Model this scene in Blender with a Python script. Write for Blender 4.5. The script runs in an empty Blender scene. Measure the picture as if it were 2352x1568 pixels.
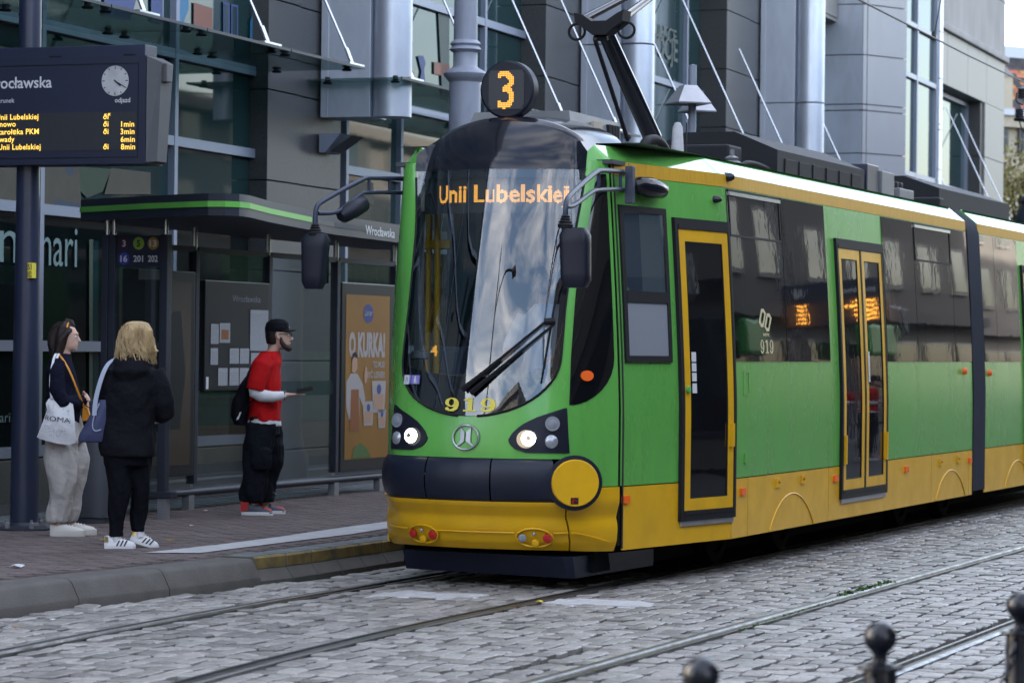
import bpy, bmesh, math, random
import numpy as np
from mathutils import Vector, Matrix
random.seed(7)
PI = math.pi
sc = bpy.context.scene
COL = sc.collection

# ---------------------------------------------------------------- camera
CAM_H, ROLL, PITCH = 1.65, 0.012, 16.0 / 6603.5
FPX, CX, CY = 6603.5, 1176.0, 784.0            # focal length and centre on a 2352 x 1568 picture
cd = bpy.data.cameras.new('camera')
cd.sensor_width = 36.0
cd.lens = FPX / 2352.0 * 36.0
cd.clip_start, cd.clip_end = 0.5, 3000.0
cd.dof.use_dof = True
cd.dof.focus_distance = 20.5
cd.dof.aperture_fstop = 4.5
cam = bpy.data.objects.new('camera', cd)
COL.objects.link(cam)
cam.matrix_world = (Matrix.Translation((0, 0, CAM_H)) @ Matrix.Rotation(PITCH, 4, 'X')
                    @ Matrix.Rotation(PI / 2, 4, 'X') @ Matrix.Rotation(ROLL, 4, 'Z'))
sc.camera = cam

# ---------------------------------------------------------------- sky and sun (sun behind the shopping centre, street in its shade)
SUN_EL, SUN_AZ = math.radians(28), math.radians(-62)     # azimuth from +Y towards +X
sd = Vector((math.sin(SUN_AZ) * math.cos(SUN_EL), math.cos(SUN_AZ) * math.cos(SUN_EL), math.sin(SUN_EL)))
wd = bpy.data.worlds.new('World')
sc.world = wd
wd.use_nodes = True
nt = wd.node_tree
for n in list(nt.nodes):
    nt.nodes.remove(n)
N, L = nt.nodes.new, nt.links.new
sky = N('ShaderNodeTexSky')
sky.sky_type = 'NISHITA'
sky.sun_disc = False
sky.sun_elevation = SUN_EL
sky.sun_rotation = SUN_AZ
sky.air_density, sky.dust_density, sky.ozone_density = 1.0, 2.4, 1.0
tc = N('ShaderNodeTexCoord')
mp = N('ShaderNodeMapping')
mp.inputs['Scale'].default_value = (1.0, 2.6, 6.0)
mp.inputs['Rotation'].default_value = (0.2, 0.35, 0.9)
L(tc.outputs['Generated'], mp.inputs['Vector'])
nz = N('ShaderNodeTexNoise')
nz.inputs['Scale'].default_value = 1.7
nz.inputs['Detail'].default_value = 9
nz.inputs['Roughness'].default_value = 0.62
nz.inputs['Distortion'].default_value = 0.7
L(mp.outputs[0], nz.inputs['Vector'])
rp = N('ShaderNodeValToRGB')
rp.color_ramp.elements[0].position, rp.color_ramp.elements[0].color = 0.425, (0, 0, 0, 1)
rp.color_ramp.elements[1].position, rp.color_ramp.elements[1].color = 0.96, (1, 1, 1, 1)
L(nz.outputs['Fac'], rp.inputs[0])
cm = N('ShaderNodeMix')
cm.data_type = 'RGBA'
L(rp.outputs[0], cm.inputs['Factor'])
L(sky.outputs[0], cm.inputs['A'])
cm.inputs['B'].default_value = (12.3, 11.6, 10.9, 1)
bg = N('ShaderNodeBackground')
bg.inputs['Strength'].default_value = 0.15
L(cm.outputs['Result'], bg.inputs['Color'])
wo = N('ShaderNodeOutputWorld')
L(bg.outputs[0], wo.inputs['Surface'])
sl = bpy.data.lights.new('sun', 'SUN')
sl.energy, sl.angle, sl.color = 3.5, math.radians(0.5), (1.0, 0.93, 0.82)
so = bpy.data.objects.new('sun', sl)
COL.objects.link(so)
so.rotation_euler = sd.to_track_quat('Z', 'Y').to_euler()
so.location = (0, 0, 60)
vs = sc.view_settings
vs.view_transform, vs.look, vs.gamma, vs.use_curve_mapping = 'Standard', 'None', 1.0, False
vs.exposure = 2.38
sc.cycles.max_bounces, sc.cycles.diffuse_bounces, sc.cycles.glossy_bounces = 8, 3, 4
sc.cycles.transparent_max_bounces, sc.cycles.transmission_bounces = 16, 4
sc.cycles.use_denoising = True
sc.cycles.caustics_reflective = sc.cycles.caustics_refractive = False
sc.cycles.sample_clamp_indirect = 6.0

# ---------------------------------------------------------------- measuring helpers: a point of the picture on a plane of the place
def ray(px, py):
    dx, dy = px - CX, py - CY
    a = dx * math.cos(ROLL) + dy * math.sin(ROLL)
    b = dx * math.sin(ROLL) - dy * math.cos(ROLL)
    y = FPX * math.cos(PITCH) - b * math.sin(PITCH)
    z = FPX * math.sin(PITCH) + b * math.cos(PITCH)
    return Vector((a / y, 1.0, z / y))
CAMP = Vector((0, 0, CAM_H))
def on_plane(px, py, p0, n):
    d = ray(px, py)
    return CAMP + d * ((Vector(p0) - CAMP).dot(n) / d.dot(n))
def on_ground(px, py, z=0.0):
    return on_plane(px, py, (0, 0, z), Vector((0, 0, 1)))
class Frame:                      # a street-aligned frame: x outwards / right, y along the street, z up
    def __init__(s, ox, oy, deg):
        t = math.radians(deg)
        s.o = Vector((ox, oy, 0)); s.ang = -t
        s.ey = Vector((math.sin(t), math.cos(t), 0)); s.ex = Vector((math.cos(t), -math.sin(t), 0))
    def loc(s, p):
        d = p - s.o
        return Vector((d.dot(s.ex), d.dot(s.ey), p.z))
    def at_x(s, px, py, x=0.0): return s.loc(on_plane(px, py, s.o + s.ex * x, s.ex))
    def at_y(s, px, py, y=0.0): return s.loc(on_plane(px, py, s.o + s.ey * y, s.ey))
    def at_z(s, px, py, z=0.0): return s.loc(on_ground(px, py, z))
    def w(s, x, y, z=0.0): return s.o + s.ex * x + s.ey * y + Vector((0, 0, z))
TR = Frame(-0.3085, 19.5522, 22.25)       # tram: origin under the middle of its nose
PZ = 0.17                                  # height of the pavement above the road

# ---------------------------------------------------------------- mesh helpers
def lerp(a, b, t): return a + (b - a) * t
def ss(a, b, x):
    t = min(1.0, max(0.0, (x - a) / (b - a)))
    return t * t * (3 - 2 * t)
class MB:
    def __init__(s):
        s.v, s.f, s.m = [], [], []
    def add(s, vs_, fs):
        o = len(s.v)
        s.v += [tuple(p) for p in vs_]
        s.f += [tuple(i + o for i in f) for f in fs]
        return s
    def quad(s, a, b, c, d): return s.add([a, b, c, d], [(0, 1, 2, 3)])
    def poly(s, pts): return s.add(pts, [tuple(range(len(pts)))])
    def box(s, x0, x1, y0, y1, z0, z1, bev=0.0):
        if bev > 0:
            bm = bmesh.new()
            bmesh.ops.create_cube(bm, size=1.0)
            for q in bm.verts:
                q.co = Vector(((x0 + x1) / 2 + q.co.x * (x1 - x0), (y0 + y1) / 2 + q.co.y * (y1 - y0), (z0 + z1) / 2 + q.co.z * (z1 - z0)))
            bmesh.ops.bevel(bm, geom=bm.edges[:], offset=bev, segments=2, affect='EDGES', profile=0.6)
            return s.bm(bm)
        p = [(x0, y0, z0), (x1, y0, z0), (x1, y1, z0), (x0, y1, z0), (x0, y0, z1), (x1, y0, z1), (x1, y1, z1), (x0, y1, z1)]
        return s.add(p, [(3, 2, 1, 0), (4, 5, 6, 7), (0, 1, 5, 4), (1, 2, 6, 5), (2, 3, 7, 6), (3, 0, 4, 7)])
    def bm(s, bm):
        bm.verts.index_update()
        s.add([q.co for q in bm.verts], [[q.index for q in f.verts] for f in bm.faces])
        bm.free()
        return s
    def tube(s, pts, r, n=8, caps=True, closed=False):
        pts = [Vector(p) for p in pts]
        rr = r if isinstance(r, (list, tuple)) else [r] * len(pts)
        k = len(pts); rings = []; up = None
        for i, p in enumerate(pts):
            if closed: t = pts[(i + 1) % k] - pts[i - 1]
            else: t = pts[min(i + 1, k - 1)] - pts[max(i - 1, 0)]
            t = t.normalized() if t.length > 1e-9 else Vector((0, 0, 1))
            if up is None:
                up = t.orthogonal().normalized()
            up = (up - t * up.dot(t))
            up = up.normalized() if up.length > 1e-6 else t.orthogonal().normalized()
            b = t.cross(up)
            rings.append([p + (up * math.cos(2 * PI * j / n) + b * math.sin(2 * PI * j / n)) * rr[i] for j in range(n)])
        vs_ = [q for rg in rings for q in rg]; fs = []
        for i in range(k if closed else k - 1):
            for j in range(n):
                a, b2 = i * n, ((i + 1) % k) * n
                fs.append((a + j, a + (j + 1) % n, b2 + (j + 1) % n, b2 + j))
        if caps and not closed:
            fs.append(tuple(reversed(range(n)))); fs.append(tuple((k - 1) * n + j for j in range(n)))
        return s.add(vs_, fs)
    def rings(s, rgs, caps=True, closed=True):
        n = len(rgs[0]); vs_ = [q for r in rgs for q in r]; fs = []
        for i in range(len(rgs) - 1):
            for j in range(n if closed else n - 1):
                fs.append((i * n + j, i * n + (j + 1) % n, (i + 1) * n + (j + 1) % n, (i + 1) * n + j))
        if caps:
            fs.append(tuple(reversed(range(n)))); fs.append(tuple((len(rgs) - 1) * n + j for j in range(n)))
        return s.add(vs_, fs)
    def lathe(s, prof, c=(0, 0, 0), n=20, axis='Z'):
        rg = []
        for r, h in prof:
            ring = []
            for j in range(n):
                a = 2 * PI * j / n
                x, y = r * math.cos(a), r * math.sin(a)
                p = (x, y, h) if axis == 'Z' else ((x, h, y) if axis == 'Y' else (h, x, y))
                ring.append((p[0] + c[0], p[1] + c[1], p[2] + c[2]))
            rg.append(ring)
        return s.rings(rg)
    def grid(s, fn, us, vs_):
        us, vs_ = list(us), list(vs_)
        pts = [fn(a, b) for b in vs_ for a in us]; n = len(us); fs = []
        for j in range(len(vs_) - 1):
            for i in range(n - 1):
                fs.append((j * n + i, j * n + i + 1, (j + 1) * n + i + 1, (j + 1) * n + i))
        return s.add(pts, fs)
    def shell(s, fn, us, vs_):                   # fn(a, b, side) with side 0 outer, 1 inner: a closed thick sheet
        us, vs_ = list(us), list(vs_); n, m = len(us), len(vs_)
        o = len(s.v)
        s.grid(lambda a, b: fn(a, b, 0), us, vs_)
        k = n * m
        s.v += [tuple(fn(a, b, 1)) for b in vs_ for a in us]
        for j in range(m - 1):
            for i in range(n - 1):
                q = [j * n + i, (j + 1) * n + i, (j + 1) * n + i + 1, j * n + i + 1]
                s.f.append(tuple(o + k + t for t in q))
        rim = [i for i in range(n)] + [j * n + n - 1 for j in range(1, m)] + [(m - 1) * n + i for i in range(n - 2, -1, -1)] + [j * n for j in range(m - 2, 0, -1)]
        for a, b in zip(rim, rim[1:] + rim[:1]):
            s.f.append((o + b, o + a, o + k + a, o + k + b))
        return s
    def prism(s, pts2, fn, d0, d1):              # polygon extruded: fn(x, y, d) -> point
        n = len(pts2)
        vs_ = [fn(x, y, d0) for x, y in pts2] + [fn(x, y, d1) for x, y in pts2]
        fs = [tuple(range(n)), tuple(reversed(range(n, 2 * n)))] + [(i, n + i, n + (i + 1) % n, (i + 1) % n) for i in range(n)]
        return s.add(vs_, fs)
    def build(s, name, mat, parent=None, smooth=None, fix=True):
        me = bpy.data.meshes.new(name)
        me.from_pydata(s.v, [], s.f)
        if fix:
            b = bmesh.new(); b.from_mesh(me)
            bmesh.ops.recalc_face_normals(b, faces=b.faces[:])
            b.to_mesh(me); b.free()
        return link(name, me, mat, parent, smooth)
def link(name, me, mat, parent=None, smooth=None):
    o = bpy.data.objects.new(name, me)
    COL.objects.link(o)
    if mat is not None and not me.materials:
        me.materials.append(MT[mat] if isinstance(mat, str) else mat)
    if smooth:
        ang = math.radians(smooth if smooth is not True else 40)
        b = bmesh.new(); b.from_mesh(me)
        for f in b.faces: f.smooth = True
        for e in b.edges:
            e.smooth = len(e.link_faces) == 2 and e.calc_face_angle(0) < ang
        b.to_mesh(me); b.free()
    if parent is not None: o.parent = parent
    return o
def tag(o, label=None, cat=None, group=None, kind=None):
    if label: o['label'] = label
    if cat: o['category'] = cat
    if group: o['group'] = group
    if kind: o['kind'] = kind
    return o
def thing(name, label, cat, loc=(0, 0, 0), rz=0.0, group=None):
    o = bpy.data.objects.new(name, None)
    COL.objects.link(o)
    o.empty_display_size = 0.2
    o.location = loc; o.rotation_euler = (0, 0, rz)
    return tag(o, label, cat, group)
def copy_tree(o, parent=None):
    c = o.copy(); COL.objects.link(c)
    c.parent = parent
    for ch in list(o.children): copy_tree(ch, c)
    return c
def fnoise(x, y, z=0.0):
    return (math.sin(x * 1.7 + y * 2.3 + z) + math.sin(x * 3.1 - y * 1.3 + 2.1 * z + 1.0) * .6 + math.sin(-x * 5.3 + y * 4.7 + z * 1.7) * .35) / 1.95
_gl = {}
def glyphs(text, bold=0.0, space=1.0):
    """2-D outline mesh of a line of text, cap height about 0.7, starting at x = 0"""
    k = (text, bold, space)
    if k not in _gl:
        cu = bpy.data.curves.new('t', 'FONT')
        cu.body = text; cu.offset = bold; cu.space_character = space; cu.resolution_u = 3
        o = bpy.data.objects.new('t', cu); COL.objects.link(o)
        me = bpy.data.meshes.new_from_object(o.evaluated_get(bpy.context.evaluated_depsgraph_get()))
        v = [(q.co.x, q.co.y) for q in me.vertices]
        f = [tuple(p.vertices) for p in me.polygons]
        bpy.data.objects.remove(o); bpy.data.curves.remove(cu); bpy.data.meshes.remove(me)
        x0 = min(p[0] for p in v)
        v = [(p[0] - x0, p[1]) for p in v]
        _gl[k] = (v, f)
    return _gl[k]
def text(name, s_, mat, parent, fn, h, width=None, bold=0.0, align=0.0, space=1.0):
    """flat lettering; fn(x, y) maps text metres to a point; h = cap height; width squeezes the line"""
    v, f = glyphs(s_, bold, space)
    k = h / 0.69
    w = max(p[0] for p in v) * k
    kx = k * (width / w if width else 1.0)
    w = width or w
    mb = MB().add([fn(p[0] * kx - w * align, p[1] * k) for p in v], f)
    return mb.build(name, mat, parent, fix=False)
def led(name, s_, mat, parent, fn, h, rows=12, width=None, bold=0.01, dot=0.8, align=0.0, space=1.0):
    """dot-matrix lettering: the glyphs sampled on a grid of small square lamps"""
    v, f = glyphs(s_, bold, space)
    V = np.array(v); k = h / 0.69
    w = V[:, 0].max() * k
    kx = k * (width / w if width else 1.0); w = width or w
    V = V * np.array([kx, k]); p = h / rows
    y0, y1 = V[:, 1].min(), V[:, 1].max()
    gx = np.arange(p / 2, w, p); gy = np.arange(math.floor(y0 / p) * p + p / 2, y1, p)
    X, Y = np.meshgrid(gx, gy); ins = np.zeros(X.shape, bool)
    for fc in f:
        for t in range(1, len(fc) - 1):
            a, b, c = V[fc[0]], V[fc[t]], V[fc[t + 1]]
            d1 = (X - b[0]) * (a[1] - b[1]) - (a[0] - b[0]) * (Y - b[1])
            d2 = (X - c[0]) * (b[1] - c[1]) - (b[0] - c[0]) * (Y - c[1])
            d3 = (X - a[0]) * (c[1] - a[1]) - (c[0] - a[0]) * (Y - a[1])
            ins |= ~(((d1 < 0) | (d2 < 0) | (d3 < 0)) & ((d1 > 0) | (d2 > 0) | (d3 > 0)))
    mb = MB(); q = p * dot / 2
    for x, y in zip(X[ins], Y[ins]):
        x -= w * align
        mb.quad(fn(x - q, y - q), fn(x + q, y - q), fn(x + q, y + q), fn(x - q, y + q))
    return mb.build(name, mat, parent, fix=False)
def remesh(mb, name, mat, parent, vox, smooth_it=2):
    me = bpy.data.meshes.new(name)
    me.from_pydata(mb.v, [], mb.f)
    o = bpy.data.objects.new(name, me); COL.objects.link(o)
    b = bmesh.new(); b.from_mesh(me); bmesh.ops.recalc_face_normals(b, faces=b.faces[:]); b.to_mesh(me); b.free()
    r = o.modifiers.new('r', 'REMESH'); r.mode = 'VOXEL'; r.voxel_size = vox
    if smooth_it:
        sm_ = o.modifiers.new('s', 'SMOOTH'); sm_.factor = 0.5; sm_.iterations = smooth_it
    m2 = bpy.data.meshes.new_from_object(o.evaluated_get(bpy.context.evaluated_depsgraph_get()))
    bpy.data.objects.remove(o); bpy.data.meshes.remove(me)
    m2.name = name
    m2.materials.clear()
    for p in m2.polygons: p.use_smooth = True
    return link(name, m2, mat, parent)

# ---------------------------------------------------------------- materials
MT = {}
def mat(name, col, rough=0.5, metal=0.0, var=None, bump=None, coat=0.0, spec=0.5, emit=None, rvar=0.0, vrand=0.0, stretch=None, col2=None):
    m = bpy.data.materials.new(name); m.use_nodes = True
    t = m.node_tree; n_, l_ = t.nodes.new, t.links.new
    p = t.nodes['Principled BSDF']
    p.inputs['Base Color'].default_value = (*col, 1)
    p.inputs['Roughness'].default_value = rough
    p.inputs['Metallic'].default_value = metal
    p.inputs['Specular IOR Level'].default_value = spec
    p.inputs['Coat Weight'].default_value = coat
    p.inputs['Coat Roughness'].default_value = 0.06
    if emit:
        p.inputs['Emission Color'].default_value = (*emit[0], 1)
        p.inputs['Emission Strength'].default_value = emit[1]
    if var or bump or vrand:
        co = n_('ShaderNodeTexCoord').outputs['Object']
        if stretch:
            mm = n_('ShaderNodeMapping'); mm.inputs['Scale'].default_value = stretch
            l_(co, mm.inputs['Vector']); co = mm.outputs[0]
    src = None
    if var:                                        # (scale, amount): mottling towards col2 or darker
        z1 = n_('ShaderNodeTexNoise'); z1.inputs['Scale'].default_value = var[0]; z1.inputs['Detail'].default_value = 7; z1.inputs['Roughness'].default_value = 0.62
        l_(co, z1.inputs['Vector'])
        r1 = n_('ShaderNodeMapRange'); r1.inputs['From Min'].default_value = 0.34; r1.inputs['From Max'].default_value = 0.68
        r1.inputs['To Min'].default_value = 0.0; r1.inputs['To Max'].default_value = var[1]
        l_(z1.outputs['Fac'], r1.inputs['Value'])
        x = n_('ShaderNodeMix'); x.data_type = 'RGBA'
        x.inputs['A'].default_value = (*col, 1)
        x.inputs['B'].default_value = (*(col2 or tuple(c * 0.35 for c in col)), 1)
        l_(r1.outputs[0], x.inputs['Factor']); src = x.outputs['Result']
        if rvar:
            r2 = n_('ShaderNodeMapRange'); r2.inputs['From Min'].default_value = 0.3; r2.inputs['From Max'].default_value = 0.7
            r2.inputs['To Min'].default_value = rough - rvar; r2.inputs['To Max'].default_value = rough + rvar
            l_(z1.outputs['Fac'], r2.inputs['Value']); l_(r2.outputs[0], p.inputs['Roughness'])
    if vrand:                                      # every stone its own tone
        g = n_('ShaderNodeNewGeometry'); oi = n_('ShaderNodeObjectInfo')
        a = n_('ShaderNodeMath'); a.operation = 'ADD'; l_(g.outputs['Random Per Island'], a.inputs[0]); l_(oi.outputs['Random'], a.inputs[1])
        f = n_('ShaderNodeMath'); f.operation = 'FRACT'; l_(a.outputs[0], f.inputs[0])
        h = n_('ShaderNodeHueSaturation')
        if src: l_(src, h.inputs['Color'])
        else: h.inputs['Color'].default_value = (*col, 1)
        r3 = n_('ShaderNodeMapRange'); r3.inputs['To Min'].default_value = 1 - vrand; r3.inputs['To Max'].default_value = 1 + vrand
        l_(f.outputs[0], r3.inputs['Value']); l_(r3.outputs[0], h.inputs['Value'])
        w2 = n_('ShaderNodeMath'); w2.operation = 'MULTIPLY'; w2.inputs[1].default_value = 7.31; l_(f.outputs[0], w2.inputs[0])
        f2 = n_('ShaderNodeMath'); f2.operation = 'FRACT'; l_(w2.outputs[0], f2.inputs[0])
        r4 = n_('ShaderNodeMapRange'); r4.inputs['To Min'].default_value = 0.475; r4.inputs['To Max'].default_value = 0.52
        l_(f2.outputs[0], r4.inputs['Value']); l_(r4.outputs[0], h.inputs['Hue'])
        src = h.outputs[0]
    if src: l_(src, p.inputs['Base Color'])
    if bump:
        z2 = n_('ShaderNodeTexNoise'); z2.inputs['Scale'].default_value = bump[0]; z2.inputs['Detail'].default_value = 5
        l_(co, z2.inputs['Vector'])
        b = n_('ShaderNodeBump'); b.inputs['Strength'].default_value = bump[1]; b.inputs['Distance'].default_value = bump[2] if len(bump) > 2 else 0.02
        l_(z2.outputs['Fac'], b.inputs['Height']); l_(b.outputs[0], p.inputs['Normal'])
    MT[name] = m
    return m
def glass(name, tint, rough=0.0, ior=1.5, refl=1.0, film=0.0, wave=None):
    """a pane: tinted see-through sheet with mirror reflection by angle"""
    m = bpy.data.materials.new(name); m.use_nodes = True
    t = m.node_tree; n_, l_ = t.nodes.new, t.links.new
    for q in list(t.nodes): t.nodes.remove(q)
    tr = n_('ShaderNodeBsdfTransparent'); tr.inputs[0].default_value = (*tint, 1)
    gl = n_('ShaderNodeBsdfGlossy'); gl.inputs['Roughness'].default_value = rough
    gl.inputs['Color'].default_value = (refl, refl, refl, 1)
    fr = n_('ShaderNodeFresnel'); ge = n_('ShaderNodeNewGeometry')       # same reflectance from either side of the sheet
    e1_ = n_('ShaderNodeMath'); e1_.operation = 'MULTIPLY_ADD'; e1_.inputs[1].default_value = -2.0; e1_.inputs[2].default_value = 1.0
    l_(ge.outputs['Backfacing'], e1_.inputs[0])
    e2_ = n_('ShaderNodeMath'); e2_.operation = 'POWER'; e2_.inputs[0].default_value = ior; l_(e1_.outputs[0], e2_.inputs[1])
    l_(e2_.outputs[0], fr.inputs['IOR'])
    if wave:
        co = n_('ShaderNodeTexCoord'); z = n_('ShaderNodeTexNoise'); z.inputs['Scale'].default_value = wave[0]; z.inputs['Detail'].default_value = 1
        l_(co.outputs['Object'], z.inputs['Vector'])
        b = n_('ShaderNodeBump'); b.inputs['Strength'].default_value = wave[1]; b.inputs['Distance'].default_value = 0.05
        l_(z.outputs['Fac'], b.inputs['Height']); l_(b.outputs[0], gl.inputs['Normal'])
    mx = n_('ShaderNodeMixShader'); l_(fr.outputs[0], mx.inputs[0])
    base = tr.outputs[0]
    if film:
        df = n_('ShaderNodeBsdfDiffuse'); df.inputs[0].default_value = (.5, .55, .58, 1)
        m0 = n_('ShaderNodeMixShader'); m0.inputs[0].default_value = film
        l_(base, m0.inputs[1]); l_(df.outputs[0], m0.inputs[2]); base = m0.outputs[0]
    l_(base, mx.inputs[1]); l_(gl.outputs[0], mx.inputs[2])
    o = n_('ShaderNodeOutputMaterial'); l_(mx.outputs[0], o.inputs['Surface'])
    MT[name] = m
    return m
def emis(name, col, s):
    return mat(name, tuple(c * .3 for c in col), 0.5, emit=(col, s))
mat('tram_green', (.125, .42, .078), .25, var=(3.0, .24), coat=.12, rvar=.06, bump=(1.6, .05, .02), stretch=(1.6, 1.6, .5))
mat('tram_yellow', (.74, .41, .008), .36, var=(3.5, .34), spec=.35, rvar=.06, col2=(.42, .22, .02), bump=(1.6, .05, .02))
mat('tram_band', (.62, .34, .010), .45, var=(9, .45), spec=.2, col2=(.30, .17, .03), stretch=(6, 6, .35))
mat('tram_green_gloss', (.125, .42, .078), .16, var=(3.0, .2), coat=1.0, spec=.8, bump=(1.6, .04, .02))
mat('tram_black', (.008, .009, .015), .12, spec=.4)
mat('tram_roof', (.17, .18, .19), .55, var=(3, .5))
mat('roof_box', (.016, .017, .021), .6, spec=.3, var=(4, .4))
mat('roof_grey', (.20, .205, .21), .45, var=(5, .35))
mat('rubber', (.009, .009, .011), .6, spec=.25)
mat('bumper', (.008, .011, .024), .38, spec=.3, var=(7, .25), col2=(.018, .02, .032), bump=(60, .06, .01))
mat('mirror_plastic', (.008, .010, .020), .45, spec=.3, bump=(90, .05, .01))
mat('arm_metal', (.032, .042, .072), .42, spec=.4)
mat('under', (.006, .006, .007), .85, spec=.1)
mat('seam', (.008, .008, .010), .7)
mat('steel', (.55, .56, .58), .22, metal=1.0)
mat('chrome', (.8, .8, .82), .08, metal=1.0)
mat('rail_steel', (.24, .235, .23), .36, metal=1.0, var=(6, .6), rvar=.12)
mat('rail_dark', (.055, .055, .062), .45, metal=.6, var=(8, .5))
mat('orange_lamp', (.70, .10, .01), .25, emit=((1, .2, .02), .02))
mat('red_lens', (.45, .01, .01), .15, coat=.5)
mat('clear_lens', (.32, .34, .38), .08, metal=.4, coat=.8)
mat('reflector', (.82, .78, .66), .16, metal=1.0)
emis('headlight', (1.0, .95, .82), 2.2)
emis('led_amber', (1.0, .44, .06), .34)
emis('led_bright', (1.0, .40, .05), 2.2)
mat('advert_dim', (.045, .026, .012), .5, var=(2, .6))
emis('led_yellow', (1.0, .62, .10), .32)
mat('led_board', (.030, .032, .040), .45, var=(180, .5))
mat('display_black', (.010, .011, .015), .3)
mat('white_paint', (.50, .50, .50), .6, var=(7, .6), col2=(.30, .30, .32), bump=(40, .4, .01))
mat('white_print', (.62, .63, .65), .5)
mat('yellow_print', (.72, .60, .06), .45)
mat('cream_print', (.62, .58, .40), .5)
mat('violet', (.22, .20, .52), .4)
mat('gold_print', (.60, .54, .30), .5)
mat('black_print', (.02, .02, .03), .5)
mat('plate_metal', (.42, .43, .46), .35, metal=.7, var=(5, .3))
mat('interior', (.06, .065, .07), .8)
mat('cab_blue', (.05, .075, .13), .7)
mat('cab_grey', (.20, .22, .25), .6)
mat('pole_yellow', (.62, .36, .01), .35)
glass('windscreen', (.62, .66, .66), ior=1.95)
glass('clear_glass', (.72, .77, .78), ior=1.5, film=.02)
glass('canopy_glass', (.45, .58, .57), ior=1.45, film=.05)
mat('tram_glass', (.006, .0065, .008), .015, spec=.6, coat=.25, bump=(1.7, .05, .02))
mat('tram_glass_flat', (.006, .0065, .008), .015, spec=.6, coat=.2, bump=(.9, .02, .02))
mat('shop_glass', (.007, .028, .032), .03, spec=.45, coat=.05, var=(.35, .6), col2=(.016, .040, .038), bump=(.8, .03, .02))
mat('shop_dark', (.004, .007, .008), .04, spec=.45, var=(.7, .6), col2=(.009, .013, .012), bump=(.8, .02, .02))
mat('granite', (.030, .031, .035), .42, var=(45, .55), col2=(.080, .078, .078), bump=(120, .08, .01))
mat('granite_light', (.135, .130, .125), .45, var=(40, .5), col2=(.22, .21, .20), bump=(120, .08, .01))
mat('concrete_grey', (.30, .29, .285), .85, var=(1.3, .6), col2=(.17, .165, .16), bump=(20, .2), stretch=(1, 1, .4))
mat('brushed', (.56, .60, .69), .36, metal=.6, var=(2.2, .38), rvar=.05, stretch=(1, 1, .35))
mat('cladding', (.30, .295, .315), .42, metal=.3, var=(1.2, .35), col2=(.22, .21, .22), rvar=.05, stretch=(1, 1, .25))
mat('mullion', (.23, .26, .34), .4, metal=.35)
mat('dark_steel', (.026, .031, .046), .45, spec=.35, var=(4, .25))
mat('navy_paint', (.020, .027, .058), .36, var=(3, .3), coat=.2)
mat('board_navy', (.016, .021, .045), .42, var=(2, .2))
mat('board_grey', (.075, .078, .085), .5, var=(5, .3))
mat('stripe_green', (.13, .44, .07), .4)
mat('mast_grey', (.26, .28, .345), .45, var=(6, .35), stretch=(1, 1, .3))
mat('cobble', (.262, .246, .228), .46, var=(22, .5), col2=(.13, .120, .110), bump=(45, .22, .010), vrand=.38, rvar=.12)
mat('joint', (.034, .034, .036), .95, var=(14, .5), bump=(60, .5))
mat('paver', (.150, .120, .114), .78, var=(8, .4), bump=(90, .3, .01), vrand=.16, spec=.3)
mat('paver_joint', (.055, .047, .05), .9, var=(6, .4))
mat('slab', (.17, .19, .20), .75, var=(4, .4), bump=(60, .3), vrand=.15)
mat('kerb_concrete', (.120, .112, .104), .8, var=(5, .55), col2=(.07, .066, .06), bump=(90, .5, .01), spec=.3)
mat('kerb_yellow', (.27, .19, .06), .75, var=(5, .95), col2=(.055, .05, .036), bump=(70, .3, .01))
mat('asphalt', (.05, .05, .055), .9)
mat('weed', (.06, .13, .025), .7, vrand=.35)
mat('leaf_litter', (.30, .17, .05), .8, vrand=.3)
mat('skin', (.55, .35, .27), .55, var=(20, .12))
mat('navy_knit', (.008, .009, .020), .95, spec=.08, bump=(22, .6, .03))
mat('black_cloth', (.006, .0065, .010), .85, spec=.15, bump=(13, .55, .04))
mat('dark_cargo', (.007, .009, .013), .9, spec=.1, bump=(14, .7, .04))
mat('denim_black', (.006, .0065, .010), .9, spec=.1, bump=(18, .5, .03))
mat('beige_linen', (.47, .44, .42), .9, spec=.1, var=(6, .25), bump=(13, .6, .03))
mat('red_cloth', (.48, .010, .012), .85, spec=.12, var=(7, .3), bump=(14, .55, .03))
mat('white_cloth', (.66, .67, .70), .8, var=(9, .2))
mat('canvas', (.66, .66, .68), .85, var=(7, .15), bump=(90, .2, .01))
mat('grey_blue', (.34, .38, .48), .7)
mat('blue_bag', (.040, .048, .115), .7, bump=(60, .2, .01))
mat('orange_leather', (.62, .24, .015), .5)
mat('hair_dark', (.016, .010, .009), .55, spec=.25, bump=(70, .5, .01), stretch=(1, 1, .12))
mat('hair_blond', (.56, .40, .20), .42, var=(16, .75), col2=(.25, .16, .075), bump=(55, .9, .02), stretch=(1, 1, .25))
mat('beard', (.035, .020, .014), .8)
mat('shoe_white', (.70, .70, .71), .55)
mat('shoe_cream', (.60, .57, .52), .65)
mat('shoe_red', (.42, .02, .02), .5)
mat('shoe_navy', (.02, .03, .055), .5)
mat('bollard_paint', (.005, .007, .014), .25, spec=.4, var=(9, .3), bump=(40, .06, .01))
mat('brick_red', (.30, .15, .13), .85, var=(6, .4))
mat('stucco_cream', (.46, .40, .31), .85, var=(2, .3))
mat('stucco_grey', (.30, .29, .28), .85, var=(1.2, .35))
mat('roof_tile', (.36, .14, .07), .8, vrand=.35)
mat('roof_tile_dark', (.05, .045, .05), .7, vrand=.3)
mat('roof_sheet', (.35, .38, .43), .4, metal=.4)
mat('far_glass', (.02, .024, .028), .08, spec=.25)
mat('leaf', (.15, .13, .025), .75, vrand=.35)
mat('bark', (.05, .042, .035), .9)
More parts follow.
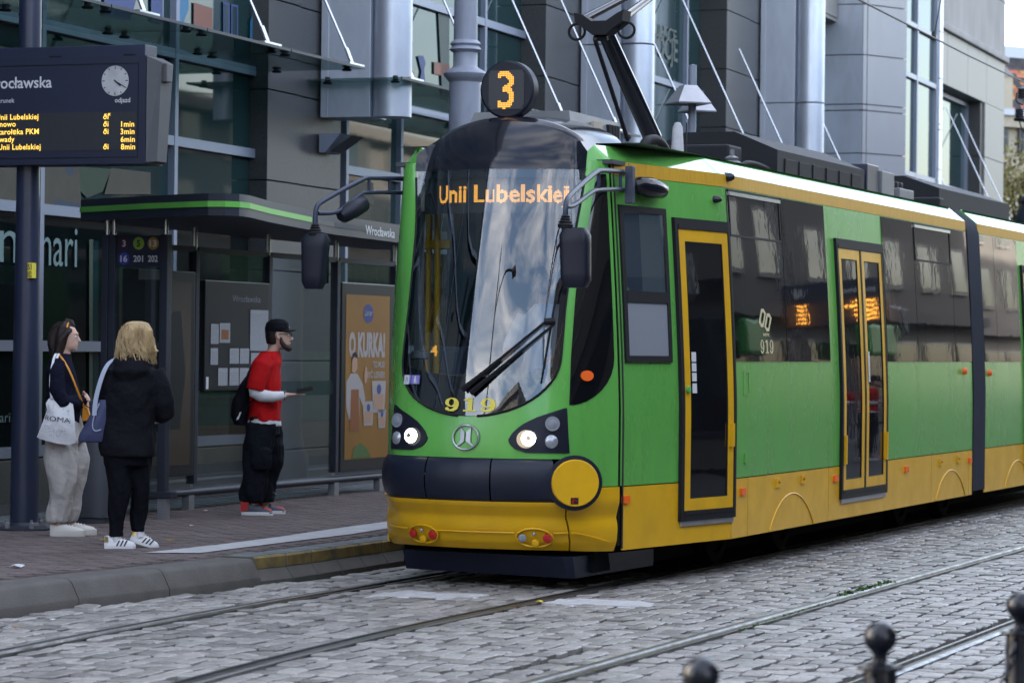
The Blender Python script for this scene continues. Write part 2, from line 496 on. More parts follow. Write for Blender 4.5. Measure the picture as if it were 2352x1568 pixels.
mat('wire', (.02, .02, .024), .5)
mat('ceramic', (.05, .05, .055), .35)
mat('poster_orange', (.25, .115, .006), .5, var=(1.5, .45), col2=(.17, .06, .010))
mat('poster_blue', (.02, .045, .20), .5)
mat('poster_skin', (.40, .24, .16), .6)
mat('poster_brown', (.22, .07, .015), .6)
mat('poster_white', (.34, .31, .30), .6)
mat('poster_leaf', (.06, .13, .03), .6)
mat('paper', (.34, .35, .37), .8, var=(60, .35))
mat('shop_letter', (.12, .20, .20), .6)
mat('print_blue', (.020, .045, .17), .5)
mat('print_cyan', (.03, .16, .30), .5)
mat('print_brick', (.20, .075, .05), .5)
mat('print_teal', (.035, .058, .055), .5)
mat('mural_tan', (.055, .046, .030), .6, var=(3, .5))
mat('mural_orange', (.095, .036, .010), .6, var=(5, .5))
mat('mural_green', (.012, .042, .016), .6, var=(6, .5))
mat('mural_blue', (.016, .036, .075), .6, var=(6, .4))
mat('bin_grey', (.055, .062, .078), .5, var=(4, .25))
mat('dark_panel', (.012, .014, .018), .35, var=(2, .3))
mat('gold', (.70, .55, .25), .3, metal=.8)
mat('lens_black', (.02, .02, .02), .1)
mat('opp_wall', (.095, .092, .09), .85, var=(.6, .3))
mat('opp_wall_light', (.20, .185, .165), .85, var=(.6, .3))
mat('opp_sign_green', (.02, .22, .03), .4)
# ================================================================= ground, tracks, cobbles, pavement, kerb
def project(p):
    d = p - CAMP
    c, s_ = math.cos(PITCH), math.sin(PITCH)
    yy = d.y * c + d.z * s_; b = -d.y * s_ + d.z * c
    cr, sr = math.cos(ROLL), math.sin(ROLL)
    return (CX + FPX * (d.x * cr + b * sr) / yy, CY - FPX * (-d.x * sr + b * cr) / yy)
ROOT = TR
def T(x, y, z=0.0): return TR.w(x, y, z)
tag(MB().quad((-700, -60, -.07), (700, -60, -.07), (700, 1500, -.07), (-700, 1500, -.07)).build('ground', 'asphalt'), kind='structure')
road = tag(MB().quad(T(-4, -22, -.030), T(9, -22, -.030), T(9, 75, -.030), T(-4, 75, -.030)).build('cobbled_road', 'joint'),
           'grey cobbled roadway with tram rails', None, kind='structure')
def bend(u): return .012 * max(0.0, -u - 1.5) ** 2
def kerb_v(u): return float(np.interp(u, [-12, -8, -3.14, -2.26, -1.28, -.11, .3, 40], [-2.75, -2.25, -1.74, -1.68, -1.56, -1.47, -1.42, -1.42]))
US = [-13 + .4 * i for i in range(33)] + [0.2 + 1.5 * i for i in range(40)]
RAILS = [(-.7175, -1, True), (.7175, 1, True), (2.45, -1, False), (3.885, 1, False)]      # gauge faces and the side the head lies on
for v0, sgn, curved in RAILS:
    def strip(mb, prof):
        rg = []
        for u in US:
            vv = v0 + (bend(u) if curved else 0)
            rg.append([T(vv + sgn * x, u, z) for x, z in prof])
        mb.rings(rg, caps=False)
    r = MB(); strip(r, [(0, -.035), (.004, .004), (.010, .009), (.064, .009), (.074, .003), (.076, -.035)])
    ro = r.build('rail_head', 'rail_steel', None, 50)
    lp = MB(); strip(lp, [(-.042, -.035), (-.042, .004), (-.064, .004), (-.066, -.035)])
    tag(ro, 'grooved steel tram rail set in the cobbles', None, kind='structure')
    ro.name = 'tram_rail'
    lp.build('groove_lip', 'rail_steel', ro)
    gr = MB(); strip(gr, [(-.085, -.03), (-.085, -.012), (.10, -.012), (.10, -.03)])
    gr.build('rail_bed', 'rail_dark', ro)

def stone(w, d, rnd, lift=.03, rough=.014, bev=.008):
    """one sett: eight-sided uneven top with a worn rim; local x = w, y = d, top near z = 0"""
    pts = []
    for sx, sy in ((-1, -1), (1, -1), (1, 1), (-1, 1)):
        c = min(w, d) * rnd.uniform(.05, .16)
        jx, jy = rnd.uniform(-rough, rough), rnd.uniform(-rough, rough)
        X, Y = sx * w / 2 + jx, sy * d / 2 + jy
        a, b = (X - sx * c, Y), (X, Y - sy * c)
        pts += [a, b] if sx * sy < 0 else [b, a]
    h = rnd.uniform(-.007, .006); tx, ty = rnd.uniform(-.035, .035), rnd.uniform(-.035, .035)
    top = [(x * (1 - bev * 2 / w), y * (1 - bev * 2 / d), h + x * tx + y * ty) for x, y in pts]
    bot = [(x, y, -lift - .012) for x, y in pts]
    mid = [(x, y, h + x * tx + y * ty - bev * .75) for x, y in pts]
    cen = [(0, 0, h + .003)]
    n = 8
    fs = [(i, (i + 1) % n, n + (i + 1) % n, n + i) for i in range(n)] + [(n + i, n + (i + 1) % n, 2 * n + (i + 1) % n, 2 * n + i) for i in range(n)]
    fs += [(2 * n + i, 2 * n + (i + 1) % n, 3 * n) for i in range(n)]
    return bot + mid + top + cen, fs
rnd = random.Random(11)
stones = []
v = -2.6; ci = 0
while v < 5.6:
    wcol = rnd.uniform(.118, .148)
    vc = v + wcol / 2
    u = -8.5 + rnd.uniform(0, .15)
    while u < 27:
        d = rnd.uniform(.115, .20)
        uc = u + d / 2; u += d
        sh = bend(uc) if vc < 2.0 else 0.0
        x = vc + sh
        if x - wcol / 2 < kerb_v(uc) + .02: continue
        if any(-.11 < (x - (v0 + (bend(uc) if cu else 0))) * sg + (wcol / 2 if False else 0) < .115 + .0 and True for v0, sg, cu in RAILS): continue
        hit = False
        for v0, sg, cu in RAILS:
            q = (x - (v0 + (bend(uc) if cu else 0))) * sg
            if -.075 - wcol / 2 < q < .075 + wcol / 2: hit = True
        if hit: continue
        p = T(x, uc); px, py = project(p)
        if not (-500 < px < 2850 and py < 1950): continue
        if uc > 2.2 and -1.4 < x < .6: continue                  # hidden under the tram
        stones.append((py, x, uc, wcol - rnd.uniform(.012, .026), d - rnd.uniform(.012, .030), px))
    v += wcol; ci += 1
# filler setts along each rail where whole columns do not fit
for v0, sg, cu in RAILS:
    for side in (1, -1):
        u = -8.5
        while u < 27:
            d = rnd.uniform(.13, .21); uc = u + d / 2; u += d
            w_ = rnd.uniform(.085, .105)
            x = v0 + (bend(uc) if cu else 0) + sg * (side * (.078 + w_ / 2) + (.0 if side > 0 else -.0))
            if uc > 2.2 and -1.4 < x < .6: continue
            p = T(x, uc); px, py = project(p)
            if not (-500 < px < 2850 and py < 1950): continue
            stones.append((py, x, uc, w_, d - .015, px))
# drop setts that collide with a neighbour laid earlier
cell = {}; keep = []
for s_ in stones:
    k = (round(s_[1] / .3), round(s_[2] / .3)); bad = False
    for a in (-1, 0, 1):
        for b in (-1, 0, 1):
            for o in cell.get((k[0] + a, k[1] + b), ()):
                if abs(o[1] - s_[1]) < (o[3] + s_[3]) / 2 - .012 and abs(o[2] - s_[2]) < (o[4] + s_[4]) / 2 - .012: bad = True
    if not bad:
        cell.setdefault(k, []).append(s_); keep.append(s_)
keep.sort(key=lambda s_: -s_[0] + (10000 if not (-20 < s_[5] < 2372 and s_[0] < 1590) else 0))
MARKS = [[(836, 1371), (852, 1366), (898, 1356), (960, 1357), (1012, 1361), (1118, 1362), (1106, 1368), (1068, 1373), (968, 1371), (890, 1368)], [(1244, 1383), (1270, 1379), (1331, 1373), (1400, 1377), (1470, 1379), (1510, 1386), (1490, 1394), (1400, 1389), (1310, 1387)]]
def inside(px, py, poly):
    r = False; n = len(poly)
    for i in range(n):
        (x1, y1), (x2, y2) = poly[i], poly[i - 1]
        if (y1 > py) != (y2 > py) and px < (x2 - x1) * (py - y1) / (y2 - y1) + x1: r = not r
    return r
painted = MB()
mass = MB()
for i, (py, x, uc, w_, d_, px) in enumerate(keep):
    vs_, fs = stone(w_, d_, rnd, rough=.012 if x > -1.0 else .02)
    wh = any(inside(px, py, m_) for m_ in MARKS)
    if i < 300 and not wh:
        me = bpy.data.meshes.new('cobblestone'); me.from_pydata(vs_, [], fs)
        
        o = link('cobblestone', me, 'cobble', road)
        o.location = T(x, uc); o.rotation_euler = (0, 0, TR.ang + rnd.uniform(-.05, .05))
    else:
        a = TR.ang + rnd.uniform(-.05, .05); c, s2 = math.cos(a), math.sin(a); p = T(x, uc)
        (painted if wh else mass).add([(p.x + q[0] * c - q[1] * s2, p.y + q[0] * s2 + q[1] * c, q[2]) for q in vs_], fs)
tag(painted.build('painted_cobblestones', 'white_paint', road, fix=False), 'cobblestones painted white in front of the tram', None, kind='stuff')
tag(mass.build('cobblestones', 'cobble', road, fix=False), 'grey cobblestones of the roadway between the rails', None, kind='stuff')
print('cobbles', len(keep))

# white painted blocks on the setts in front of the tram
def paint(name, poly_px, z, m, label):
    pts = [on_ground(x, y, z) for x, y in poly_px]
    n = len(pts)
    mb = MB().add(pts + [p - Vector((0, 0, .006)) for p in pts], [tuple(range(n)), tuple(range(2 * n - 1, n - 1, -1))] + [(i, i + n, (i + 1) % n + n, (i + 1) % n) for i in range(n)])
    return tag(mb.build(name, m), label, None, kind='structure')
paint('road_marking', [(836, 1371), (852, 1366), (898, 1356), (960, 1357), (1012, 1361), (1118, 1362), (1106, 1368), (1068, 1373), (968, 1371), (890, 1368)], .0015, 'white_paint', 'white painted block on the cobbles between the rails')
paint('road_marking', [(1244, 1383), (1270, 1379), (1331, 1373), (1400, 1377), (1470, 1379), (1510, 1386), (1490, 1394), (1400, 1389), (1310, 1387)], .0015, 'white_paint', 'white painted block on the cobbles right of the rail')

# pavement with small clay pavers, a strip of pale setts along the building
pav = MB().add([T(kerb_v(u) - .30, u, PZ - .010) for u in (-12, -8, -3.14, -1.28, .3, 60)] + [T(-40, 60, PZ - .010), T(-40, -12, PZ - .010)], [tuple(range(8))])
pavement = tag(pav.build('pavement', 'paver_joint'), 'reddish brown paved tram stop platform', None, kind='structure')
items = []
for i in range(-60, 110):
    for j in range(0, 110):
        uc, x = i * .1 + (.0), -1.72 - j * .205 - (.1025 if i % 2 else 0)
        if x > kerb_v(uc) - .42: continue
        if x < -5.6: continue
        p = T(x, uc); px, py = project(Vector((p.x, p.y, PZ)))
        if not (-500 < px < 1120 and py < 1700): continue
        items.append((py, x, uc, px))
items.sort(key=lambda t: -t[0] + (10000 if not (-10 < t[3] < 960 and t[0] < 1568) else 0))
pm = {}
for k in range(6):
    r2 = random.Random(k); vs_ = []
    w_, d_ = .198, .094
    zt = r2.uniform(-.0015, .0015)
    sh = [(-.099, -.047), (-.03, -.040), (.03, -.054), (.099, -.047), (.099, .047), (.03, .040), (-.03, .054), (-.099, .047)]
    vs_ = [(a, b, -.02) for a, b in sh] + [(a * .96, b * .92, zt) for a, b in sh]
    me = bpy.data.meshes.new('paver'); me.from_pydata(vs_, [], [(i, (i + 1) % 8, 8 + (i + 1) % 8, 8 + i) for i in range(8)] + [tuple(range(8, 16))])
    me.materials.append(MT['paver']); pm[k] = (me, vs_)
mass = MB(); slabs = MB()
for i, (py, x, uc, px) in enumerate(items):
    far = x < -4.9
    me, vs_ = pm[rnd.randrange(6)]
    if i < 300 and not far:
        o = link('paver', me, None, pavement); o.location = T(x, uc, PZ); o.rotation_euler = (0, 0, TR.ang + PI * rnd.randrange(2))
    else:
        c, s2 = math.cos(TR.ang), math.sin(TR.ang); p = T(x, uc, PZ)
        (slabs if far else mass).add([(p.x + q[0] * c - q[1] * s2, p.y + q[0] * s2 + q[1] * c, p.z + q[2]) for q in vs_], [tuple(f.vertices) for f in me.polygons])
tag(mass.build('pavers', 'paver', pavement, fix=False), 'small reddish brown pavers of the platform', None, kind='stuff')
tag(slabs.build('pale_setts', 'slab', pavement, fix=False), 'pale grey setts along the shop front', None, kind='stuff')

# kerb: long grey units, then yellow painted platform units
kerb = thing('kerb', 'grey concrete kerb of the tram platform, yellow painted beside the tram', None); kerb['kind'] = 'structure'
def kerb_unit(u0, u1, prof, m, name, par, n=3):
    rg = []
    for k in range(n):
        u = lerp(u0, u1, k / (n - 1)); kv = kerb_v(u)
        rg.append([T(kv + x, u, z) for x, z in prof])
    return MB().rings(rg).build(name, m, par, 35)
PG = [(-.32, -.05), (.0, -.05), (.0, .035), (-.004, .045), (-.050, .135), (-.062, .152), (-.082, .164), (-.11, .168), (-.32, .168)]
js = [-9.6, -8.4, -7.25, -6.1, -5.05, -4.02, -3.10, -2.24, -1.28, -.14]
for a, b in zip(js, js[1:]): kerb_unit(a + .006, b - .006, PG, 'kerb_concrete', 'kerb_stone', kerb)
PY = [(-.32, -.05), (.0, -.05), (.0, .012), (-.052, .085), (-.056, .090), (-.058, .165), (-.070, .175), (-.32, .175)]
u = -.14
while u < 14:
    k = kerb_unit(u + .006, u + .394, PY, 'kerb_concrete', 'kerb_stone', kerb)
    kerb_unit(u + .010, u + .390, [(-.30, .1765), (-.080, .1765), (-.066, .178), (-.055, .167), (-.053, .095), (-.057, .0945), (-.059, .166), (-.070, .176)], 'kerb_yellow', 'painted_face', k)
    rb = MB()
    for q in range(8): rb.add(*(lambda c: ([T(kerb_v(u) + x, u + .025 + q * .048 + y, .1775 + z) for x, y, z in c], [(0, 1, 2, 3), (4, 7, 6, 5), (0, 4, 5, 1), (1, 5, 6, 2), (2, 6, 7, 3), (3, 7, 4, 0)]))(
        [(-.29, 0, .004), (-.09, 0, .004), (-.09, .030, .004), (-.29, .030, .004), (-.29, 0, -.002), (-.09, 0, -.002), (-.09, .030, -.002), (-.29, .030, -.002)]))
    rb.build('tread_ribs', 'slab', k)
    u += .40
e1, e2 = T(-1.78, 14, PZ + .006), T(-1.98, 14, PZ + .006)
wl = [on_ground(x, y, PZ + .006) for x, y in [(333, 1268), (458, 1269), (632, 1247), (804, 1226), (911, 1209)]] + [e1, e2] + [on_ground(x, y, PZ + .006) for x, y in [(911, 1194), (804, 1208), (632, 1233), (500, 1250)]]
n = len(wl)
tag(MB().add(wl, [tuple(range(n))]).build('platform_line', 'white_paint'), 'white safety line painted along the platform edge', None, kind='structure')
# ================================================================= shopping centre on the left
FA = Frame(-4.57, 26.3, 19.85)
mall = thing('shopping_centre', 'granite, glass and brushed metal shopping centre behind the tram stop', 'building', FA.o, FA.ang)
def fy(px, out=0.0, py=200): return FA.at_x(px, py, out).y
def fz(px, py, out=0.0): return FA.at_x(px, py, out).z
TOPZ = 17.0
ZT = [0.63, 1.62, 2.91, 3.75, 4.65, 6.03, 7.45, 8.9, 10.3, 11.7, 13.1, 14.5, TOPZ]
def glazing(y0, y1, mull, zs, out, par, ground_mat='shop_dark', name='window_bay', mw=.075):
    """mullions, transoms and one pane for every opening"""
    xs = [y0] + list(mull) + [y1]
    fr = MB()
    for y in xs: fr.box(out - .03, out + .06, y - mw / 2, y + mw / 2, zs[0] - .05, zs[-1])
    for z in zs:
        for a, b in zip(xs, xs[1:]): fr.box(out - .03, out + .055, a + mw / 2, b - mw / 2, z - .05, z + .05)
    fo = fr.build('window_frame', 'mullion', par)
    for a, b in zip(xs, xs[1:]):
        for z0, z1 in zip(zs, zs[1:]):
            m_ = ground_mat if z1 < 3.0 else 'shop_glass'
            t1, t2 = random.uniform(-.004, .004), random.uniform(-.004, .004)
            MB().add([(out - .012, a, z0), (out - .012 + t1, b, z0), (out - .012 + t1 + t2, b, z1), (out - .012 + t2, a, z1)], [(0, 1, 2, 3)]).build('pane', m_, fo)
    return fo
def panels(y0, y1, zs, out, depth, m_, par, gap=.008, name='stone_panel'):
    for z0, z1 in zip(zs, zs[1:]):
        MB().box(out - depth, out, y0 + gap, y1 - gap, z0 + gap, z1 - gap, .004).build(name, m_, par)
JZ = [-.02, .49, 1.48, 2.475, 3.46, 4.455, 5.455, 6.45, 7.45, 8.45, 9.45, 10.45, 11.45, 12.45, 13.45, 14.45, 15.45, TOPZ]
# dark core behind everything
MB().box(-9, -.62, -14, fy(2298), -.02, TOPZ).build('core_wall', 'dark_panel', mall)
# bay A, left of the first pilaster
ya = [fy(88, -.2), fy(395, -.2)]
step = ya[1] - ya[0]
glazing(-13.6, fy(612, -.2), [ya[0] - step * k for k in (4, 3, 2, 1)] + ya, ZT, -.2, mall)
for k in range(9):
    y0 = lerp(-13.6, fy(612), k / 9); y1 = lerp(-13.6, fy(612), (k + 1) / 9)
    MB().box(-.55, -.14, y0 + .006, y1 - .006, 0, .56, .004).build('plinth_stone', 'granite', mall)
# pilasters, hanging metal fins with half-round columns
def pilaster(pa, pb, pc, light=False):
    m_ = 'granite_light' if light else 'granite'
    panels(fy(pa), fy(pb), JZ, .0, .55, m_, mall); panels(fy(pb), fy(pc), JZ, -.03, .5, m_, mall)
    MB().box(-.60, -.06, fy(pa) + .02, fy(pc) - .02, 0, TOPZ).build('pilaster_core', 'seam', mall)
pilaster(615, 690, 790)
pilaster(1252, 1305, 1345)
pilaster(1668, 1722, 1760)
def fin(pa, pb, pc, pyb, zb=None):
    """flat metal fin standing out from the wall, a round column along its outer edge"""
    y0 = fy(pa, 0.0, pyb); x1 = FA.at_y(pb, pyb, y0).x
    r = (pc - pb) / 2 * FA.w(x1, y0).y / FPX
    zb = zb or FA.at_y(pb, pyb, y0).z
    for z0, z1 in ((zb, 6.05), (6.05, 9.3), (9.3, 12.7), (12.7, TOPZ)):
        MB().box(.0, x1 + .02, y0, y0 + .5, z0 + .008, z1 - .008, .004).build('fin_panel', 'brushed', mall)
        MB().box(.0, .085, y0 - .010, y0, z0 + .008, z1 - .008).build('fin_flange', 'brushed', mall)
        pts = [(x1 + r * .96 + r * math.cos(a), y0 + r * .9 + r * math.sin(a)) for a in [2 * PI * i / 40 for i in range(40)]]
        MB().rings([[(x, y_, z0 + .012) for x, y_ in pts], [(x, y_, z1 - .012) for x, y_ in pts]]).build('round_column', 'brushed', mall, 30)
    return zb
ZF = fin(737, 845, 935, 270)
fin(1334, 1420, 1495, 240, ZF)
fin(1746, 1822, 1888, 240, ZF)
# bay B
glazing(fy(790, -.35), fy(1252, -.35), [fy(914, -.35, 330), fy(1107, -.35, 100)], [0.63, 1.62, 2.91, 3.76, 4.65, 6.03, 7.45, 8.9, 10.3, 11.7, 13.1, 14.5, TOPZ], -.35, mall)
# projecting metal clad tower
yA, yB = fy(1942), FA.at_x(1981, 200, .5).y
dirv = Vector((math.sin(math.radians(29.8)), math.cos(math.radians(29.8))))
def fa_on(px, py, x0, y0):                     # on the slanted tower face
    o = FA.w(x0, y0); d = FA.ex * dirv.x + FA.ey * dirv.y
    return FA.loc(on_plane(px, py, o, d.cross(Vector((0, 0, 1)))))
eC = fa_on(2082, 200, .5, yB)
tz = [0, 1.6, 3.2, 4.8, 6.4] + [fz(2030, y, .9) for y in (352, 240, 125, 8)]
tz = sorted(set(round(z, 2) for z in tz)); 
while tz[-1] < TOPZ: tz.append(tz[-1] + 1.7)
def pl(a, b, z0, z1, nm='cladding_panel', m_='cladding', th=.04):
    d = Vector((b[0] - a[0], b[1] - a[1])).normalized(); n = Vector((d.y, -d.x))
    g = .010
    a2, b2 = Vector(a) + d * g, Vector(b) - d * g
    pts = [(a2.x, a2.y), (b2.x, b2.y), (b2.x - n.x * th, b2.y - n.y * th), (a2.x - n.x * th, a2.y - n.y * th)]
    MB().rings([[(x, y, z0 + g) for x, y in pts], [(x, y, z1 - g) for x, y in pts]]).build(nm, m_, mall)
# bay C and D under granite lintels
lz = fz(1640, 12, .02)
glazing(fy(1430, -.45), fy(1668, -.45), [fy(1571, -.45)], [0.63, 2.91, 4.65, 6.03, 8.15], -.45, mall)
glazing(fy(1800, -.45), yB - .03, [fy(1930, -.45)], [0.63, 2.91, 4.65, 6.03, 8.15], -.45, mall)
for y0, y1 in ((fy(1430), fy(1668)), (fy(1800), yB - .03)):
    n = 6
    for k in range(n):
        for z0, z1 in ((8.2, 10.6), (10.6, 13.0), (13.0, TOPZ)):
            MB().box(-.55, .0, lerp(y0, y1, k / n) + .006, lerp(y0, y1, (k + 1) / n) - .006, z0 + .006, z1 - .006, .004).build('lintel_panel', 'granite_light', mall)
    MB().box(-.6, -.02, y0, y1, 8.13, 8.2).build('lintel_soffit', 'granite_light', mall)
A_, B_, C_ = (-.42, yB), (.5, yB), (eC.x, eC.y)
Bm = (lerp(B_[0], C_[0], .10), lerp(B_[1], C_[1], .10))
for z0, z1 in zip(tz, tz[1:]):
    pl(A_, B_, z0, z1, m_='brushed'); pl(B_, Bm, z0, z1); pl(Bm, C_, z0, z1)
MB().add([(p[0], p[1], z) for z in (0, TOPZ) for p in ((-.5, yB + .05), (.44, yB + .05), (eC.x - .06, eC.y - .05), (-.5, eC.y))], [(0, 1, 2, 3), (4, 5, 6, 7), (0, 1, 5, 4), (1, 2, 6, 5), (2, 3, 7, 6), (3, 0, 4, 7)]).build('tower_core', 'seam', mall)
# tall window strip beside the tower
yg0, yg1 = eC.y + .02, FA.at_x(2146, 200, eC.x - .25).y
strip_z = [0, 3.2, 5.3, 7.3, 8.35, 9.55, 11.6, 12.8, 14.9, TOPZ]
glazing(yg0, yg1, [(yg0 + yg1) / 2], strip_z, eC.x - .25, mall, mw=.11)
ym1 = FA.at_x(2160, 200, eC.x - .2).y
for z0, z1 in zip(tz, tz[1:]): panels(yg1 + .06, ym1, [z0, z1], eC.x - .15, .3, 'brushed', mall, name='cladding_panel')
# end block: window recess under a stone band, plain rendered wall above
yE0, yE1 = ym1 + .02, fy(2298)
yW = FA.at_x(2262, 300, .1).y
zc, zb_ = 9.05, 7.83
n = 5
for k in range(n):
    MB().box(-.5, .1, lerp(yE0, yE1, k / n) + .01, lerp(yE0, yE1, (k + 1) / n) - .01, zb_, zc - .01, .004).build('lintel_panel', 'granite_light', mall)
MB().box(-.5, .20, yE0, yE1 + .15, zc, zc + .16, .03).build('stone_ledge', 'concrete_grey', mall)
MB().box(-.5, .1, yE0, yE1, zc + .16, TOPZ).build('rendered_wall', 'concrete_grey', mall)
panels(yW, yE1, [0, 1.7, 3.4, 5.0, 6.5, zb_], .1, .6, 'granite_light', mall)
glazing(yE0 - .3, yW - .30, [lerp(yE0, yW, .40)], [0.6, 2.6, 4.6, 5.6, 7.75], -.32, mall)
for z0, z1 in zip([0, 1.7, 3.4, 5.0, 6.5], [1.7, 3.4, 5.0, 6.5, zb_]):
    MB().box(-.4, .04, yW - .26, yW - .02, z0 + .01, z1 - .01, .004).build('reveal_stone', 'granite', mall)
MB().box(-.6, 0, -14, -13.62, 0, TOPZ).build('end_pier', 'granite', mall)
MB().box(-9, .12, -14, fy(2298), TOPZ, TOPZ + .5).build('parapet', 'granite_light', mall)
MB().box(-9, -.6, -14, fy(2298), TOPZ + .5, 24.0).build('shading_storey', 'granite_light', mall)  # unseen extra height, added so the centre shades the whole street
# glass canopies hung on steel rods
CZ, CWD = 4.65, 1.12
def canopy(y0, y1, npan):
    for k in range(npan):
        a, b = lerp(y0, y1, k / npan) + .01, lerp(y0, y1, (k + 1) / npan) - .01
        g = MB().box(-.14, CWD, a, b, CZ, CZ + .018).build('canopy_pane', 'canopy_glass', mall)
        for yy in (a + .16, b - .16):
            for o in (.15, CWD - .14):
                MB().lathe([(0, -.03), (.05, -.03), (.055, -.015), (.03, 0), (.03, .05), (0, .05)], (o, yy, CZ), 12).build('glass_clamp', 'rubber', g)
        MB().box(CWD - .005, CWD + .008, a, b, CZ - .004, CZ + .024).build('edge_trim', 'dark_steel', g)
yc1 = FA.at_x(838, 169, CWD).y
canopy(yc1 - 7 * 1.95, yc1, 7)
canopy(FA.at_x(948, 200, CWD).y - .35, fy(1300), 4)
canopy(fy(1345), fy(1990), 7)
canopy(fy(2130), fy(2298), 3)
rodn = Vector((2.35, 0, CWD)); rodn = (FA.ex * rodn.x + Vector((0, 0, rodn.z))).normalized()
for px, py in ((320, 10), (600, 70), (790, 110), (940, 170), (1027, 28), (1230, 130), (1345, 135), (1540, 190), (1635, 155), (1730, 190), (1960, 260), (1898, 305), (2210, 330), (2262, 385), (2165, 420)):
    y = FA.loc(on_plane(px, py, FA.w(CWD - .1, 0, CZ + .02), rodn)).y
    r_ = MB().tube([(CWD - .1, y, CZ + .06), (-.30, y, CZ + .06 + (CWD + .20) * 2.35 / CWD)], .014, 8)
    r_ = r_.build('tie_rod', 'steel', mall, 60)
    MB().tube([(CWD - .10, y, CZ + .05), (CWD - .17, y, CZ + .22)], .024, 8).build('rod_sleeve', 'steel', r_, 60)
    MB().box(CWD - .16, CWD - .04, y - .20, y + .20, CZ + .022, CZ + .055).build('rod_bracket', 'steel', r_)
# window prints and shop lettering
def fprint(name, m_, pts, out, k=0.0): return MB().poly([tuple(FA.at_x(x, y, out) + Vector((k, 0, 0))) for x, y in pts]).build(name, m_, mall)
o1 = -.195
fprint('window_print', 'print_blue', [(240, -5), (300, -20), (318, -20), (300, 48), (236, 38)], o1)
fprint('window_print', 'print_blue', [(347, -20), (374, -20), (374, 58), (347, 50)], o1)
fprint('window_print', 'print_cyan', [(402, -10), (432, -10), (434, 20), (424, 45), (422, 66), (410, 60), (402, 30)], o1)
fprint('window_print', 'print_brick', [(445, 6), (488, 20), (488, 78), (445, 70)], o1)
fprint('window_print', 'print_blue', [(513, 4), (528, 8), (528, 84), (513, 80)], o1); fprint('window_print', 'print_blue', [(531, 9), (547, 13), (547, 90), (531, 86)], o1)
fprint('window_print', 'shop_glass', [(516, 10), (525, 12), (525, 79), (516, 77)], o1, .002); fprint('window_print', 'shop_glass', [(534, 15), (544, 17), (544, 84), (534, 82)], o1, .002)
fprint('window_print', 'print_cyan', [(580, 22), (596, 26), (594, 36), (598, 50), (598, 102), (574, 100), (575, 50), (580, 36)], o1)
o2 = -.343
fprint('window_print', 'print_brick', [(932, 160), (951, 166), (948, 205), (932, 204)], o2)
fprint('window_print', 'print_blue', [(960, 130), (972, 128), (978, 145), (974, 160), (978, 200), (962, 200), (968, 165)], o2)
fprint('window_print', 'print_brick', [(997, 142), (1033, 150), (1033, 178), (997, 170)], o2)
fprint('window_print', 'print_teal', [(1006, 20), (1032, 30), (1032, 230), (1016, 226)], o2)
fprint('window_print', 'print_teal', [(795, 312), (822, 316), (822, 390), (795, 386)], o2)
fprint('window_print', 'mural_tan', [(795, 412), (858, 420), (858, 470), (795, 462)], o2)
def ftext(nm, s_, m_, px, py, out, h, w_, bold=0.0):
    p0 = FA.at_x(px, py, out)
    return text(nm, s_, m_, mall, lambda x, y: (out, p0.y + x, p0.z + y), h, width=w_, bold=bold)
o3 = -.44
w_ = fy(1556, o3, 90) - fy(1498, o3, 90)
ftext('window_lettering', 'RUJĄCE', 'print_teal', 1496, 78, o3, .20, w_, .01)
ftext('window_lettering', 'MOCJE', 'print_teal', 1494, 122, o3, .36, w_ * 1.08, .015)
ftext('window_lettering', 'IN', 'print_blue', 1882, 205, o3, .5, 1.0, .01)
o4 = -.193
ftext('shop_lettering', 'n', 'shop_letter', -2, 601, o4, .44, .34)
ftext('shop_lettering', 'nari', 'shop_letter', 95, 608, o4, .40, .70)
ftext('shop_lettering', 'nari.pl', 'shop_letter', -12, 970, o4, .09, .46)
# painted backdrop behind the first-floor glass at the left
for m_, pts in (('mural_tan', [(98, 380), (182, 380), (186, 455), (186, 488), (98, 470)]), ('mural_orange', [(128, 372), (158, 392), (186, 470), (160, 484), (130, 462)]), ('mural_green', [(172, 382), (256, 388), (236, 440), (200, 455), (176, 430)]),
                ('mural_blue', [(124, 458), (184, 468), (184, 494), (124, 484)]), ('mural_blue', [(148, 378), (172, 378), (168, 402), (156, 404)]), ('mural_tan', [(-5, 380), (44, 386), (44, 462), (-5, 458)]), ('mural_tan', [(256, 386), (346, 396), (346, 446), (240, 446)])):
    fprint('mural', m_, pts, -.196 + .001 * random.random())
fprint('window_print', 'mural_green', [(205, 550), (215, 550), (212, 1020), (205, 1020)], o4)
fprint('window_print', 'shop_glass', [(214, 553), (226, 553), (226, 1040), (212, 1040)], o4, .001)

# wedge-shaped wall lamp on the pilaster
p = FA.at_x(735, 306, .02); q = FA.at_x(735, 350, .02)
def wl_(x, y, z): return FA.w(x, y, z)
y0_, y1_ = FA.at_x(733, 330, .0).y, FA.at_x(733, 330, .0).y + .42
pr = [(.0, p.z), (.26, p.z), (.07, q.z), (.0, q.z)]
lamp = MB().rings([[wl_(a, y0_, z) for a, z in pr], [wl_(a, y1_, z) for a, z in pr]]).build('wall_lamp', 'mullion')
tag(lamp, 'blue-grey wedge shaped wall lamp on the granite pilaster', 'lamp')
MB().quad(wl_(.39, y0_ + .03, p.z - .025), wl_(.39, y1_ - .03, p.z - .025), wl_(.12, y1_ - .03, q.z + .012), wl_(.12, y0_ + .03, q.z + .012)).build('lamp_lens', 'dark_panel', lamp)

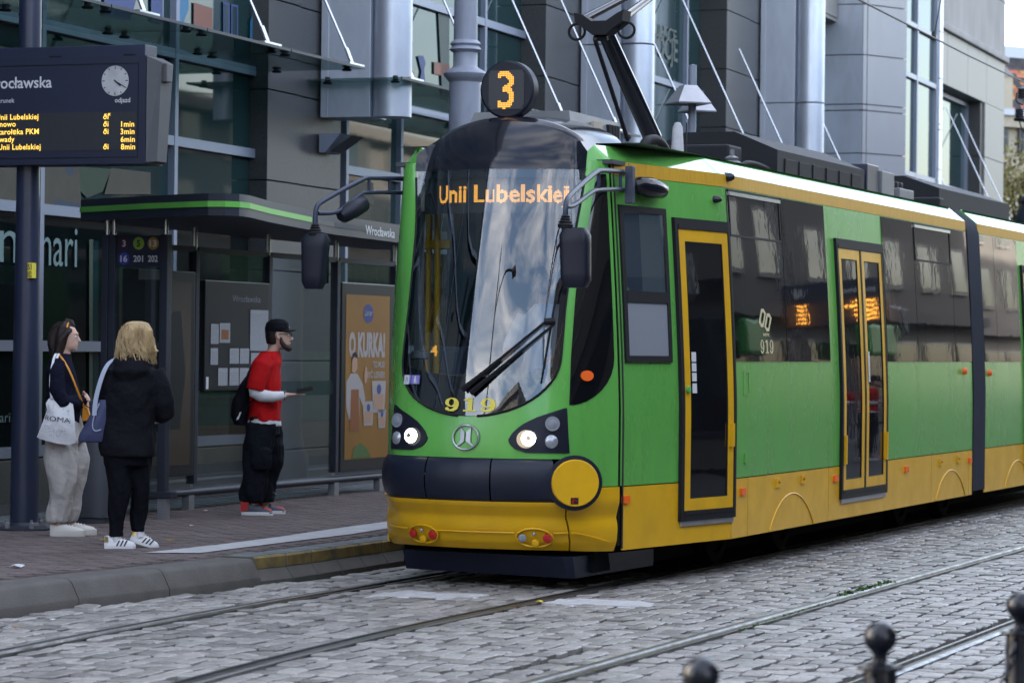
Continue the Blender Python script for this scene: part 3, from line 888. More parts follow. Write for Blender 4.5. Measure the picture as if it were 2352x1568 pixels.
# ================================================================= far brick tenement at the end of the street
FB = Frame(10.5, 108.0, 62.0)
ten = thing('brick_tenement', 'cream and red brick tenement with tiled mansard roof at the street end', 'building', (0, 0, 0), 0)
def bp(px, py, d=0.0): return FB.w(d, FB.at_x(px, py, d).y, FB.at_x(px, py, d).z)
yl, yr = FB.at_x(2240, 300).y, FB.at_x(2700, 300).y
def bbox(nm, m_, y0, y1, z0, z1, x0, x1, par=None):
    return MB().add([FB.w(x, y, z) for x, y, z in ((x0, y0, z0), (x1, y0, z0), (x1, y1, z0), (x0, y1, z0), (x0, y0, z1), (x1, y0, z1), (x1, y1, z1), (x0, y1, z1))],
                    [(0, 1, 2, 3), (4, 5, 6, 7), (0, 1, 5, 4), (1, 2, 6, 5), (2, 3, 7, 6), (3, 0, 4, 7)]).build(nm, m_, par or ten)
zr0 = FB.at_x(2320, 268).z; zr1 = FB.at_x(2330, 122).z; zg = FB.at_x(2330, 95).z
bbox('wall', 'stucco_cream', yl, yr, 0, zr0, -9, 0)
for y in [yl + 1.0 + 3.1 * k for k in range(7)]:
    bbox('brick_panel', 'brick_red', y + 1.75, y + 3.0, .5, zr0 - 2.6, 0, .06)
bbox('cornice', 'stucco_cream', yl, yr, zr0 - .45, zr0, 0, .45)
bbox('cornice', 'roof_sheet', yl, yr, zr0, zr0 + .25, -.2, .6)
bbox('roof_ridge', 'roof_sheet', yl, yr, zr1, zg, -6, -1.5)
# mansard slope with rows of tiles
tz_ = zr0 + .25; rows = 14
tiles = MB(); tiles2 = MB()
MB().quad(FB.w(0, yl, tz_), FB.w(0, yr, tz_), FB.w(-1.62, yr, zr1), FB.w(-1.62, yl, zr1)).build('roof_slope', 'roof_tile_dark', ten)
for r in range(rows):
    for c in range(int((yr - yl) / .5)):
        z0 = lerp(tz_, zr1, r / rows); z1 = lerp(tz_, zr1, (r + 1) / rows); x0 = lerp(0, -1.6, r / rows); x1 = lerp(0, -1.6, (r + 1) / rows)
        y0 = yl + c * .5 + (.25 if r % 2 else 0)
        t = tiles if (fnoise(c * .33, r * .5) + random.uniform(-.5, .5)) > .05 else tiles2
        t.add([FB.w(x0 + .07, y0 + .02, z0 - .03), FB.w(x0 + .07, y0 + .48, z0 - .03), FB.w(x1 + .02, y0 + .48, z1), FB.w(x1 + .02, y0 + .02, z1)], [(0, 1, 2, 3)])
tag(tiles.build('roof_tiles', 'roof_tile', ten), kind='stuff'); tag(tiles2.build('dark_roof_tiles', 'roof_tile_dark', ten), kind='stuff')
def bwin(px0, py0, px1, py1, par):
    a, b = FB.at_x(px0, py1, .1), FB.at_x(px1, py0, .1)
    w_ = bbox('window', 'navy_paint', a.y - .1, b.y + .1, a.z - .1, b.z + .1, .02, .12, ten)
    zm = lerp(a.z, b.z, .58)
    for z0, z1 in ((a.z, zm - .05), (zm + .05, b.z)): bbox('pane', 'far_glass', a.y, b.y, z0, z1, .12, .15, w_)
dw = bbox('dormer', 'stucco_cream', FB.at_x(2288, 250, .3).y, FB.at_x(2326, 250, .3).y, tz_, FB.at_x(2300, 175, .3).z, -1.4, .3)
MB().add([bp(2284, 176, .35), bp(2330, 176, .35), bp(2306, 148, .35), bp(2284, 176, -1.4), bp(2330, 176, -1.4), bp(2306, 148, -1.4)], [(0, 1, 2), (3, 5, 4), (0, 3, 4, 1), (1, 4, 5, 2), (2, 5, 3, 0)]).build('dormer_gable', 'stucco_grey', ten)
for px0, py0, px1, py1 in ((2300, 205, 2314, 246), (2297, 292, 2312, 345), (2292, 378, 2306, 425), (2345, 300, 2362, 350)):
    bwin(px0, py0, px1, py1, ten)
# autumn tree at the street end
def tree(name, label, base, h, r, seed, m_='leaf', n=2600, trunk_h=.35):
    rt = thing(name, label, 'tree', base); rr = random.Random(seed)
    mb = MB().tube([(0, 0, 0), (.05, .02, h * .3), (-.05, .05, h * .6), (.05, 0, h * .85)], [.2, .15, .09, .03], 8)
    cl = []
    for k in range(16):
        a = rr.uniform(0, 2 * PI); zz = rr.uniform(trunk_h, .95) * h; rad = r * rr.uniform(.35, .95) * math.sin(PI * min(.95, (zz / h - trunk_h) / (1 - trunk_h) * .8 + .18))
        c = Vector((rad * math.cos(a), rad * math.sin(a), zz)); cl.append(c)
        mb.tube([(0, 0, zz * .7), c * .6 + Vector((0, 0, zz * .3)), c], [.06, .04, .015], 5)
    mb.build('trunk', 'bark', rt, 60)
    lf = MB()
    for k in range(n):
        c = rr.choice(cl); s_ = r * .32
        p = c + Vector((rr.gauss(0, s_), rr.gauss(0, s_), rr.gauss(0, s_ * .7)))
        d1 = Vector((rr.gauss(0, 1), rr.gauss(0, 1), rr.gauss(0, 1))).normalized(); d2 = d1.orthogonal().normalized()
        L_ = rr.uniform(.05, .11) * (r / 2.2)
        lf.add([p - d1 * L_, p + d2 * L_ * .5, p + d1 * L_, p - d2 * L_ * .5], [(0, 1, 2, 3)])
    lf.build('crown', m_, rt, fix=False)
    return rt
tree('autumn_tree', 'yellowing autumn tree in front of the brick tenement', tuple(on_plane(2335, 900, (0, 86, 0), Vector((0, 1, 0))).xy) + (0,), 7.6, 2.4, 5, n=5200)

# ================================================================= houses across the street (seen in the windows) and two added behind the viewer to cut low sky light
def opp_house(label, ox, oy, deg, y0, y1, h, m_, bays, floors, sign=None, shop='shop_dark'):
    F_ = Frame(ox, oy, deg)
    t = thing('street_house', label, 'building', F_.o, F_.ang, 'houses on the opposite side of the street')
    MB().box(0, 9, y0, y1, 0, h).build('wall', m_, t)
    fh = (h - 4.2) / floors; bw = (y1 - y0) / bays
    for b in range(bays):
        yb = y0 + b * bw
        sw = MB().box(-.05, .3, yb + .35, yb + bw - .35, .5, 3.2).build('shop_window', 'navy_paint', t)
        MB().box(-.07, -.05, yb + .45, yb + bw - .45, .6, 3.1).build('pane', shop, sw)
        for f in range(floors):
            z0 = 4.2 + f * fh + .7
            w2 = MB().box(-.08, .3, yb + bw * .28, yb + bw * .72, z0 - .1, z0 + fh * .62).build('window', 'stucco_grey', t)
            MB().box(-.10, -.08, yb + bw * .31, yb + bw * .69, z0, z0 + fh * .62 - .1).build('pane', 'far_glass', w2)
    MB().box(-.35, 0, y0, y1, 3.75, 4.05).build('cornice', m_, t)
    MB().box(-.5, 0, y0, y1, h - .4, h).build('cornice', m_, t)
    return t, F_
OPX, OPY = TR.w(13.0, 0).x, TR.w(13.0, 0).y
t1, F1 = opp_house('grey house with dark shop windows opposite the tram nose', OPX, OPY, 22.25, -14, 6, 9.5, 'opp_wall', 6, 2)
t2, F2 = opp_house('darker grey house with a green shop sign across the street', OPX, OPY, 22.25, 6.2, 26, 8.8, 'opp_wall', 5, 2)
t3, F3 = opp_house('grey plastered house with drainpipes across the street', OPX, OPY, 22.25, 26.2, 44, 9.6, 'opp_wall', 5, 2)
t4, F4 = opp_house('pale house near the street end on the right side', OPX, OPY, 22.25, 44.2, 62, 8.6, 'opp_wall', 5, 2)
t5, F5 = opp_house('last pale house on the right side of the street', TR.w(15, 0).x, TR.w(15, 0).y, 22.25, 64, 84, 9.0, 'opp_wall_light', 6, 2)
for t, y in ((t2, 16.0), (t3, 27.5), (t3, 35.5), (t3, 43.0), (t4, 52)):
    MB().tube([(-.12, y, 8.0), (-.12, y, 4.3), (-.48, y, 4.1), (-.48, y, 3.5), (-.12, y, 3.1), (-.12, y, .1)], .06, 8).build('drainpipe', 'plate_metal', t)
for t, y0 in ((t2, 12.0), (t3, 37.0), (t4, 47.5)): MB().box(-.75, -.36, y0, y0 + 2.4, 2.7, 3.6, .1).build('shop_sign', 'opp_sign_green', t)
t6, F6 = opp_house('unseen house added behind the viewer to cut the low sky light', -34, -16, 64, -30, 30, 10.0, 'opp_wall', 10, 3)  # made-up house, blocks low sky light on the tram front
t7, F7 = opp_house('unseen house added across the junction to darken the tram front', 16, -30, 150, -20, 24, 11.0, 'opp_wall', 8, 3)  # also made up, hides low sky from the nose and bumper
nb_ = thing('shade_block', 'unseen grey block added to shade the houses across the street', 'building', FA.o, FA.ang)  # added out of view to keep sun off the houses opposite
MB().box(-30, -9, 51, 86, 0, 24).build('wall', 'opp_wall', nb_)
MB().box(-30.2, -8.8, 50.8, 86.2, 24, 24.6).build('parapet', 'roof_sheet', nb_)
for k in range(8):
    for f in range(6): MB().box(-9, -8.96, 52.5 + k * 4.2, 54.6 + k * 4.2, 2 + f * 3.6, 4 + f * 3.6).build('window', 'far_glass', nb_)
# ================================================================= tram
tram = thing('tram', 'green and yellow articulated tram, route 3 to Unii Lubelskiej, car 919', 'tram', TR.o, TR.ang)
_qs = np.linspace(0, 1, 201)
def _sm(a, n=9, k=3):
    for _ in range(k):
        p = np.concatenate([2 * a[0] - a[1:n + 1][::-1], a, 2 * a[-1] - a[-n - 1:-1][::-1]])
        a = np.convolve(p, np.ones(2 * n + 1) / (2 * n + 1), 'same')[n:-n]
    return a
_QK = [0, .2, .4, .55, .65, .72, .8, .9, 1]
_UU = _sm(np.interp(_qs, _QK, [0, .014, .055, .105, .165, .235, .345, .505, .665])); _UU -= _UU[0]
_VV = _sm(np.interp(_qs, _QK, [0, .2, .395, .53, .61, .66, .72, .802, .885])); _VV -= _VV[0]
def tumb(z): return .095 * max(0, (z - 1.2) / 1.66) ** 1.3
def rake(z):
    if z > .95: return .42 * ((z - .95) / 1.95) ** 1.25 + (.17 * ((z - 2.9) / .37) ** 2 if z > 2.9 else 0)
    if z < .6: return (.6 - z) * .45
    return 0.0
def nose(q, z):
    a = abs(q)
    u = float(np.interp(a, _qs, _UU)); v = float(np.interp(a, _qs, _VV)) - tumb(z) * a
    u += rake(z) * (1 - ss(.6, 1, a))
    return Vector((math.copysign(v, q), u, z))
def nnorm(q, z):
    e = 4e-3
    q1, q2 = max(-1, q - e), min(1, q + e)
    n = (nose(q2, z) - nose(q1, z)).cross(nose(q, z + e) - nose(q, z - e))
    return n.normalized()
def N3(q, z, off=0.0): return nose(q, z) + nnorm(q, z) * off
def lin(a, b, n): return [a + (b - a) * i / (n - 1) for i in range(n)]
WB, WT, WR, WA = 1.60, 2.89, .635, .415
def qw(z):
    if z < WB: return WR * math.sqrt(max(0, 1 - ((WB - z) / WA) ** 2))
    return float(np.interp(z, [1.6, 1.96, 2.48, 2.9, 3.3], [.635, .645, .70, .80, .82]))
def npatch(mb, fl, fr, zs, off, n=10, thick=None):
    if thick: return mb.shell(lambda s_, z, k: N3(lerp(fl(z), fr(z), s_), z, off - thick * k), lin(0, 1, n), zs)
    return mb.grid(lambda s_, z: N3(lerp(fl(z), fr(z), s_), z, off), lin(0, 1, n), zs)
# front panel in green, open where the windscreen sits
arcz = [WB - WA * math.cos(PI / 2 * i / 14) for i in range(15)]
zup = lin(WB, 2.95, 14)
mb = MB()
npatch(mb, lambda z: -.985, lambda z: .985, lin(.905, WB - WA, 9), 0, 44)
for sg in (1, -1):
    npatch(mb, lambda z: sg * qw(z), lambda z: sg * .985, arcz + zup[1:], 0, 16)
    npatch(mb, lambda z: sg * .70, lambda z: sg * .985, lin(.712, .905, 4), 0, 8)
front = mb.build('front_panel', 'tram_green', tram, 60)
mb = MB()                                                     # dark rim round the windscreen
for sg in (1, -1):
    pts = [N3(sg * qw(z), z, .003) for z in arcz[1:] + zup[1:-1]]
    mb.tube(pts, .009, 6)
mb.build('windscreen_seal', 'rubber', tram, 60)
# visor and domed roof front
mb = MB()
def vis(s_, t):
    q = s_ * .815
    zt = 3.27 - .255 * (abs(s_)) ** 2.2
    if t <= 1:
        z = lerp(WT, zt, t)
        return N3(s_ * qw(min(z, 2.9)) if t < .01 else q * lerp(.80 / .815, 1, t), z, .006)
    e = N3(q, zt, .006); k = t - 1
    return Vector((e.x * (1 + .06 * k), e.y + .75 * k, e.z + .045 * math.sin(min(1, k) * PI / 2) * (1 - .3 * abs(s_))))
mb.grid(vis, lin(-1, 1, 33), lin(0, 1, 10) + lin(1.12, 2, 7))
mb.build('visor', 'tram_black', tram, 60)
def roof_pt(sg, u, t, off=0.0):      # t: 0 gutter .. 1 top of the bevelled roof edge
    w_ = hw(u) - tumb(2.955); k = ss(.68, 2.0, u)
    return Vector((sg * (w_ - lerp(.13, .17, k) * t + off), u, 2.957 + lerp(.11, .14, k) * t + off))
def hw(u): return float(np.interp(u, [.665, 2.26, 2.5], [.885, 1.172, 1.175]))
for sg in (1, -1):
    mb = MB().grid(lambda s_, t: vis(sg, t).lerp(roof_pt(sg, .68, t), s_) + Vector((sg * .02, 0, .02)) * math.sin(PI * s_), lin(0, 1, 6), lin(0, 1, 8))
    mb.grid(lambda s_, k: vis(sg, 1 + k).lerp(roof_pt(sg, .68 + .75 * k, 1), s_), lin(0, 1, 4), lin(0, 1, 6))
    mb.build('roof_corner', 'tram_green', tram, 60)
# windscreen, its printed black border, bottom mask
npatch(MB(), lambda z: -qw(z) * .995, lambda z: qw(z) * .995, arcz[1:] + zup[1:-1] + [WT], .006, 33).build('windscreen', 'windscreen', tram, 60)
mb = MB()
def msk(s_, t):
    q = s_ * .62
    zb = WB - WA * math.sqrt(max(0, 1 - (q / WR) ** 2)) + .004
    return N3(q, lerp(zb, 1.455 + .075 * (q / .6) ** 2, t), -.004)
mb.grid(msk, lin(-1, 1, 41), lin(0, 1, 7))
for sg in (1, -1):
    npatch(mb, lambda z: sg * (qw(z) - .045), lambda z: sg * qw(z) * .998, lin(1.52, WT, 10), -.004, 4)
npatch(mb, lambda z: -qw(z), lambda z: qw(z), lin(2.835, WT, 3), -.004, 25)
mb.build('windscreen_mask', 'tram_black', tram, 60)
# destination display behind the glass
def dpt(q, z, off):                                         # upright display, curved like the glass in plan only
    p_ = N3(q, 2.70, off); return Vector((p_.x, p_.y, z))
MB().grid(lambda q, z: dpt(q, z, -.086), lin(-.72, .77, 21), lin(2.590, 2.850, 3)).build('destination_display', 'led_board', tram, 60)
def qtext(q0, z0, off): return lambda x, y: N3(q0 + x, z0 + y, off)
dd = led('destination_lettering', 'Unii Lubelskiej', 'led_amber', tram, lambda x, y: dpt(-.580 + x, 2.664 + y, -.080), .122, rows=14, width=1.215, bold=.02, dot=.85)
# ---- cab inside
mb = MB().box(-.80, .80, .75, 2.2, .9, 1.36).box(-.85, .85, 2.15, 2.2, .9, 3.0).box(-.82, .82, .6, 2.2, 2.93, 2.96)
mb.box(.80, .83, .9, 2.2, .9, 2.95)
mb.build('cab_lining', 'interior', tram)
MB().box(-.55, .55, .42, .75, 1.25, 1.47, .03).build('dashboard', 'dark_panel', tram)
MB().box(.08, .48, 1.3, 1.42, 1.5, 2.25, .05).box(.13, .43, 1.3, 1.4, 2.22, 2.45, .05).box(.08, .48, 1.0, 1.42, 1.4, 1.52, .04).build('driver_seat', 'cab_blue', tram)
a = TR.at_y(1005, 560, .88)
MB().tube([(a.x, .88, 2.9), (a.x, .88, 1.36)], .024, 10).build('grab_pole', 'pole_yellow', tram, 40)
a2 = TR.at_y(985, 600, .98); MB().tube([(a2.x, .98, 2.9), (a2.x, .98, 1.36)], .022, 10).build('grab_pole', 'pole_yellow', tram, 40)
MB().box(a.x - .10, a.x + .10, .865, .895, 2.36, 2.42).build('pole_clamp', 'pole_yellow', tram)
a3 = TR.at_y(963, 600, .75)
MB().box(a3.x - .035, a3.x + .02, .74, .80, 1.42, 2.62, .01).build('cab_pillar', 'cab_grey', tram)
a4 = TR.at_y(955, 815, .55)
MB().lathe([(.0, -.01), (.055, -.01), (.07, 0), (.06, .045), (.0, .055)], (a4.x, .62, a4.z - .02)).build('ticket_reader', 'cab_grey', tram, 40)
a5 = TR.at_y(1003, 806, .75)
MB().box(a5.x - .14, a5.x + .10, .95, 1.25, 1.40, 1.66, .04).build('front_seat', 'cab_blue', tram)
led('run_number', '4', 'led_amber', tram, lambda x, y: (a5.x + x, .70, a5.z - .035 + y), .075, rows=9, bold=.02, align=.5)
# ---- lettering and signs on the front
def nine():
    v, f = [], []
    n = 28
    for i in range(n):
        a = 2 * PI * i / n
        v += [(-.02 + .43 * math.cos(a), .66 + .34 * math.sin(a)), (-.04 + .165 * math.cos(a), .66 + .26 * math.sin(a))]
        f.append((2 * i, 2 * ((i + 1) % n), 2 * ((i + 1) % n) + 1, 2 * i + 1))
    o = len(v); path = [(.31, .72, .12), (.31, .45, .14), (.24, .22, .14), (.08, .08, .10), (-.14, .06, .07), (-.30, .13, .07)]
    for i, (x, y, w_) in enumerate(path):
        a = path[max(0, i - 1)]; b = path[min(len(path) - 1, i + 1)]
        d = Vector((b[0] - a[0], b[1] - a[1])).normalized()
        v += [(x - d.y * w_, y + d.x * w_), (x + d.y * w_, y - d.x * w_)]
    f += [(o + 2 * i, o + 2 * i + 1, o + 2 * i + 3, o + 2 * i + 2) for i in range(len(path) - 1)]
    o = len(v); v += [(-.30 + .12 * math.cos(2 * PI * i / 12), .18 + .12 * math.sin(2 * PI * i / 12)) for i in range(12)]; f.append(tuple(range(o, o + 12)))
    return v, f
def one():
    return ([(-.14, .06), (.16, .06), (.16, 1), (-.14, 1), (-.42, .0), (.42, 0), (.42, .11), (-.42, .11), (-.42, .80), (-.14, .80), (-.14, 1), (-.06, 1), (-.42, .90)],
            [(0, 1, 2, 3), (4, 5, 6, 7), (8, 9, 11, 12)])
def digits919(name, fn, mt, par):
    mb = MB()
    for k, (c, w_, g) in enumerate(((0, 1, nine()), (1.15, .95, one()), (2.25, 1, nine()))):
        mb.add([fn(x * w_ + c, y) for x, y in g[0]], g[1])
    return mb.build(name, mt, par, fix=False)
digits919('car_number', lambda x, y: N3(-.120 + x * .118, 1.217 + y * .090, .012), 'yellow_print', tram)
for k, g in enumerate(('♿', None)):
    q0 = -.575 + k * .086
    s1 = npatch(MB(), lambda z: q0, lambda z: q0 + .080, lin(1.396, 1.456, 3), .010, 4).build('access_sticker', 'violet', tram)
    if g: text('symbol', g, 'white_print', s1, qtext(q0 + .012, 1.403, .013), .042, width=.055, bold=.01)
    else:
        m2 = MB()
        for pts in ([(.034, .044), (.046, .044), (.046, .054), (.034, .054)], [(.028, .020), (.052, .020), (.050, .042), (.030, .042)], [(.030, .004), (.039, .004), (.039, .020), (.031, .020)],
                    [(.041, .004), (.050, .004), (.049, .020), (.041, .020)], [(.057, .004), (.060, .004), (.058, .026), (.055, .026)]):
            m2.poly([N3(q0 + x, 1.396 + y, .013) for x, y in pts])
        m2.build('symbol', 'white_print', s1, fix=False)
# emblem
def emb(px, py): return N3((px - 948) * .000595, 1.042 - (py - 832) * .000543, .012)
mb = MB(); ring = [(948 + 158 * math.cos(2 * PI * i / 40), 832 + 152 * math.sin(2 * PI * i / 40)) for i in range(40)]
mb.tube([emb(*p) for p in ring], .0075, 6, closed=True)
mb.build('emblem_ring', 'plate_metal', tram, 60)
mb = MB()
for pts in ([(882, 712), (938, 768), (936, 880), (905, 915), (845, 945), (838, 932), (878, 900), (888, 862)], [(1010, 712), (956, 768), (956, 880), (1050, 952), (1060, 938), (1014, 898), (1008, 862)]):
    mb.prism(pts, lambda x, y, d: emb(x, y) + Vector((0, d, 0)), -.004, .008)
mb.build('emblem_blades', 'plate_metal', tram)
# headlight clusters
HZ = [.944, .965, 1.0, 1.032, 1.082, 1.137, 1.182, 1.221, 1.252]; HQ = [.436, .357, .31, .30, .328, .391, .479, .59, .686]
def on_nose_disc(mb, q, z, r, off, h=.012, rx=None, n=24, sg=1, dome=0.0):
    c = N3(sg * q, z, off); nn = (nnorm(sg * q, z) * .6 + Vector((0, -1, 0)) * .4).normalized()
    ax = Vector((0, 0, 1)).cross(nn).normalized(); ay = nn.cross(ax)
    rx = rx or r
    pts = [(math.cos(2 * PI * i / n), math.sin(2 * PI * i / n)) for i in range(n)]
    rg = [[c + ax * x * rx + ay * y * r - nn * h for x, y in pts], [c + ax * x * rx + ay * y * r for x, y in pts], [c + ax * x * rx * .55 + ay * y * r * .55 + nn * (dome * .8) for x, y in pts]]
    return mb.rings(rg)
for sg in (1, -1):
    hq = lambda z: sg * float(np.interp(z, HZ, HQ)); hr = lambda z: sg * float(np.interp(z, [.944, 1.252], [.722, .692]))
    hous = npatch(MB(), hq, hr, lin(.946, 1.250, 15), .007, 12, .02).build('headlight_cluster', 'mirror_plastic', tram, 50)
    on_nose_disc(MB(), .424, 1.037, .062, .014, rx=.066, sg=sg).build('reflector', 'reflector', hous, 40)
    on_nose_disc(MB(), .440, 1.041, .050, .020, sg=sg, dome=.02).build('headlight', 'headlight', hous, 40)
    on_nose_disc(MB(), .440, 1.041, .017, .040, sg=sg).build('bulb', 'reflector', hous, 40)
    on_nose_disc(MB(), .596, 1.142, .050, .022, sg=sg).build('lamp_ring', 'clear_lens', hous, 40)
    on_nose_disc(MB(), .596, 1.142, .030, .027, sg=sg, dome=.006).build('day_lamp', 'cab_grey', hous, 40)
    on_nose_disc(MB(), .598, 1.022, .045, .014, sg=sg, dome=.018).build('fog_lamp', 'clear_lens', hous, 40)
# bumper: three rolls with gaps, yellow round end covers
def bump(q, a, out=.062):
    p = nose(q, .755); n = nnorm(q, .755); n.z = 0; n.normalize()
    return p + n * (out * math.cos(a) - .01) + Vector((0, 0, .150 * math.sin(a)))
for q0, q1 in ((-.87, -.290), (-.280, .186), (.196, .61)):
    MB().grid(lambda q, a: bump(q, a), lin(q0, q1, 16), lin(-PI / 2 - .3, PI / 2 + .3, 15)).build('bumper_section', 'bumper', tram, 60)
for sg in (1,):
    c = N3(sg * .72, .745, .070); nn = Vector((sg * .62, -.78, 0)).normalized()
    ax = Vector((0, 0, 1)).cross(nn)
    def dsk(r, h, rz=1.0): return [c + ax * (math.cos(2 * PI * i / 36) * r * 1.05) + Vector((0, 0, math.sin(2 * PI * i / 36) * r * rz)) + nn * h for i in range(36)]
    MB().rings([dsk(.160, -.12), dsk(.185, -.02), dsk(.188, .0), dsk(.17, .004)]).build('bumper_collar', 'bumper', tram, 40)
    d_ = MB().rings([dsk(.160, -.06), dsk(.160, .018), dsk(.155, .026)]).build('bumper_end_cover', 'tram_yellow', tram, 40)
    if sg > 0:
        k = lambda x, z: c + ax * x + Vector((0, 0, z)) + nn * .029
        st = MB().quad(k(-.035, -.142), k(.020, -.142), k(.020, -.098), k(-.035, -.098)).build('sticker', 'display_black', d_)
        MB().poly([k(-.028, -.136), k(-.016, -.136), k(-.010, -.106), k(-.020, -.106)]).poly([k(-.018, -.112), k(.012, -.126), k(.012, -.118), k(-.016, -.106)]).build('pictogram', 'red_lens', st).location = nn * .002
# yellow apron under the bumper
def apron(q, z, side):
    off = float(np.interp(z, [.26, .33, .42, .455, .50, .56, .61], [-.040, -.006, .002, -.002, -.016, .004, .020]))
    return N3(q, z, off - .02 * side)
zs = lin(.262, .612, 22)
MB().shell(apron, lin(-1, .695, 50), zs).build('front_apron', 'tram_yellow', tram, 50)
MB().shell(lambda q, z, k: apron(q, z, k) if z < .58 else N3(q, z, .018 - .02 * k), lin(.708, .985, 12), lin(.262, .706, 18)).build('corner_apron', 'tram_yellow', tram, 50)
for sg, qc in ((1, .455), (-1, .372)):
    mb = MB(); mb.tube([N3(sg * qc + .125 * math.cos(2 * PI * i / 36), .372 + .064 * math.sin(2 * PI * i / 36), .012) for i in range(36)], .008, 6, closed=True)
    rim = mb.build('lamp_recess', 'tram_yellow', tram, 60)
    for dq, dz, r, m_ in ((-.083, .003, .028, 'red_lens' if sg < 0 else 'clear_lens'), (.088, .003, .031, 'red_lens'), (0.0, .030, .012, 'clear_lens'), (.0, -.032, .026, 'tram_yellow')):
        on_nose_disc(MB(), sg * (sg * qc + dq), .372 + dz, r, .028, sg=sg, dome=.006).build('tail_lamp' if 'lens' in m_ and r > .02 else 'bolt_cap', m_, rim, 40)
for q0, q1 in ((-.80, -.51), (-.24, .32), (.59, .69)): MB().tube([N3(q, .405, .016) for q in lin(q0, q1, 10)], .006, 5).build('apron_crease', 'tram_yellow', tram, 60)
MB().tube([N3(q, .405 - .55 * max(0, q - .72) ** 1.3, .020) for q in lin(.71, .93, 10)], .007, 5).build('apron_crease', 'tram_yellow', tram, 60)
# plough and underside
mb = MB().add([(-.62, .42, .10), (.62, .36, .085), (.66, .40, .085), (.80, 1.60, .10), (.76, 1.60, .10), (.60, .43, .085), (-.60, .48, .10)] +
              [(-.62, .36, .235), (.60, .30, .235), (.66, .34, .235), (.80, 1.60, .22), (.76, 1.60, .22), (.60, .40, .235), (-.60, .45, .235)],
              [tuple(range(7)), tuple(range(13, 6, -1))] + [(i, (i + 1) % 7, (i + 1) % 7 + 7, i + 7) for i in range(7)])
mb.build('plough', 'bumper', tram)
MB().box(-.72, .72, .60, 17.4, .11, .34).box(-.95, .95, 1.6, 17.4, .345, .9).build('underframe', 'under', tram)  # lower near-black box added to darken the see-through gap beneath
# ---- body sides
def hw(u): return float(np.interp(u, [.665, 2.26, 2.5], [.885, 1.172, 1.175]))
def side(sg, u, z, off=0.0): return Vector((sg * (hw(u) - tumb(z) + off), u, z))
def spatch(mb, sg, u0, u1, z0, z1, off, thick=.012, nu=None, nz=None):
    nu = nu or max(2, int((u1 - u0) / .35) + 2)
    nz = nz or (max(2, int((z1 - z0) / .14) + 2) if z1 > 1.2 else 2)
    us = sorted(set(lin(u0, u1, nu) + ([2.26] if u0 < 2.26 < u1 else [])))
    return mb.shell(lambda u, z, k: side(sg, u, z, off - thick * k), us, lin(z0, z1, nz))
def roof_pt(sg, u, t, off=0.0):      # t: 0 gutter .. 1 top of the bevelled roof edge
    w_ = hw(u) - tumb(2.955); k = ss(.68, 2.0, u)
    return Vector((sg * (w_ - lerp(.13, .17, k) * t + off), u, 2.957 + lerp(.11, .14, k) * t + off))
U0, U1 = .675, 9.945
V0, V1 = 10.476, 17.6
def body(sg, u0, u1, hatch, nm=''):
    if u0 < 2:
        if sg > 0: spatch(MB(), sg, u0, 2.300, .712, 2.858, 0).build('side_panel', 'tram_green', tram, 40)
        else:
            spatch(MB(), sg, u0, 2.300, .712, 1.50, 0).build('side_panel', 'tram_green', tram, 40)
            spatch(MB(), sg, .72, 2.29, 1.505, 2.855, 0, .006).build('cab_left_window', 'clear_glass', tram, 40)  # hidden cab side opened and glazed to let light inside
        for a, c in ((2.304, 4.985), (4.989, 6.690), (6.694, u1)): spatch(MB(), sg, a, c, .712, 2.858, 0).build('side_panel', 'tram_green', tram, 40)
    else: spatch(MB(), sg, u0, u1, .712, 2.858, 0).build('side_panel', 'tram_green', tram, 40)
    b = MB(); b.shell(lambda u, z, k: side(sg, u, z, .002 - .012 * k), sorted(set(lin(u0, u1, 14) + ([2.26] if u0 < 2.26 else []))), lin(2.861, 2.955, 3)); b.build('roof_band', 'tram_band', tram, 40)
    b = MB(); b.shell(lambda u, t, k: roof_pt(sg, u, t, -.012 * k), sorted(set(lin(u0, u1, 14) + ([2.26] if u0 < 2.26 else []))), lin(0, 1, 4)); b.build('roof_edge', 'tram_green_gloss', tram, 40)
    for a, c in zip(hatch, hatch[1:]):
        spatch(MB(), sg, a + .006, c - .006, .268, .704, .001).build('lower_panel', 'tram_yellow', tram, 40)
for sg in (1, -1):
    body(sg, U0, U1, [.69, 2.26, 2.645, 4.83, 8.30, 9.80, U1])
    body(sg, V0, V1, [V0, 13.0, 15.5, V1])
    spatch(MB(), sg, .68 if sg > 0 else 2.2, U1, .30, 2.9, -.02, .01).build('body_frame', 'seam', tram)
    spatch(MB(), sg, V0, V1, .30, 2.9, -.02, .01).build('body_frame', 'seam', tram)
mb = MB()
for a, c in ((U0 + .2, U1), (V0, V1)):
    mb.add([(-.93, a, 3.092), (.93, a, 3.092), (.93, c, 3.092), (-.93, c, 3.092)], [(0, 1, 2, 3)])
mb.build('roof_deck', 'tram_roof', tram)
for y in (U1 - .004, V0 + .004):
    MB().poly([(-1.16, y, .3), (1.16, y, .3), (1.165, y, 1.3), (1.075, y, 2.95), (.91, y, 3.09), (-.91, y, 3.09), (-1.075, y, 2.95), (-1.165, y, 1.3)]).build('end_wall', 'tram_green', tram)
MB().tube([side(1, .682, z, .004) for z in lin(.28, 2.95, 16)], .007, 5).build('cab_joint', 'seam', tram)
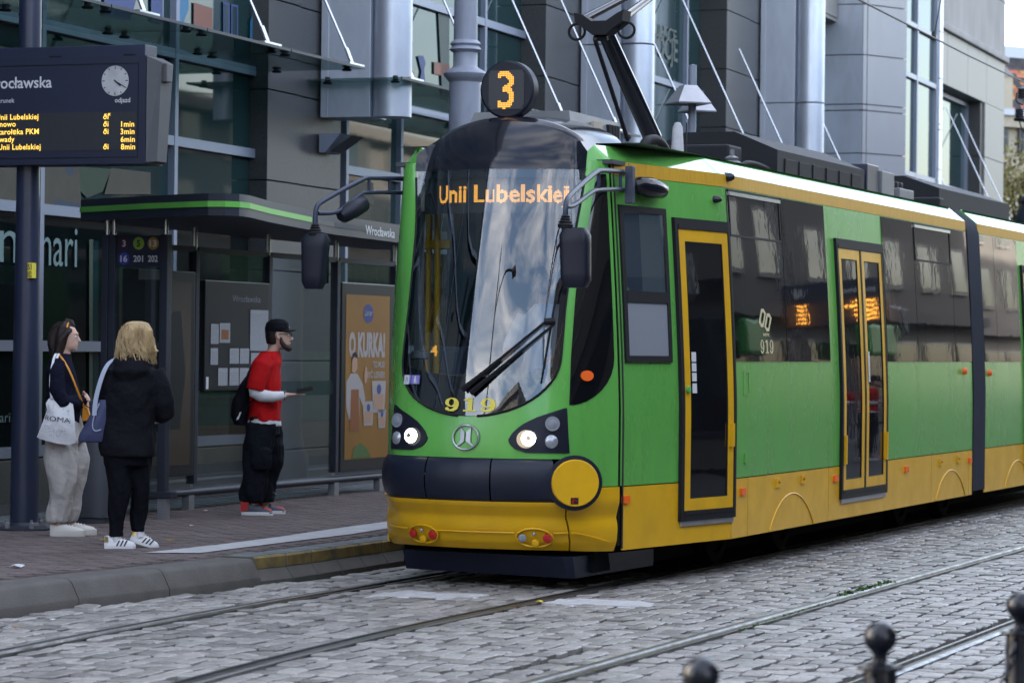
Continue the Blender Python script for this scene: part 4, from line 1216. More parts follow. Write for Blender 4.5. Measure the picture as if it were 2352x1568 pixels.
# cab quarter window and indicator
qr = lambda z: (.71 + .255 * math.sqrt(max(0, 1 - ((1.60 - z) / .33) ** 2))) if z < 1.6 else .965
ql = lambda z: float(np.interp(z, [1.27, 1.6, 2.04, 2.86], [.708, .706, .722, .895]))
quart = npatch(MB(), ql, qr, [1.60 - .328 * math.cos(PI / 2 * i / 8) for i in range(9)] + lin(1.65, 2.86, 10), .006, 10, .012).build('quarter_window', 'tram_glass_flat', tram, 50)
on_nose_disc(MB(), .80, 1.468, .036, .03, rx=.045, h=.02).build('indicator', 'orange_lamp', quart, 30)
# helper for framed glass on the side
def frame(mb, sg, u0, u1, z0, z1, w_, off, th):
    spatch(mb, sg, u0, u0 + w_, z0, z1, off, th); spatch(mb, sg, u1 - w_, u1, z0, z1, off, th)
    spatch(mb, sg, u0 + w_, u1 - w_, z0, z0 + w_, off, th, nz=2); spatch(mb, sg, u0 + w_, u1 - w_, z1 - w_, z1, off, th, nz=2)
    return mb
def door_leaf(sg, u0, u1, z0, z1, par):
    lf = frame(MB(), sg, u0, u1, z0, z1, .085, .022, .02).build('door_leaf', 'tram_yellow', par, 30)
    spatch(MB(), sg, u0 + .085, u1 - .085, z0 + .085, z1 - .085, .014, .008).build('door_glass', 'tram_glass', lf, 40)
    frame(MB(), sg, u0 + .083, u1 - .083, z0 + .083, z1 - .083, .010, .020, .012).build('glass_seal', 'rubber', lf)
    return lf
def door(sg, u0, u1, z0, z1, leaves):
    fr = frame(MB(), sg, u0, u1, z0, z1, .045, .026, .03).build('door_frame', 'rubber', tram, 30)
    if leaves == 1: ls = [(u0 + .05, u1 - .05)]
    else:
        m_ = (u0 + u1) / 2; ls = [(u0 + .045, m_ - .025), (m_ + .025, u1 - .045)]
        spatch(MB(), sg, m_ - .022, m_ + .022, z0 + .05, z1 - .05, .026, .02).build('centre_seal', 'rubber', fr)
    spatch(MB(), sg, u0 + .045, u1 - .045, z0 + .045, z0 + .072, .030, .02).build('bottom_seal', 'rubber', fr)
    spatch(MB(), sg, u0 + .045, u1 - .045, z1 - .078, z1 - .045, .030, .02).build('top_seal', 'rubber', fr)
    spatch(MB(), sg, u0 + .03, u1 - .02, z0 - .035, z0 - .002, .016, .02).build('door_sill', 'plate_metal', fr)
    out = []
    for a, c in ls: out.append(door_leaf(sg, a, c, z0 + .074, z1 - .080, fr))
    return fr
d1 = door(1, 1.463, 2.290, .430, 2.600, 1)
spatch(MB(), 1, 2.175, 2.215, .95, 1.12, .045, .03).build('handle', 'tram_yellow', d1)
p = TR.at_x(1575, 890, 1.06); MB().lathe([(0, .0), (.028, .0), (.028, .02), (.0, .024)], (hw(1.55) + .016, 1.55, 1.37), 14, 'X').build('door_button', 'tram_green', d1)
for k, (z, h) in enumerate(((1.345, .07), (1.43, .06), (1.50, .06), (1.57, .07))):
    spatch(MB(), 1, 1.625, 1.685, z, z + h, .024, .004).build('notice', 'white_print', d1)
d2 = door(1, 5.154, 6.623, .430, 2.600, 2)
for u in (5.225, 6.545): spatch(MB(), 1, u - .02, u + .02, .72, .96, .045, .03).build('handle', 'tram_yellow', d2)
spatch(MB(), 1, 5.97, 6.01, 1.40, 1.66, .032, .004).build('notice', 'white_print', d2)
door(1, 12.35, 13.75, .430, 2.600, 2)
# windows
def window(sg, u0, u1, z0, z1, name='side_window', mt='tram_glass'):
    return spatch(MB(), sg, u0, u1, z0, z1, .006, .012).build(name, mt, tram, 40)
for sg in (1, -1):
    for a, c in ((2.315, 3.655), (3.668, 4.884), (6.715, 7.80), (7.815, 9.25), (9.262, 9.925)) + ((V0 + .02, V0 + .62), (V0 + .632, V0 + 1.72), (13.9, 15.4)):
        w1 = window(sg, a, c, 1.575, 2.852, mt='tram_glass' if c - a > .8 else 'tram_glass_flat')
        if (round(a, 2) in (2.31, 2.32, 7.81, 7.82)):
            frame(MB(), sg, a + .03, c - .03, 2.50, 2.845, .016, .012, .012).build('hopper_frame', 'rubber', w1)
            spatch(MB(), sg, a + .03, c - .03, 2.805, 2.832, .022, .016).build('hopper_bar', 'steel', w1)
pane = MB()
def sfn(u0, z0, off=.0085): return lambda x, y: side(1, u0 + x, z0 + y, off)
cu_ = TR.at_x(1748, 735, 1.12)
logo = MB(); lc = sfn(cu_.y, cu_.z)
for dx, dy in ((-.07, .016), (.07, -.016)):
    outer = [(-.10, -.035), (-.045, -.07), (.02, -.07), (.10, .035), (.045, .07), (-.02, .07)]
    inner = [(-.052, -.030), (-.034, -.042), (.004, -.042), (.052, .030), (.034, .042), (-.004, .042)]
    logo.add([lc(x + dx, y + dy) for x, y in outer] + [lc(x + dx, y + dy) for x, y in inner], [(i, (i + 1) % 6, 6 + (i + 1) % 6, 6 + i) for i in range(6)])
logo.build('operator_logo', 'gold_print', tram, fix=False)
text('operator_name', 'MPK', 'gold_print', tram, sfn(cu_.y + .02, cu_.z - .125), .026, width=.17, bold=.02, align=.5)
digits919('side_number', (lambda f: lambda x, y: f(x, y))(lambda x, y: side(1, cu_.y + .02 + (x - 1.13) * .105, cu_.z - .255 + y * .105, .0085)), 'gold_print', tram)
text('notice_lettering', '919', 'gold_print', tram, sfn(14.3, 1.9), .1)
# driver's side window
cw = frame(MB(), 1, .72, 1.365, 1.565, 2.655, .045, .016, .02).build('driver_window', 'rubber', tram, 30)
spatch(MB(), 1, .765, 1.32, 1.98, 2.06, .018, .02).build('window_bar', 'rubber', cw)
spatch(MB(), 1, .765, 1.32, 1.61, 1.98, .010, .004).build('lower_blind', 'cab_grey', cw)
spatch(MB(), 1, 1.00, 1.32, 2.06, 2.61, .004, .004).build('cab_cabinet', 'cab_grey', cw)
spatch(MB(), 1, .765, 1.00, 2.06, 2.61, .004, .004).build('cab_partition', 'cab_blue', cw)
spatch(MB(), 1, .765, 1.32, 2.06, 2.61, .014, .003).build('window_pane', 'clear_glass', cw)
# marker lamps, hatches, wheel-arch bead
for px, py in ((1412, 1149), (1704, 1128), (1917, 1098), (2080, 1077), (2226, 1056)):
    g = TR.at_x(px, py, hw(.55) if px < 1500 else 1.175)
    u = g.y if px > 1500 else .60
    spatch(MB(), 1, max(.69, u - .05), u + .05 if u > .66 else .76, g.z - .025, g.z + .025, .02, .03).build('marker_lamp', 'orange_lamp', tram)
for px, py in ((2215, 852), (2272, 856)):
    g = TR.at_x(px, py, 1.175); MB().lathe([(0, .045), (.03, .04), (.035, .0), (0, 0)], (1.16, g.y, g.z), 12, 'X').build('turn_lamp', 'orange_lamp', tram, 40)
for px, py in ((1786, 1108), (1843, 1100), (2160, 1061), (2200, 1054)):
    g = TR.at_x(px, py, 1.175)
    frame(MB(), 1, g.y - .055, g.y + .055, g.z - .035, g.z + .035, .025, .014, .02).build('hatch_catch', 'tram_yellow', tram)
for c0, k in ((3.79, 1), (9.05, 1), (12.0, 1)):
    pts = [side(1, c0 + .80 * math.cos(a), -.26 + .80 * math.sin(a), .002) for a in lin(math.radians(42), math.radians(138), 24)]
    MB().tube(pts, .0065, 6).build('wheel_arch_bead', 'tram_yellow', tram, 60)
g = TR.at_x(1716, 880, 1.175)
frame(MB(), 1, g.y - .07, g.y + .07, g.z - .09, g.z + .09, .012, .004, .01).build('flap', 'tram_green', tram)
g = TR.at_x(1711, 1052, 1.175); spatch(MB(), 1, g.y - .03, g.y + .03, g.z - .035, g.z + .035, .014, .02).build('lock', 'tram_green', tram)
# lamps and camera pods high on the side
for px, py, s_ in ((1675, 407, 1.0), (1650, 458, .8)):
    g = TR.at_x(px, py, 1.09); c = (hw(g.y) - tumb(g.z), g.y, g.z)
    MB().lathe([(0, -.05), (.030 * s_, -.05), (.036 * s_, -.01), (.032 * s_, .03), (.018 * s_, .055), (0, .06)], c, 14, 'X').build('camera_pod', 'tram_black', tram, 40)
# ---- articulation bellows
mb = MB(); rg = []
for k in range(37):
    y = lerp(U1 + .005, V0 - .005, k / 36); o = .004 - .055 * (.5 - .5 * math.cos(k / 36 * 2 * PI * 6))
    prof = [(1.178, .30), (1.178, 1.3), (1.135, 2.2), (1.09, 2.85), (1.05, 2.96), (.88, 3.08)]
    r_ = [(x + o, y, z + (o if z > 2.7 else 0)) for x, z in prof]
    rg.append(r_ + [(-p[0], p[1], p[2]) for p in reversed(r_)])
mb.rings(rg, caps=False)
mat('bellows', (.035, .040, .055), .6)
mb.build('bellows', 'bellows', tram, 50)
# ---- bogies
for uc in (TR.at_x(1635, 1262, .78).y, TR.at_x(1785, 1240, .78).y, TR.at_x(2060, 1186, .78).y, TR.at_x(2160, 1168, .78).y):
    for sg in (1, -1):
        MB().lathe([(.0, -.06), (.30, -.06), (.335, -.05), (.335, .0), (.30, .045), (.30, .055), (.23, .06), (.22, .03), (.09, .03), (.08, .08), (.0, .08)], (sg * .76, uc, .335), 28, 'X').build('wheel', 'under', tram, 40)
MB().box(.70, .84, 1.9, 2.9, .22, .42, .02).box(.70, .84, 7.3, 8.6, .22, .42, .02).build('bogie_frame', 'under', tram)
# ---- mirrors on tubular arms
def arm_plane(sg):
    a, b = Vector((sg * .86, .66, 0)), Vector((sg * 1.05, -.40, 0))
    aw, bw = TR.w(a.x, a.y), TR.w(b.x, b.y)
    n = (bw - aw).cross(Vector((0, 0, 1))).normalized()
    return lambda px, py: TR.loc(on_plane(px, py, aw, n))
def smooth_path(pts, k=2):
    pts = [Vector(p) for p in pts]
    for _ in range(k):
        o = [pts[0]]
        for a, b in zip(pts, pts[1:]): o += [a.lerp(b, .25), a.lerp(b, .75)]
        pts = o + [pts[-1]]
    return pts
for sg, top, low, strut, head in (
        (-1, [(928, 411), (850, 408), (838, 409), (735, 464), (725, 478), (724, 515)], [(926, 443), (840, 441), (828, 446), (790, 478), (768, 490), (730, 490)], [((848, 409), (848, 440)), ((895, 410), (895, 442))], (725, 600)),
        (1, [(1440, 395), (1380, 391), (1370, 394), (1308, 448), (1299, 466), (1299, 500)], [(1440, 434), (1372, 436), (1360, 440), (1322, 470), (1312, 474), (1301, 474)], [((1375, 393), (1375, 432)), ((1425, 394), (1425, 434))], (1320, 592))):
    P_ = arm_plane(sg)
    mb = MB()
    mb.tube(smooth_path([P_(*q) for q in top]), .017, 10); mb.tube(smooth_path([P_(*q) for q in low]), .015, 10)
    for a, b in strut: mb.tube([P_(*a), P_(*b)], .013, 8)
    am = mb.build('mirror_arm', 'arm_metal', tram, 50)
    hp = P_(*head); tp = P_(top[-1][0], top[-1][1])
    bl = MB().lathe([(.022, .06), (.030, .052), (.024, .046), (.036, .036), (.030, .03), (.044, .018), (.038, .012), (.050, .0), (.046, -.02), (.0, -.02)], (tp.x, tp.y, hp.z + .195), 16)
    bl.build('mirror_boot', 'rubber', am, 30)
    m_ = MB(); cx, cy = hp.x + (.0 if sg < 0 else -.0), hp.y
    rg = []
    for t in lin(0, 1, 9):
        z = hp.z + .19 - .38 * t
        e = 1 - .28 * max(0, 1 - min(t, 1 - t) / .06) ** 2 if min(t, 1 - t) < .06 else 1
        w_ = (.098 - .022 * t * (1 if sg < 0 else .3)) * e; d_ = .062 * e
        sh = sg * .012 * t
        rg.append([(cx + sh + w_ * math.copysign(abs(math.cos(a)) ** .45, math.cos(a)), cy + d_ * math.copysign(abs(math.sin(a)) ** .45, math.sin(a)), z) for a in [2 * PI * i / 20 for i in range(20)]])
    hd = m_.rings(rg).build('mirror_head', 'mirror_plastic', am, 50)
    MB().quad((cx - .07, cy + .064, hp.z - .15), (cx + .07, cy + .064, hp.z - .15), (cx + .07, cy + .064, hp.z + .15), (cx - .07, cy + .064, hp.z + .15)).build('mirror_glass', 'chrome', hd)
    if sg < 0:
        c1, c2 = P_(788, 494), P_(835, 468); c2 = c2 + Vector((0, -.02, 0))
        MB().tube([c1 + (c1 - c2) * .15, c1, c1.lerp(c2, .5), c2, c2 + (c2 - c1) * .12], [.03, .058, .066, .062, .03], 14).build('wide_mirror', 'mirror_plastic', am, 50)
    else:
        c1, c2 = side(1, .86, 2.80, .06), side(1, 1.28, 2.775, .07)
        MB().tube([c1, c1.lerp(c2, .12), c1.lerp(c2, .45), c1.lerp(c2, .85), c2], [.02, .06, .075, .06, .02], 16).build('mirror_bracket_pod', 'tram_black', am, 60)
        MB().box(.875, .93, .70, .76, 2.66, 2.92, .006).build('mirror_bracket', 'arm_metal', am)
# ---- wipers
def wp(px, py, off=.035):
    # point on the windscreen under a picture point
    q, z = .2, 1.6
    for _ in range(30):
        p0 = Vector(project(TR.w(*nose(q, z)))); e = 1e-3
        jq = (Vector(project(TR.w(*nose(q + e, z)))) - p0) / e; jz = (Vector(project(TR.w(*nose(q, z + e)))) - p0) / e
        r_ = Vector((px, py)) - p0; det = jq.x * jz.y - jq.y * jz.x
        q += max(-.1, min(.1, (r_.x * jz.y - r_.y * jz.x) / det)); z += max(-.1, min(.1, (jq.x * r_.y - jq.y * r_.x) / det))
    return N3(q, z, off)
mb = MB()
for (a, b) in (((1068, 897), (1252, 742)), ((1085, 905), (1270, 748))):
    pts = [wp(lerp(a[0], b[0], t), lerp(a[1], b[1], t), .040) for t in lin(0, 1, 9)]
    mb.tube(pts, [.020, .018, .013, .011, .010, .009, .009, .009, .009], 6)
wv = mb.build('wiper_arm', 'rubber', tram, 40)
pts = [wp(lerp(1243, 1282, t), lerp(880, 650, t), .018) for t in lin(0, 1, 9)]
MB().tube(pts, .008, 6).build('wiper_blade', 'rubber', wv, 40)
MB().tube([wp(1250, 742, .04), wp(1272, 740, .04)], .024, 8).build('wiper_joint', 'rubber', wv, 40)
# ---- roof equipment
def rx(px, py, v): return TR.at_x(px, py, v)
g = TR.at_y(1170, 207, .80)
num = MB().lathe([(0, -.05), (.19, -.05), (.205, -.04), (.205, .045), (.19, .05), (.0, .05)], (g.x, .80, g.z), 44, 'Y').build('route_disc', 'mirror_plastic', tram, 30)
MB().quad((g.x - .135, .745, g.z - .165 + .05), (g.x + .135, .745, g.z - .115), (g.x + .135, .745, g.z + .115), (g.x - .135, .745, g.z + .115)).build('led_panel', 'led_board', num)
MB().quad((g.x - .125, .744, g.z - .14), (g.x + .125, .744, g.z - .14), (g.x + .125, .744, g.z + .135), (g.x - .125, .744, g.z + .135)).build('led_face', 'roof_grey' if False else 'led_board', num)
led('route_number', '3', 'led_amber', num, lambda x, y: (g.x - .002 + x, .741, g.z - .128 + y), .256, rows=21, width=.125, bold=.012, dot=.78, align=.5)
MB().box(g.x - .05, g.x + .05, .78, .86, 3.092, g.z - .18).build('disc_bracket', 'roof_grey', num)
a, b = rx(1307, 254, .22), rx(1424, 283, .26)
ac = MB().add([(-.62, a.y - .05, 3.092), (.27, a.y - .05, 3.092), (.27, b.y, 3.092), (-.62, b.y, 3.092), (-.52, a.y, a.z), (.22, a.y, a.z), (.26, b.y, b.z), (-.52, b.y, b.z)],
              [(0, 1, 2, 3), (4, 5, 6, 7), (0, 1, 5, 4), (1, 2, 6, 5), (2, 3, 7, 6), (3, 0, 4, 7)]).build('air_conditioner', 'roof_grey', tram)
ym = lerp(a.y, b.y, .82)
for k in range(7):
    y = lerp(a.y, b.y, .70) + k * (b.y - a.y) * .035
    MB().box(.255, .285, y, y + .018, 3.152, a.z - .05).build('grille_slat', 'rubber', ac)
MB().box(.25, .277, lerp(a.y, b.y, .38), lerp(a.y, b.y, .56), 3.162, a.z - .05).build('access_plate', 'stucco_cream', ac)
bx_ = lambda nm, m_, px0, py0, px1, py1, v, vin, bev=.02: (lambda p0, p1: MB().box(vin, v, p0.y, p1.y, 3.092, max(3.152, (p0.z + p1.z) / 2), bev).build(nm, m_, tram))(rx(px0, py0, v), rx(px1, py1, v))
# long low casing with sloping lid
a, b = rx(1560, 302, .10), rx(1925, 392, .55)
def casing(y0, y1, zt, ze, vi, vo):
    rg = [[(-vo, y, 3.092), (vo, y, 3.092), (vo, y, ze), (vi, y, zt), (-vi, y, zt), (-vo, y, ze)] for y in (y0, y1)]
    return MB().rings(rg)
pc = rx(1695, 302, .25)
cs = casing(pc.y, pc.y + 2.75, pc.z, pc.z - .16, .22, .60).build('roof_casing', 'roof_box', tram)
for k in range(6):
    y = pc.y + .2 + k * .42
    MB().box(.585, .61, y, y + .30, 3.132, pc.z - .22, .006).build('louvre', 'rubber', cs)
bk = rx(1630, 312, .35)
MB().box(-.5, .45, bk.y + .2, bk.y + .55, 3.092, 3.332, .02).build('equipment_tray', 'roof_box', tram)
MB().box(-.3, .60, pc.y + 2.85, pc.y + 3.262, 3.092, 3.412, .01).build('roof_container', 'navy_paint', tram)
MB().box(-.3, .62, pc.y + 3.312, pc.y + 3.762, 3.092, 3.372, .01).build('resistor_box', 'roof_grey', tram)
MB().box(.1, .60, pc.y + 4.05, pc.y + 4.6, 3.092, 3.252, .01).build('junction_box', 'roof_grey', tram)
for k in range(4): MB().box(.2, .5, pc.y + 4.0 + .16 * k, pc.y + 4.10 + .16 * k, 3.252, 3.332, .02).build('insulator_cap', 'roof_box', tram)
casing(V0 + .25, V0 + 3.512, 3.462, 3.332, .25, .62).build('roof_casing', 'roof_box', tram)
MB().box(.3, .75, V0 - .25, V0 - .05, 2.972, 3.212, .02).build('coupler_box', 'roof_box', tram)
# antenna, horn, insulator
p = rx(1556, 325, .55)
MB().box(.25, .66, p.y - .35, p.y + .30, 3.1, 3.147, .006).build('antenna_plate', 'roof_grey', tram)
MB().lathe([(.0, .24), (.022, .235), (.038, .20), (.05, .02), (.05, .0), (0, 0)], (.55, p.y, 3.147), 16).build('antenna', 'white_paint', tram, 40)
MB().tube([(.50, p.y + .35, 3.112), (.50, p.y + .36, 3.412)], .006, 6).build('whip_antenna', 'wire', tram)
p = rx(1681, 345, .55)
MB().lathe([(.10, 0), (.11, .02), (.06, .04), (.085, .06), (.045, .08), (.06, .10), (.02, .12), (.02, .17), (.0, .17)], (.55, p.y, 3.102), 16).build('roof_insulator', 'roof_grey', tram, 30)
p = rx(1490, 322, .35)
MB().tube(smooth_path([(.40, p.y - .35, 3.112), (.42, p.y - .25, 3.242), (.42, p.y + .1, 3.252), (.40, p.y + .35, 3.112)]), .035, 8).build('roof_cable', 'rubber', tram, 60)
MB().tube(smooth_path([(.52, pc.y - .9, 3.112), (.55, pc.y - .7, 3.202), (.55, pc.y - .1, 3.182), (.50, pc.y + .3, 3.112)]), .022, 8).build('roof_cable', 'rubber', tram, 60)
MB().box(.30, .56, p.y - .25, p.y + .2, 3.092, 3.162, .02).build('arm_base', 'roof_grey', tram)
# ---- pantograph: single-arm, knee towards the front
pb = rx(1497, 312, 0.05); kn = TR.at_x(1385, 62, 0.05); pr = TR.at_x(1442, 322, .05); pk = TR.at_x(1366, 90, .05); up = TR.at_x(1480, 0, .05)
d = (kn - pb)
pan = MB().tube([pb - d * .02, pb.lerp(kn, .5), kn], [.075, .070, .062], 14).build('lower_arm', 'tram_black', tram, 50); pan.name = 'pantograph_arm'
MB().tube([pr, pk], .017, 8).build('control_rod', 'rubber', pan)
for s_ in (-1, 1):
    MB().tube([kn + Vector((s_ * .16, 0, .06)), up + Vector((s_ * .10, 0, .05)), up + (up - kn) * 1.6 + Vector((s_ * .04, 0, 0))], [.034, .028, .024], 10).build('upper_arm', 'tram_black', pan, 50)
top = up + (up - kn) * 1.7
MB().tube([top + Vector((-.75, 0, -.06)), top + Vector((-.6, 0, .02)), top + Vector((.6, 0, .02)), top + Vector((.75, 0, -.06))], .025, 8).build('collector', 'rubber', pan)
# knee yoke: a winged casting
def yk(x, z): return kn + Vector((x, -.03, z))
yo = MB().prism([(-.20, .10), (-.13, .085), (-.06, .035), (.06, .035), (.14, .085), (.20, .115), (.19, .03), (.12, -.02), (.05, -.07), (-.05, -.07), (-.12, -.02), (-.19, .03)], lambda x, z, dd_: yk(x, z) + Vector((0, dd_, 0)), -.07, .10).build('knee_yoke', 'rubber', pan, 30)
for s_ in (-1, 1):
    MB().tube([yk(s_ * .20 + .065 * math.cos(2 * PI * i / 18), -.035 + .06 * math.sin(2 * PI * i / 18)) for i in range(18)], .011, 6, closed=True).build('cable_loop', 'rubber', pan, 60)
MB().tube([yk(-.06, -.09), yk(.05, -.09)], .022, 8).build('knee_pin', 'rubber', pan)
# ================================================================= tram shelter
SX, SY = -4.75, 3.48
shel = thing('tram_shelter', 'dark grey tram stop shelter with green striped roof, signed Wrocławska', 'shelter', TR.w(SX, SY), TR.ang)
def S_(x, y, z): return (x - SX, y - SY, z)
def sbox(nm, m_, x0, x1, y0, y1, z0, z1, par=None, bev=0.0): return MB().box(x0 - SX, x1 - SX, y0 - SY, y1 - SY, z0, z1, bev).build(nm, m_, par or shel)
# roof: rounded outline, fascia with green stripe
RO = [(-5.16, 3.62), (-5.14, 3.53), (-5.05, 3.48), (-4.26, 3.07), (-3.72, 2.85), (-3.50, 2.79), (-3.36, 2.82), (-3.29, 2.93), (-3.30, 3.12), (-3.57, 4.04), (-4.16, 6.50), (-4.37, 8.33), (-4.62, 10.4), (-5.55, 10.4)]
def rpoly(off):
    n = len(RO); out = []
    for i in range(n):
        a, b, c = Vector(RO[i - 1]), Vector(RO[i]), Vector(RO[(i + 1) % n])
        d = ((b - a).normalized() + (c - b).normalized()); d = d.normalized() if d.length > 1e-6 else (c - b).normalized()
        out.append((b.x + d.y * off, b.y - d.x * off))
    return out
ZB, ZTp = 2.705, 2.885
rb = MB()
for z0, z1, off in ((ZB, ZTp, 0),):
    r0 = [S_(x, y, z0) for x, y in rpoly(0)]; r1 = [S_(x, y, z1) for x, y in rpoly(0)]
    rb.rings([r0, r1])
roof = rb.build('roof', 'dark_steel', shel, 25)
MB().rings([[S_(x, y, z) for x, y in rpoly(.006)] for z in (2.775, 2.822)], caps=False).build('roof_rim', 'dark_steel', roof)
gs = MB(); rp_ = rpoly(.009)[1:12]
k_ = 9
rp_ = rp_[:k_ + 1]; a_, b_ = rp_[-2], rp_[-1]
t_ = .62; rp_[-1] = (lerp(RO[9][0], RO[10][0], t_) + .009, lerp(RO[9][1], RO[10][1], t_))
rp_ = rpoly(.009)[0:10] + [rp_[-1]]
for p, q in zip(rp_, rp_[1:]): gs.quad(S_(p[0], p[1], 2.775), S_(q[0], q[1], 2.775), S_(q[0], q[1], 2.822), S_(p[0], p[1], 2.822))
gs.build('green_stripe', 'stripe_green', roof, 30)
d_ = Vector((RO[11][0] - RO[10][0], RO[11][1] - RO[10][1])).normalized()
nrm = Vector((d_.y, -d_.x))
t0 = TR.loc(on_plane(838, 538, TR.w(*RO[10]), (TR.ex * nrm.x + TR.ey * nrm.y)))
t1_ = TR.loc(on_plane(905, 545, TR.w(*RO[10]), (TR.ex * nrm.x + TR.ey * nrm.y)))
wd_ = (Vector((t1_.x - t0.x, t1_.y - t0.y))).length
text('stop_name', 'Wrocławska', 'white_print', roof, lambda x, y: S_(t0.x + d_.x * x + nrm.x * .008, t0.y + d_.y * x + nrm.y * .008, 2.745 + y), .088, width=wd_, bold=.012)
# end panel with the route numbers
U_ = 3.48
for x0, x1 in ((-4.875, -4.812), (-4.806, -4.742), (-4.310, -4.236)):
    po = sbox('post', 'dark_steel', x0, x1, U_ - .04, U_ + .04, .40, 2.58, bev=.006)
    c = (x0 + x1) / 2
    MB().tube([S_(c, U_, 2.58), S_(c, U_, ZB)], .021, 12).build('roof_rod', 'steel', po, 60)
for x0, x1 in ((-4.86, -4.75), (-4.31, -4.22)): sbox('foot', 'plate_metal', x0, x1, U_ - .03, U_ + .03, PZ, .345)
sbox('foot_rail', 'dark_steel', -4.92, -4.16, U_ - .045, U_ + .045, .345, .405, bev=.01)
eg = sbox('end_glass', 'clear_glass', -4.742, -4.310, U_ - .008, U_ + .008, .41, 2.57)
sbox('end_poster_back', 'dark_panel', -4.742, -4.310, U_ + .10, U_ + .12, .9, 2.20)
nb = sbox('route_board', 'board_navy', -4.735, -4.312, U_ - .022, U_ - .010, 2.305, 2.572)
cells = [('3', (.06, .012, .04), 0), ('5', (.30, .46, .06), 0), ('13', (.42, .24, .04), 0), ('16', (.04, .045, .30), 1), ('201', (.012, .016, .035), 1), ('202', (.012, .016, .035), 1)]
for i, (s_, col, r) in enumerate(cells):
    mat('route_%s' % s_, col, .5)
    cx = -4.735 + .0705 + (i % 3) * .141; cz = 2.505 - r * .130
    d2 = MB().add([S_(cx + .054 * math.cos(2 * PI * k / 24), U_ - .025, cz + .054 * math.sin(2 * PI * k / 24)) for k in range(24)], [tuple(range(24))]).build('route_disc', 'route_%s' % s_, nb)
    text('route_number', s_, 'black_print' if s_ == '5' else 'white_print', d2, lambda x, y: S_(cx + x, U_ - .028, cz - .026 + y), .052, bold=.03, align=.5, width=min(.095, .034 * len(s_)))
st = MB().add([S_(-4.70 + .033 * math.cos(2 * PI * k / 20), U_ - .011, 1.615 + .042 * math.sin(2 * PI * k / 20)) for k in range(20)], [tuple(range(20))]).build('round_sticker', 'print_cyan', eg)
MB().add([S_(-4.70 + .025 * math.cos(2 * PI * k / 20), U_ - .0125, 1.615 + .032 * math.sin(2 * PI * k / 20)) for k in range(20)], [tuple(range(20))]).build('sticker_face', 'grey_blue', st)
text('glass_lettering', 'THE NEW', 'white_print', eg, lambda x, y: S_(-4.42 + x, U_ - .010, .975 + y), .022, width=.11)
# back wall
BX = -4.75
for u in (4.86, 6.30, 7.78, 9.16):
    po = sbox('post', 'dark_steel', BX - .04, BX + .04, u - .035, u + .035, .40, 2.50, bev=.006)
    MB().tube([S_(BX, u, 2.50), S_(BX, u, ZB)], .026, 12).build('roof_rod', 'steel', po, 60)
MB().tube([S_(BX, 3.9, .325), S_(BX, 9.25, .325)], .036, 12).build('back_rail', 'dark_steel', shel, 60)
for u in (4.80, 7.79, 8.85): sbox('foot', 'plate_metal', BX - .035, BX + .035, u - .05, u + .05, PZ, .30)
for a, b in ((3.6, 4.82), (4.90, 6.26), (6.34, 7.74), (7.82, 9.12)):
    gl = sbox('back_glass', 'clear_glass', BX - .006, BX + .006, a, b, .37, 2.48)
    sbox('etched_band', 'canopy_glass', BX + .007, BX + .009, a, b, 1.17, 1.31, gl)
    sbox('top_rail', 'dark_steel', BX - .03, BX + .03, a, b, 2.482, 2.53, gl)
# light box with the first advert, seen almost edge-on
lb = sbox('advert_case', 'dark_panel', BX - .10, BX + .06, 3.75, 4.78, .48, 2.30, bev=.01)
sbox('advert', 'advert_dim', BX + .062, BX + .064, 3.83, 4.70, .58, 2.20, lb)
MB().poly([S_(BX + .067, u, z) for u, z in ((4.05, 1.9), (4.5, 1.95), (4.6, 1.4), (4.5, .9), (4.15, .9), (4.0, 1.4))]).build('advert_figure', 'dark_panel', lb)
# timetable case
tb = sbox('timetable_case', 'dark_panel', BX - .03, BX + .05, 4.98, 6.25, 1.235, 2.235, bev=.008)
text('stop_name', 'Wrocławska', 'cab_grey', tb, lambda x, y: S_(BX + .053, 5.50 + x, 2.05 + y), .060, width=.56)
for u0, u1, z0, z1 in ((5.86, 6.22, 1.60, 1.98), (5.09, 5.24, 1.66, 1.84), (5.26, 5.46, 1.67, 1.85), (5.09, 5.23, 1.47, 1.62), (5.46, 5.64, 1.48, 1.62), (5.66, 5.84, 1.48, 1.62), (5.24, 5.42, 1.28, 1.44), (5.46, 5.64, 1.28, 1.44), (5.66, 5.84, 1.28, 1.44), (5.88, 6.06, 1.48, 1.58)):
    sh = sbox('timetable_sheet', 'paper', BX + .052, BX + .054, u0, u1, z0, z1, tb)
    m_ = MB()
    for k in range(int((z1 - z0) / .02) - 1): m_.quad(*[S_(BX + .0545, u, z) for u, z in ((u0 + .015, z0 + .012 + k * .02), (u1 - .015, z0 + .012 + k * .02), (u1 - .015, z0 + .017 + k * .02), (u0 + .015, z0 + .017 + k * .02))])
    m_.build('print_lines', 'cab_grey', sh, fix=False)
sbox('red_notice', 'poster_brown', BX + .0545, BX + .0555, 5.29, 5.43, 1.70, 1.79, tb)
sbox('handle_sticker', 'white_print', BX + .052, BX + .054, 5.01, 5.055, 1.25, 1.36, tb)
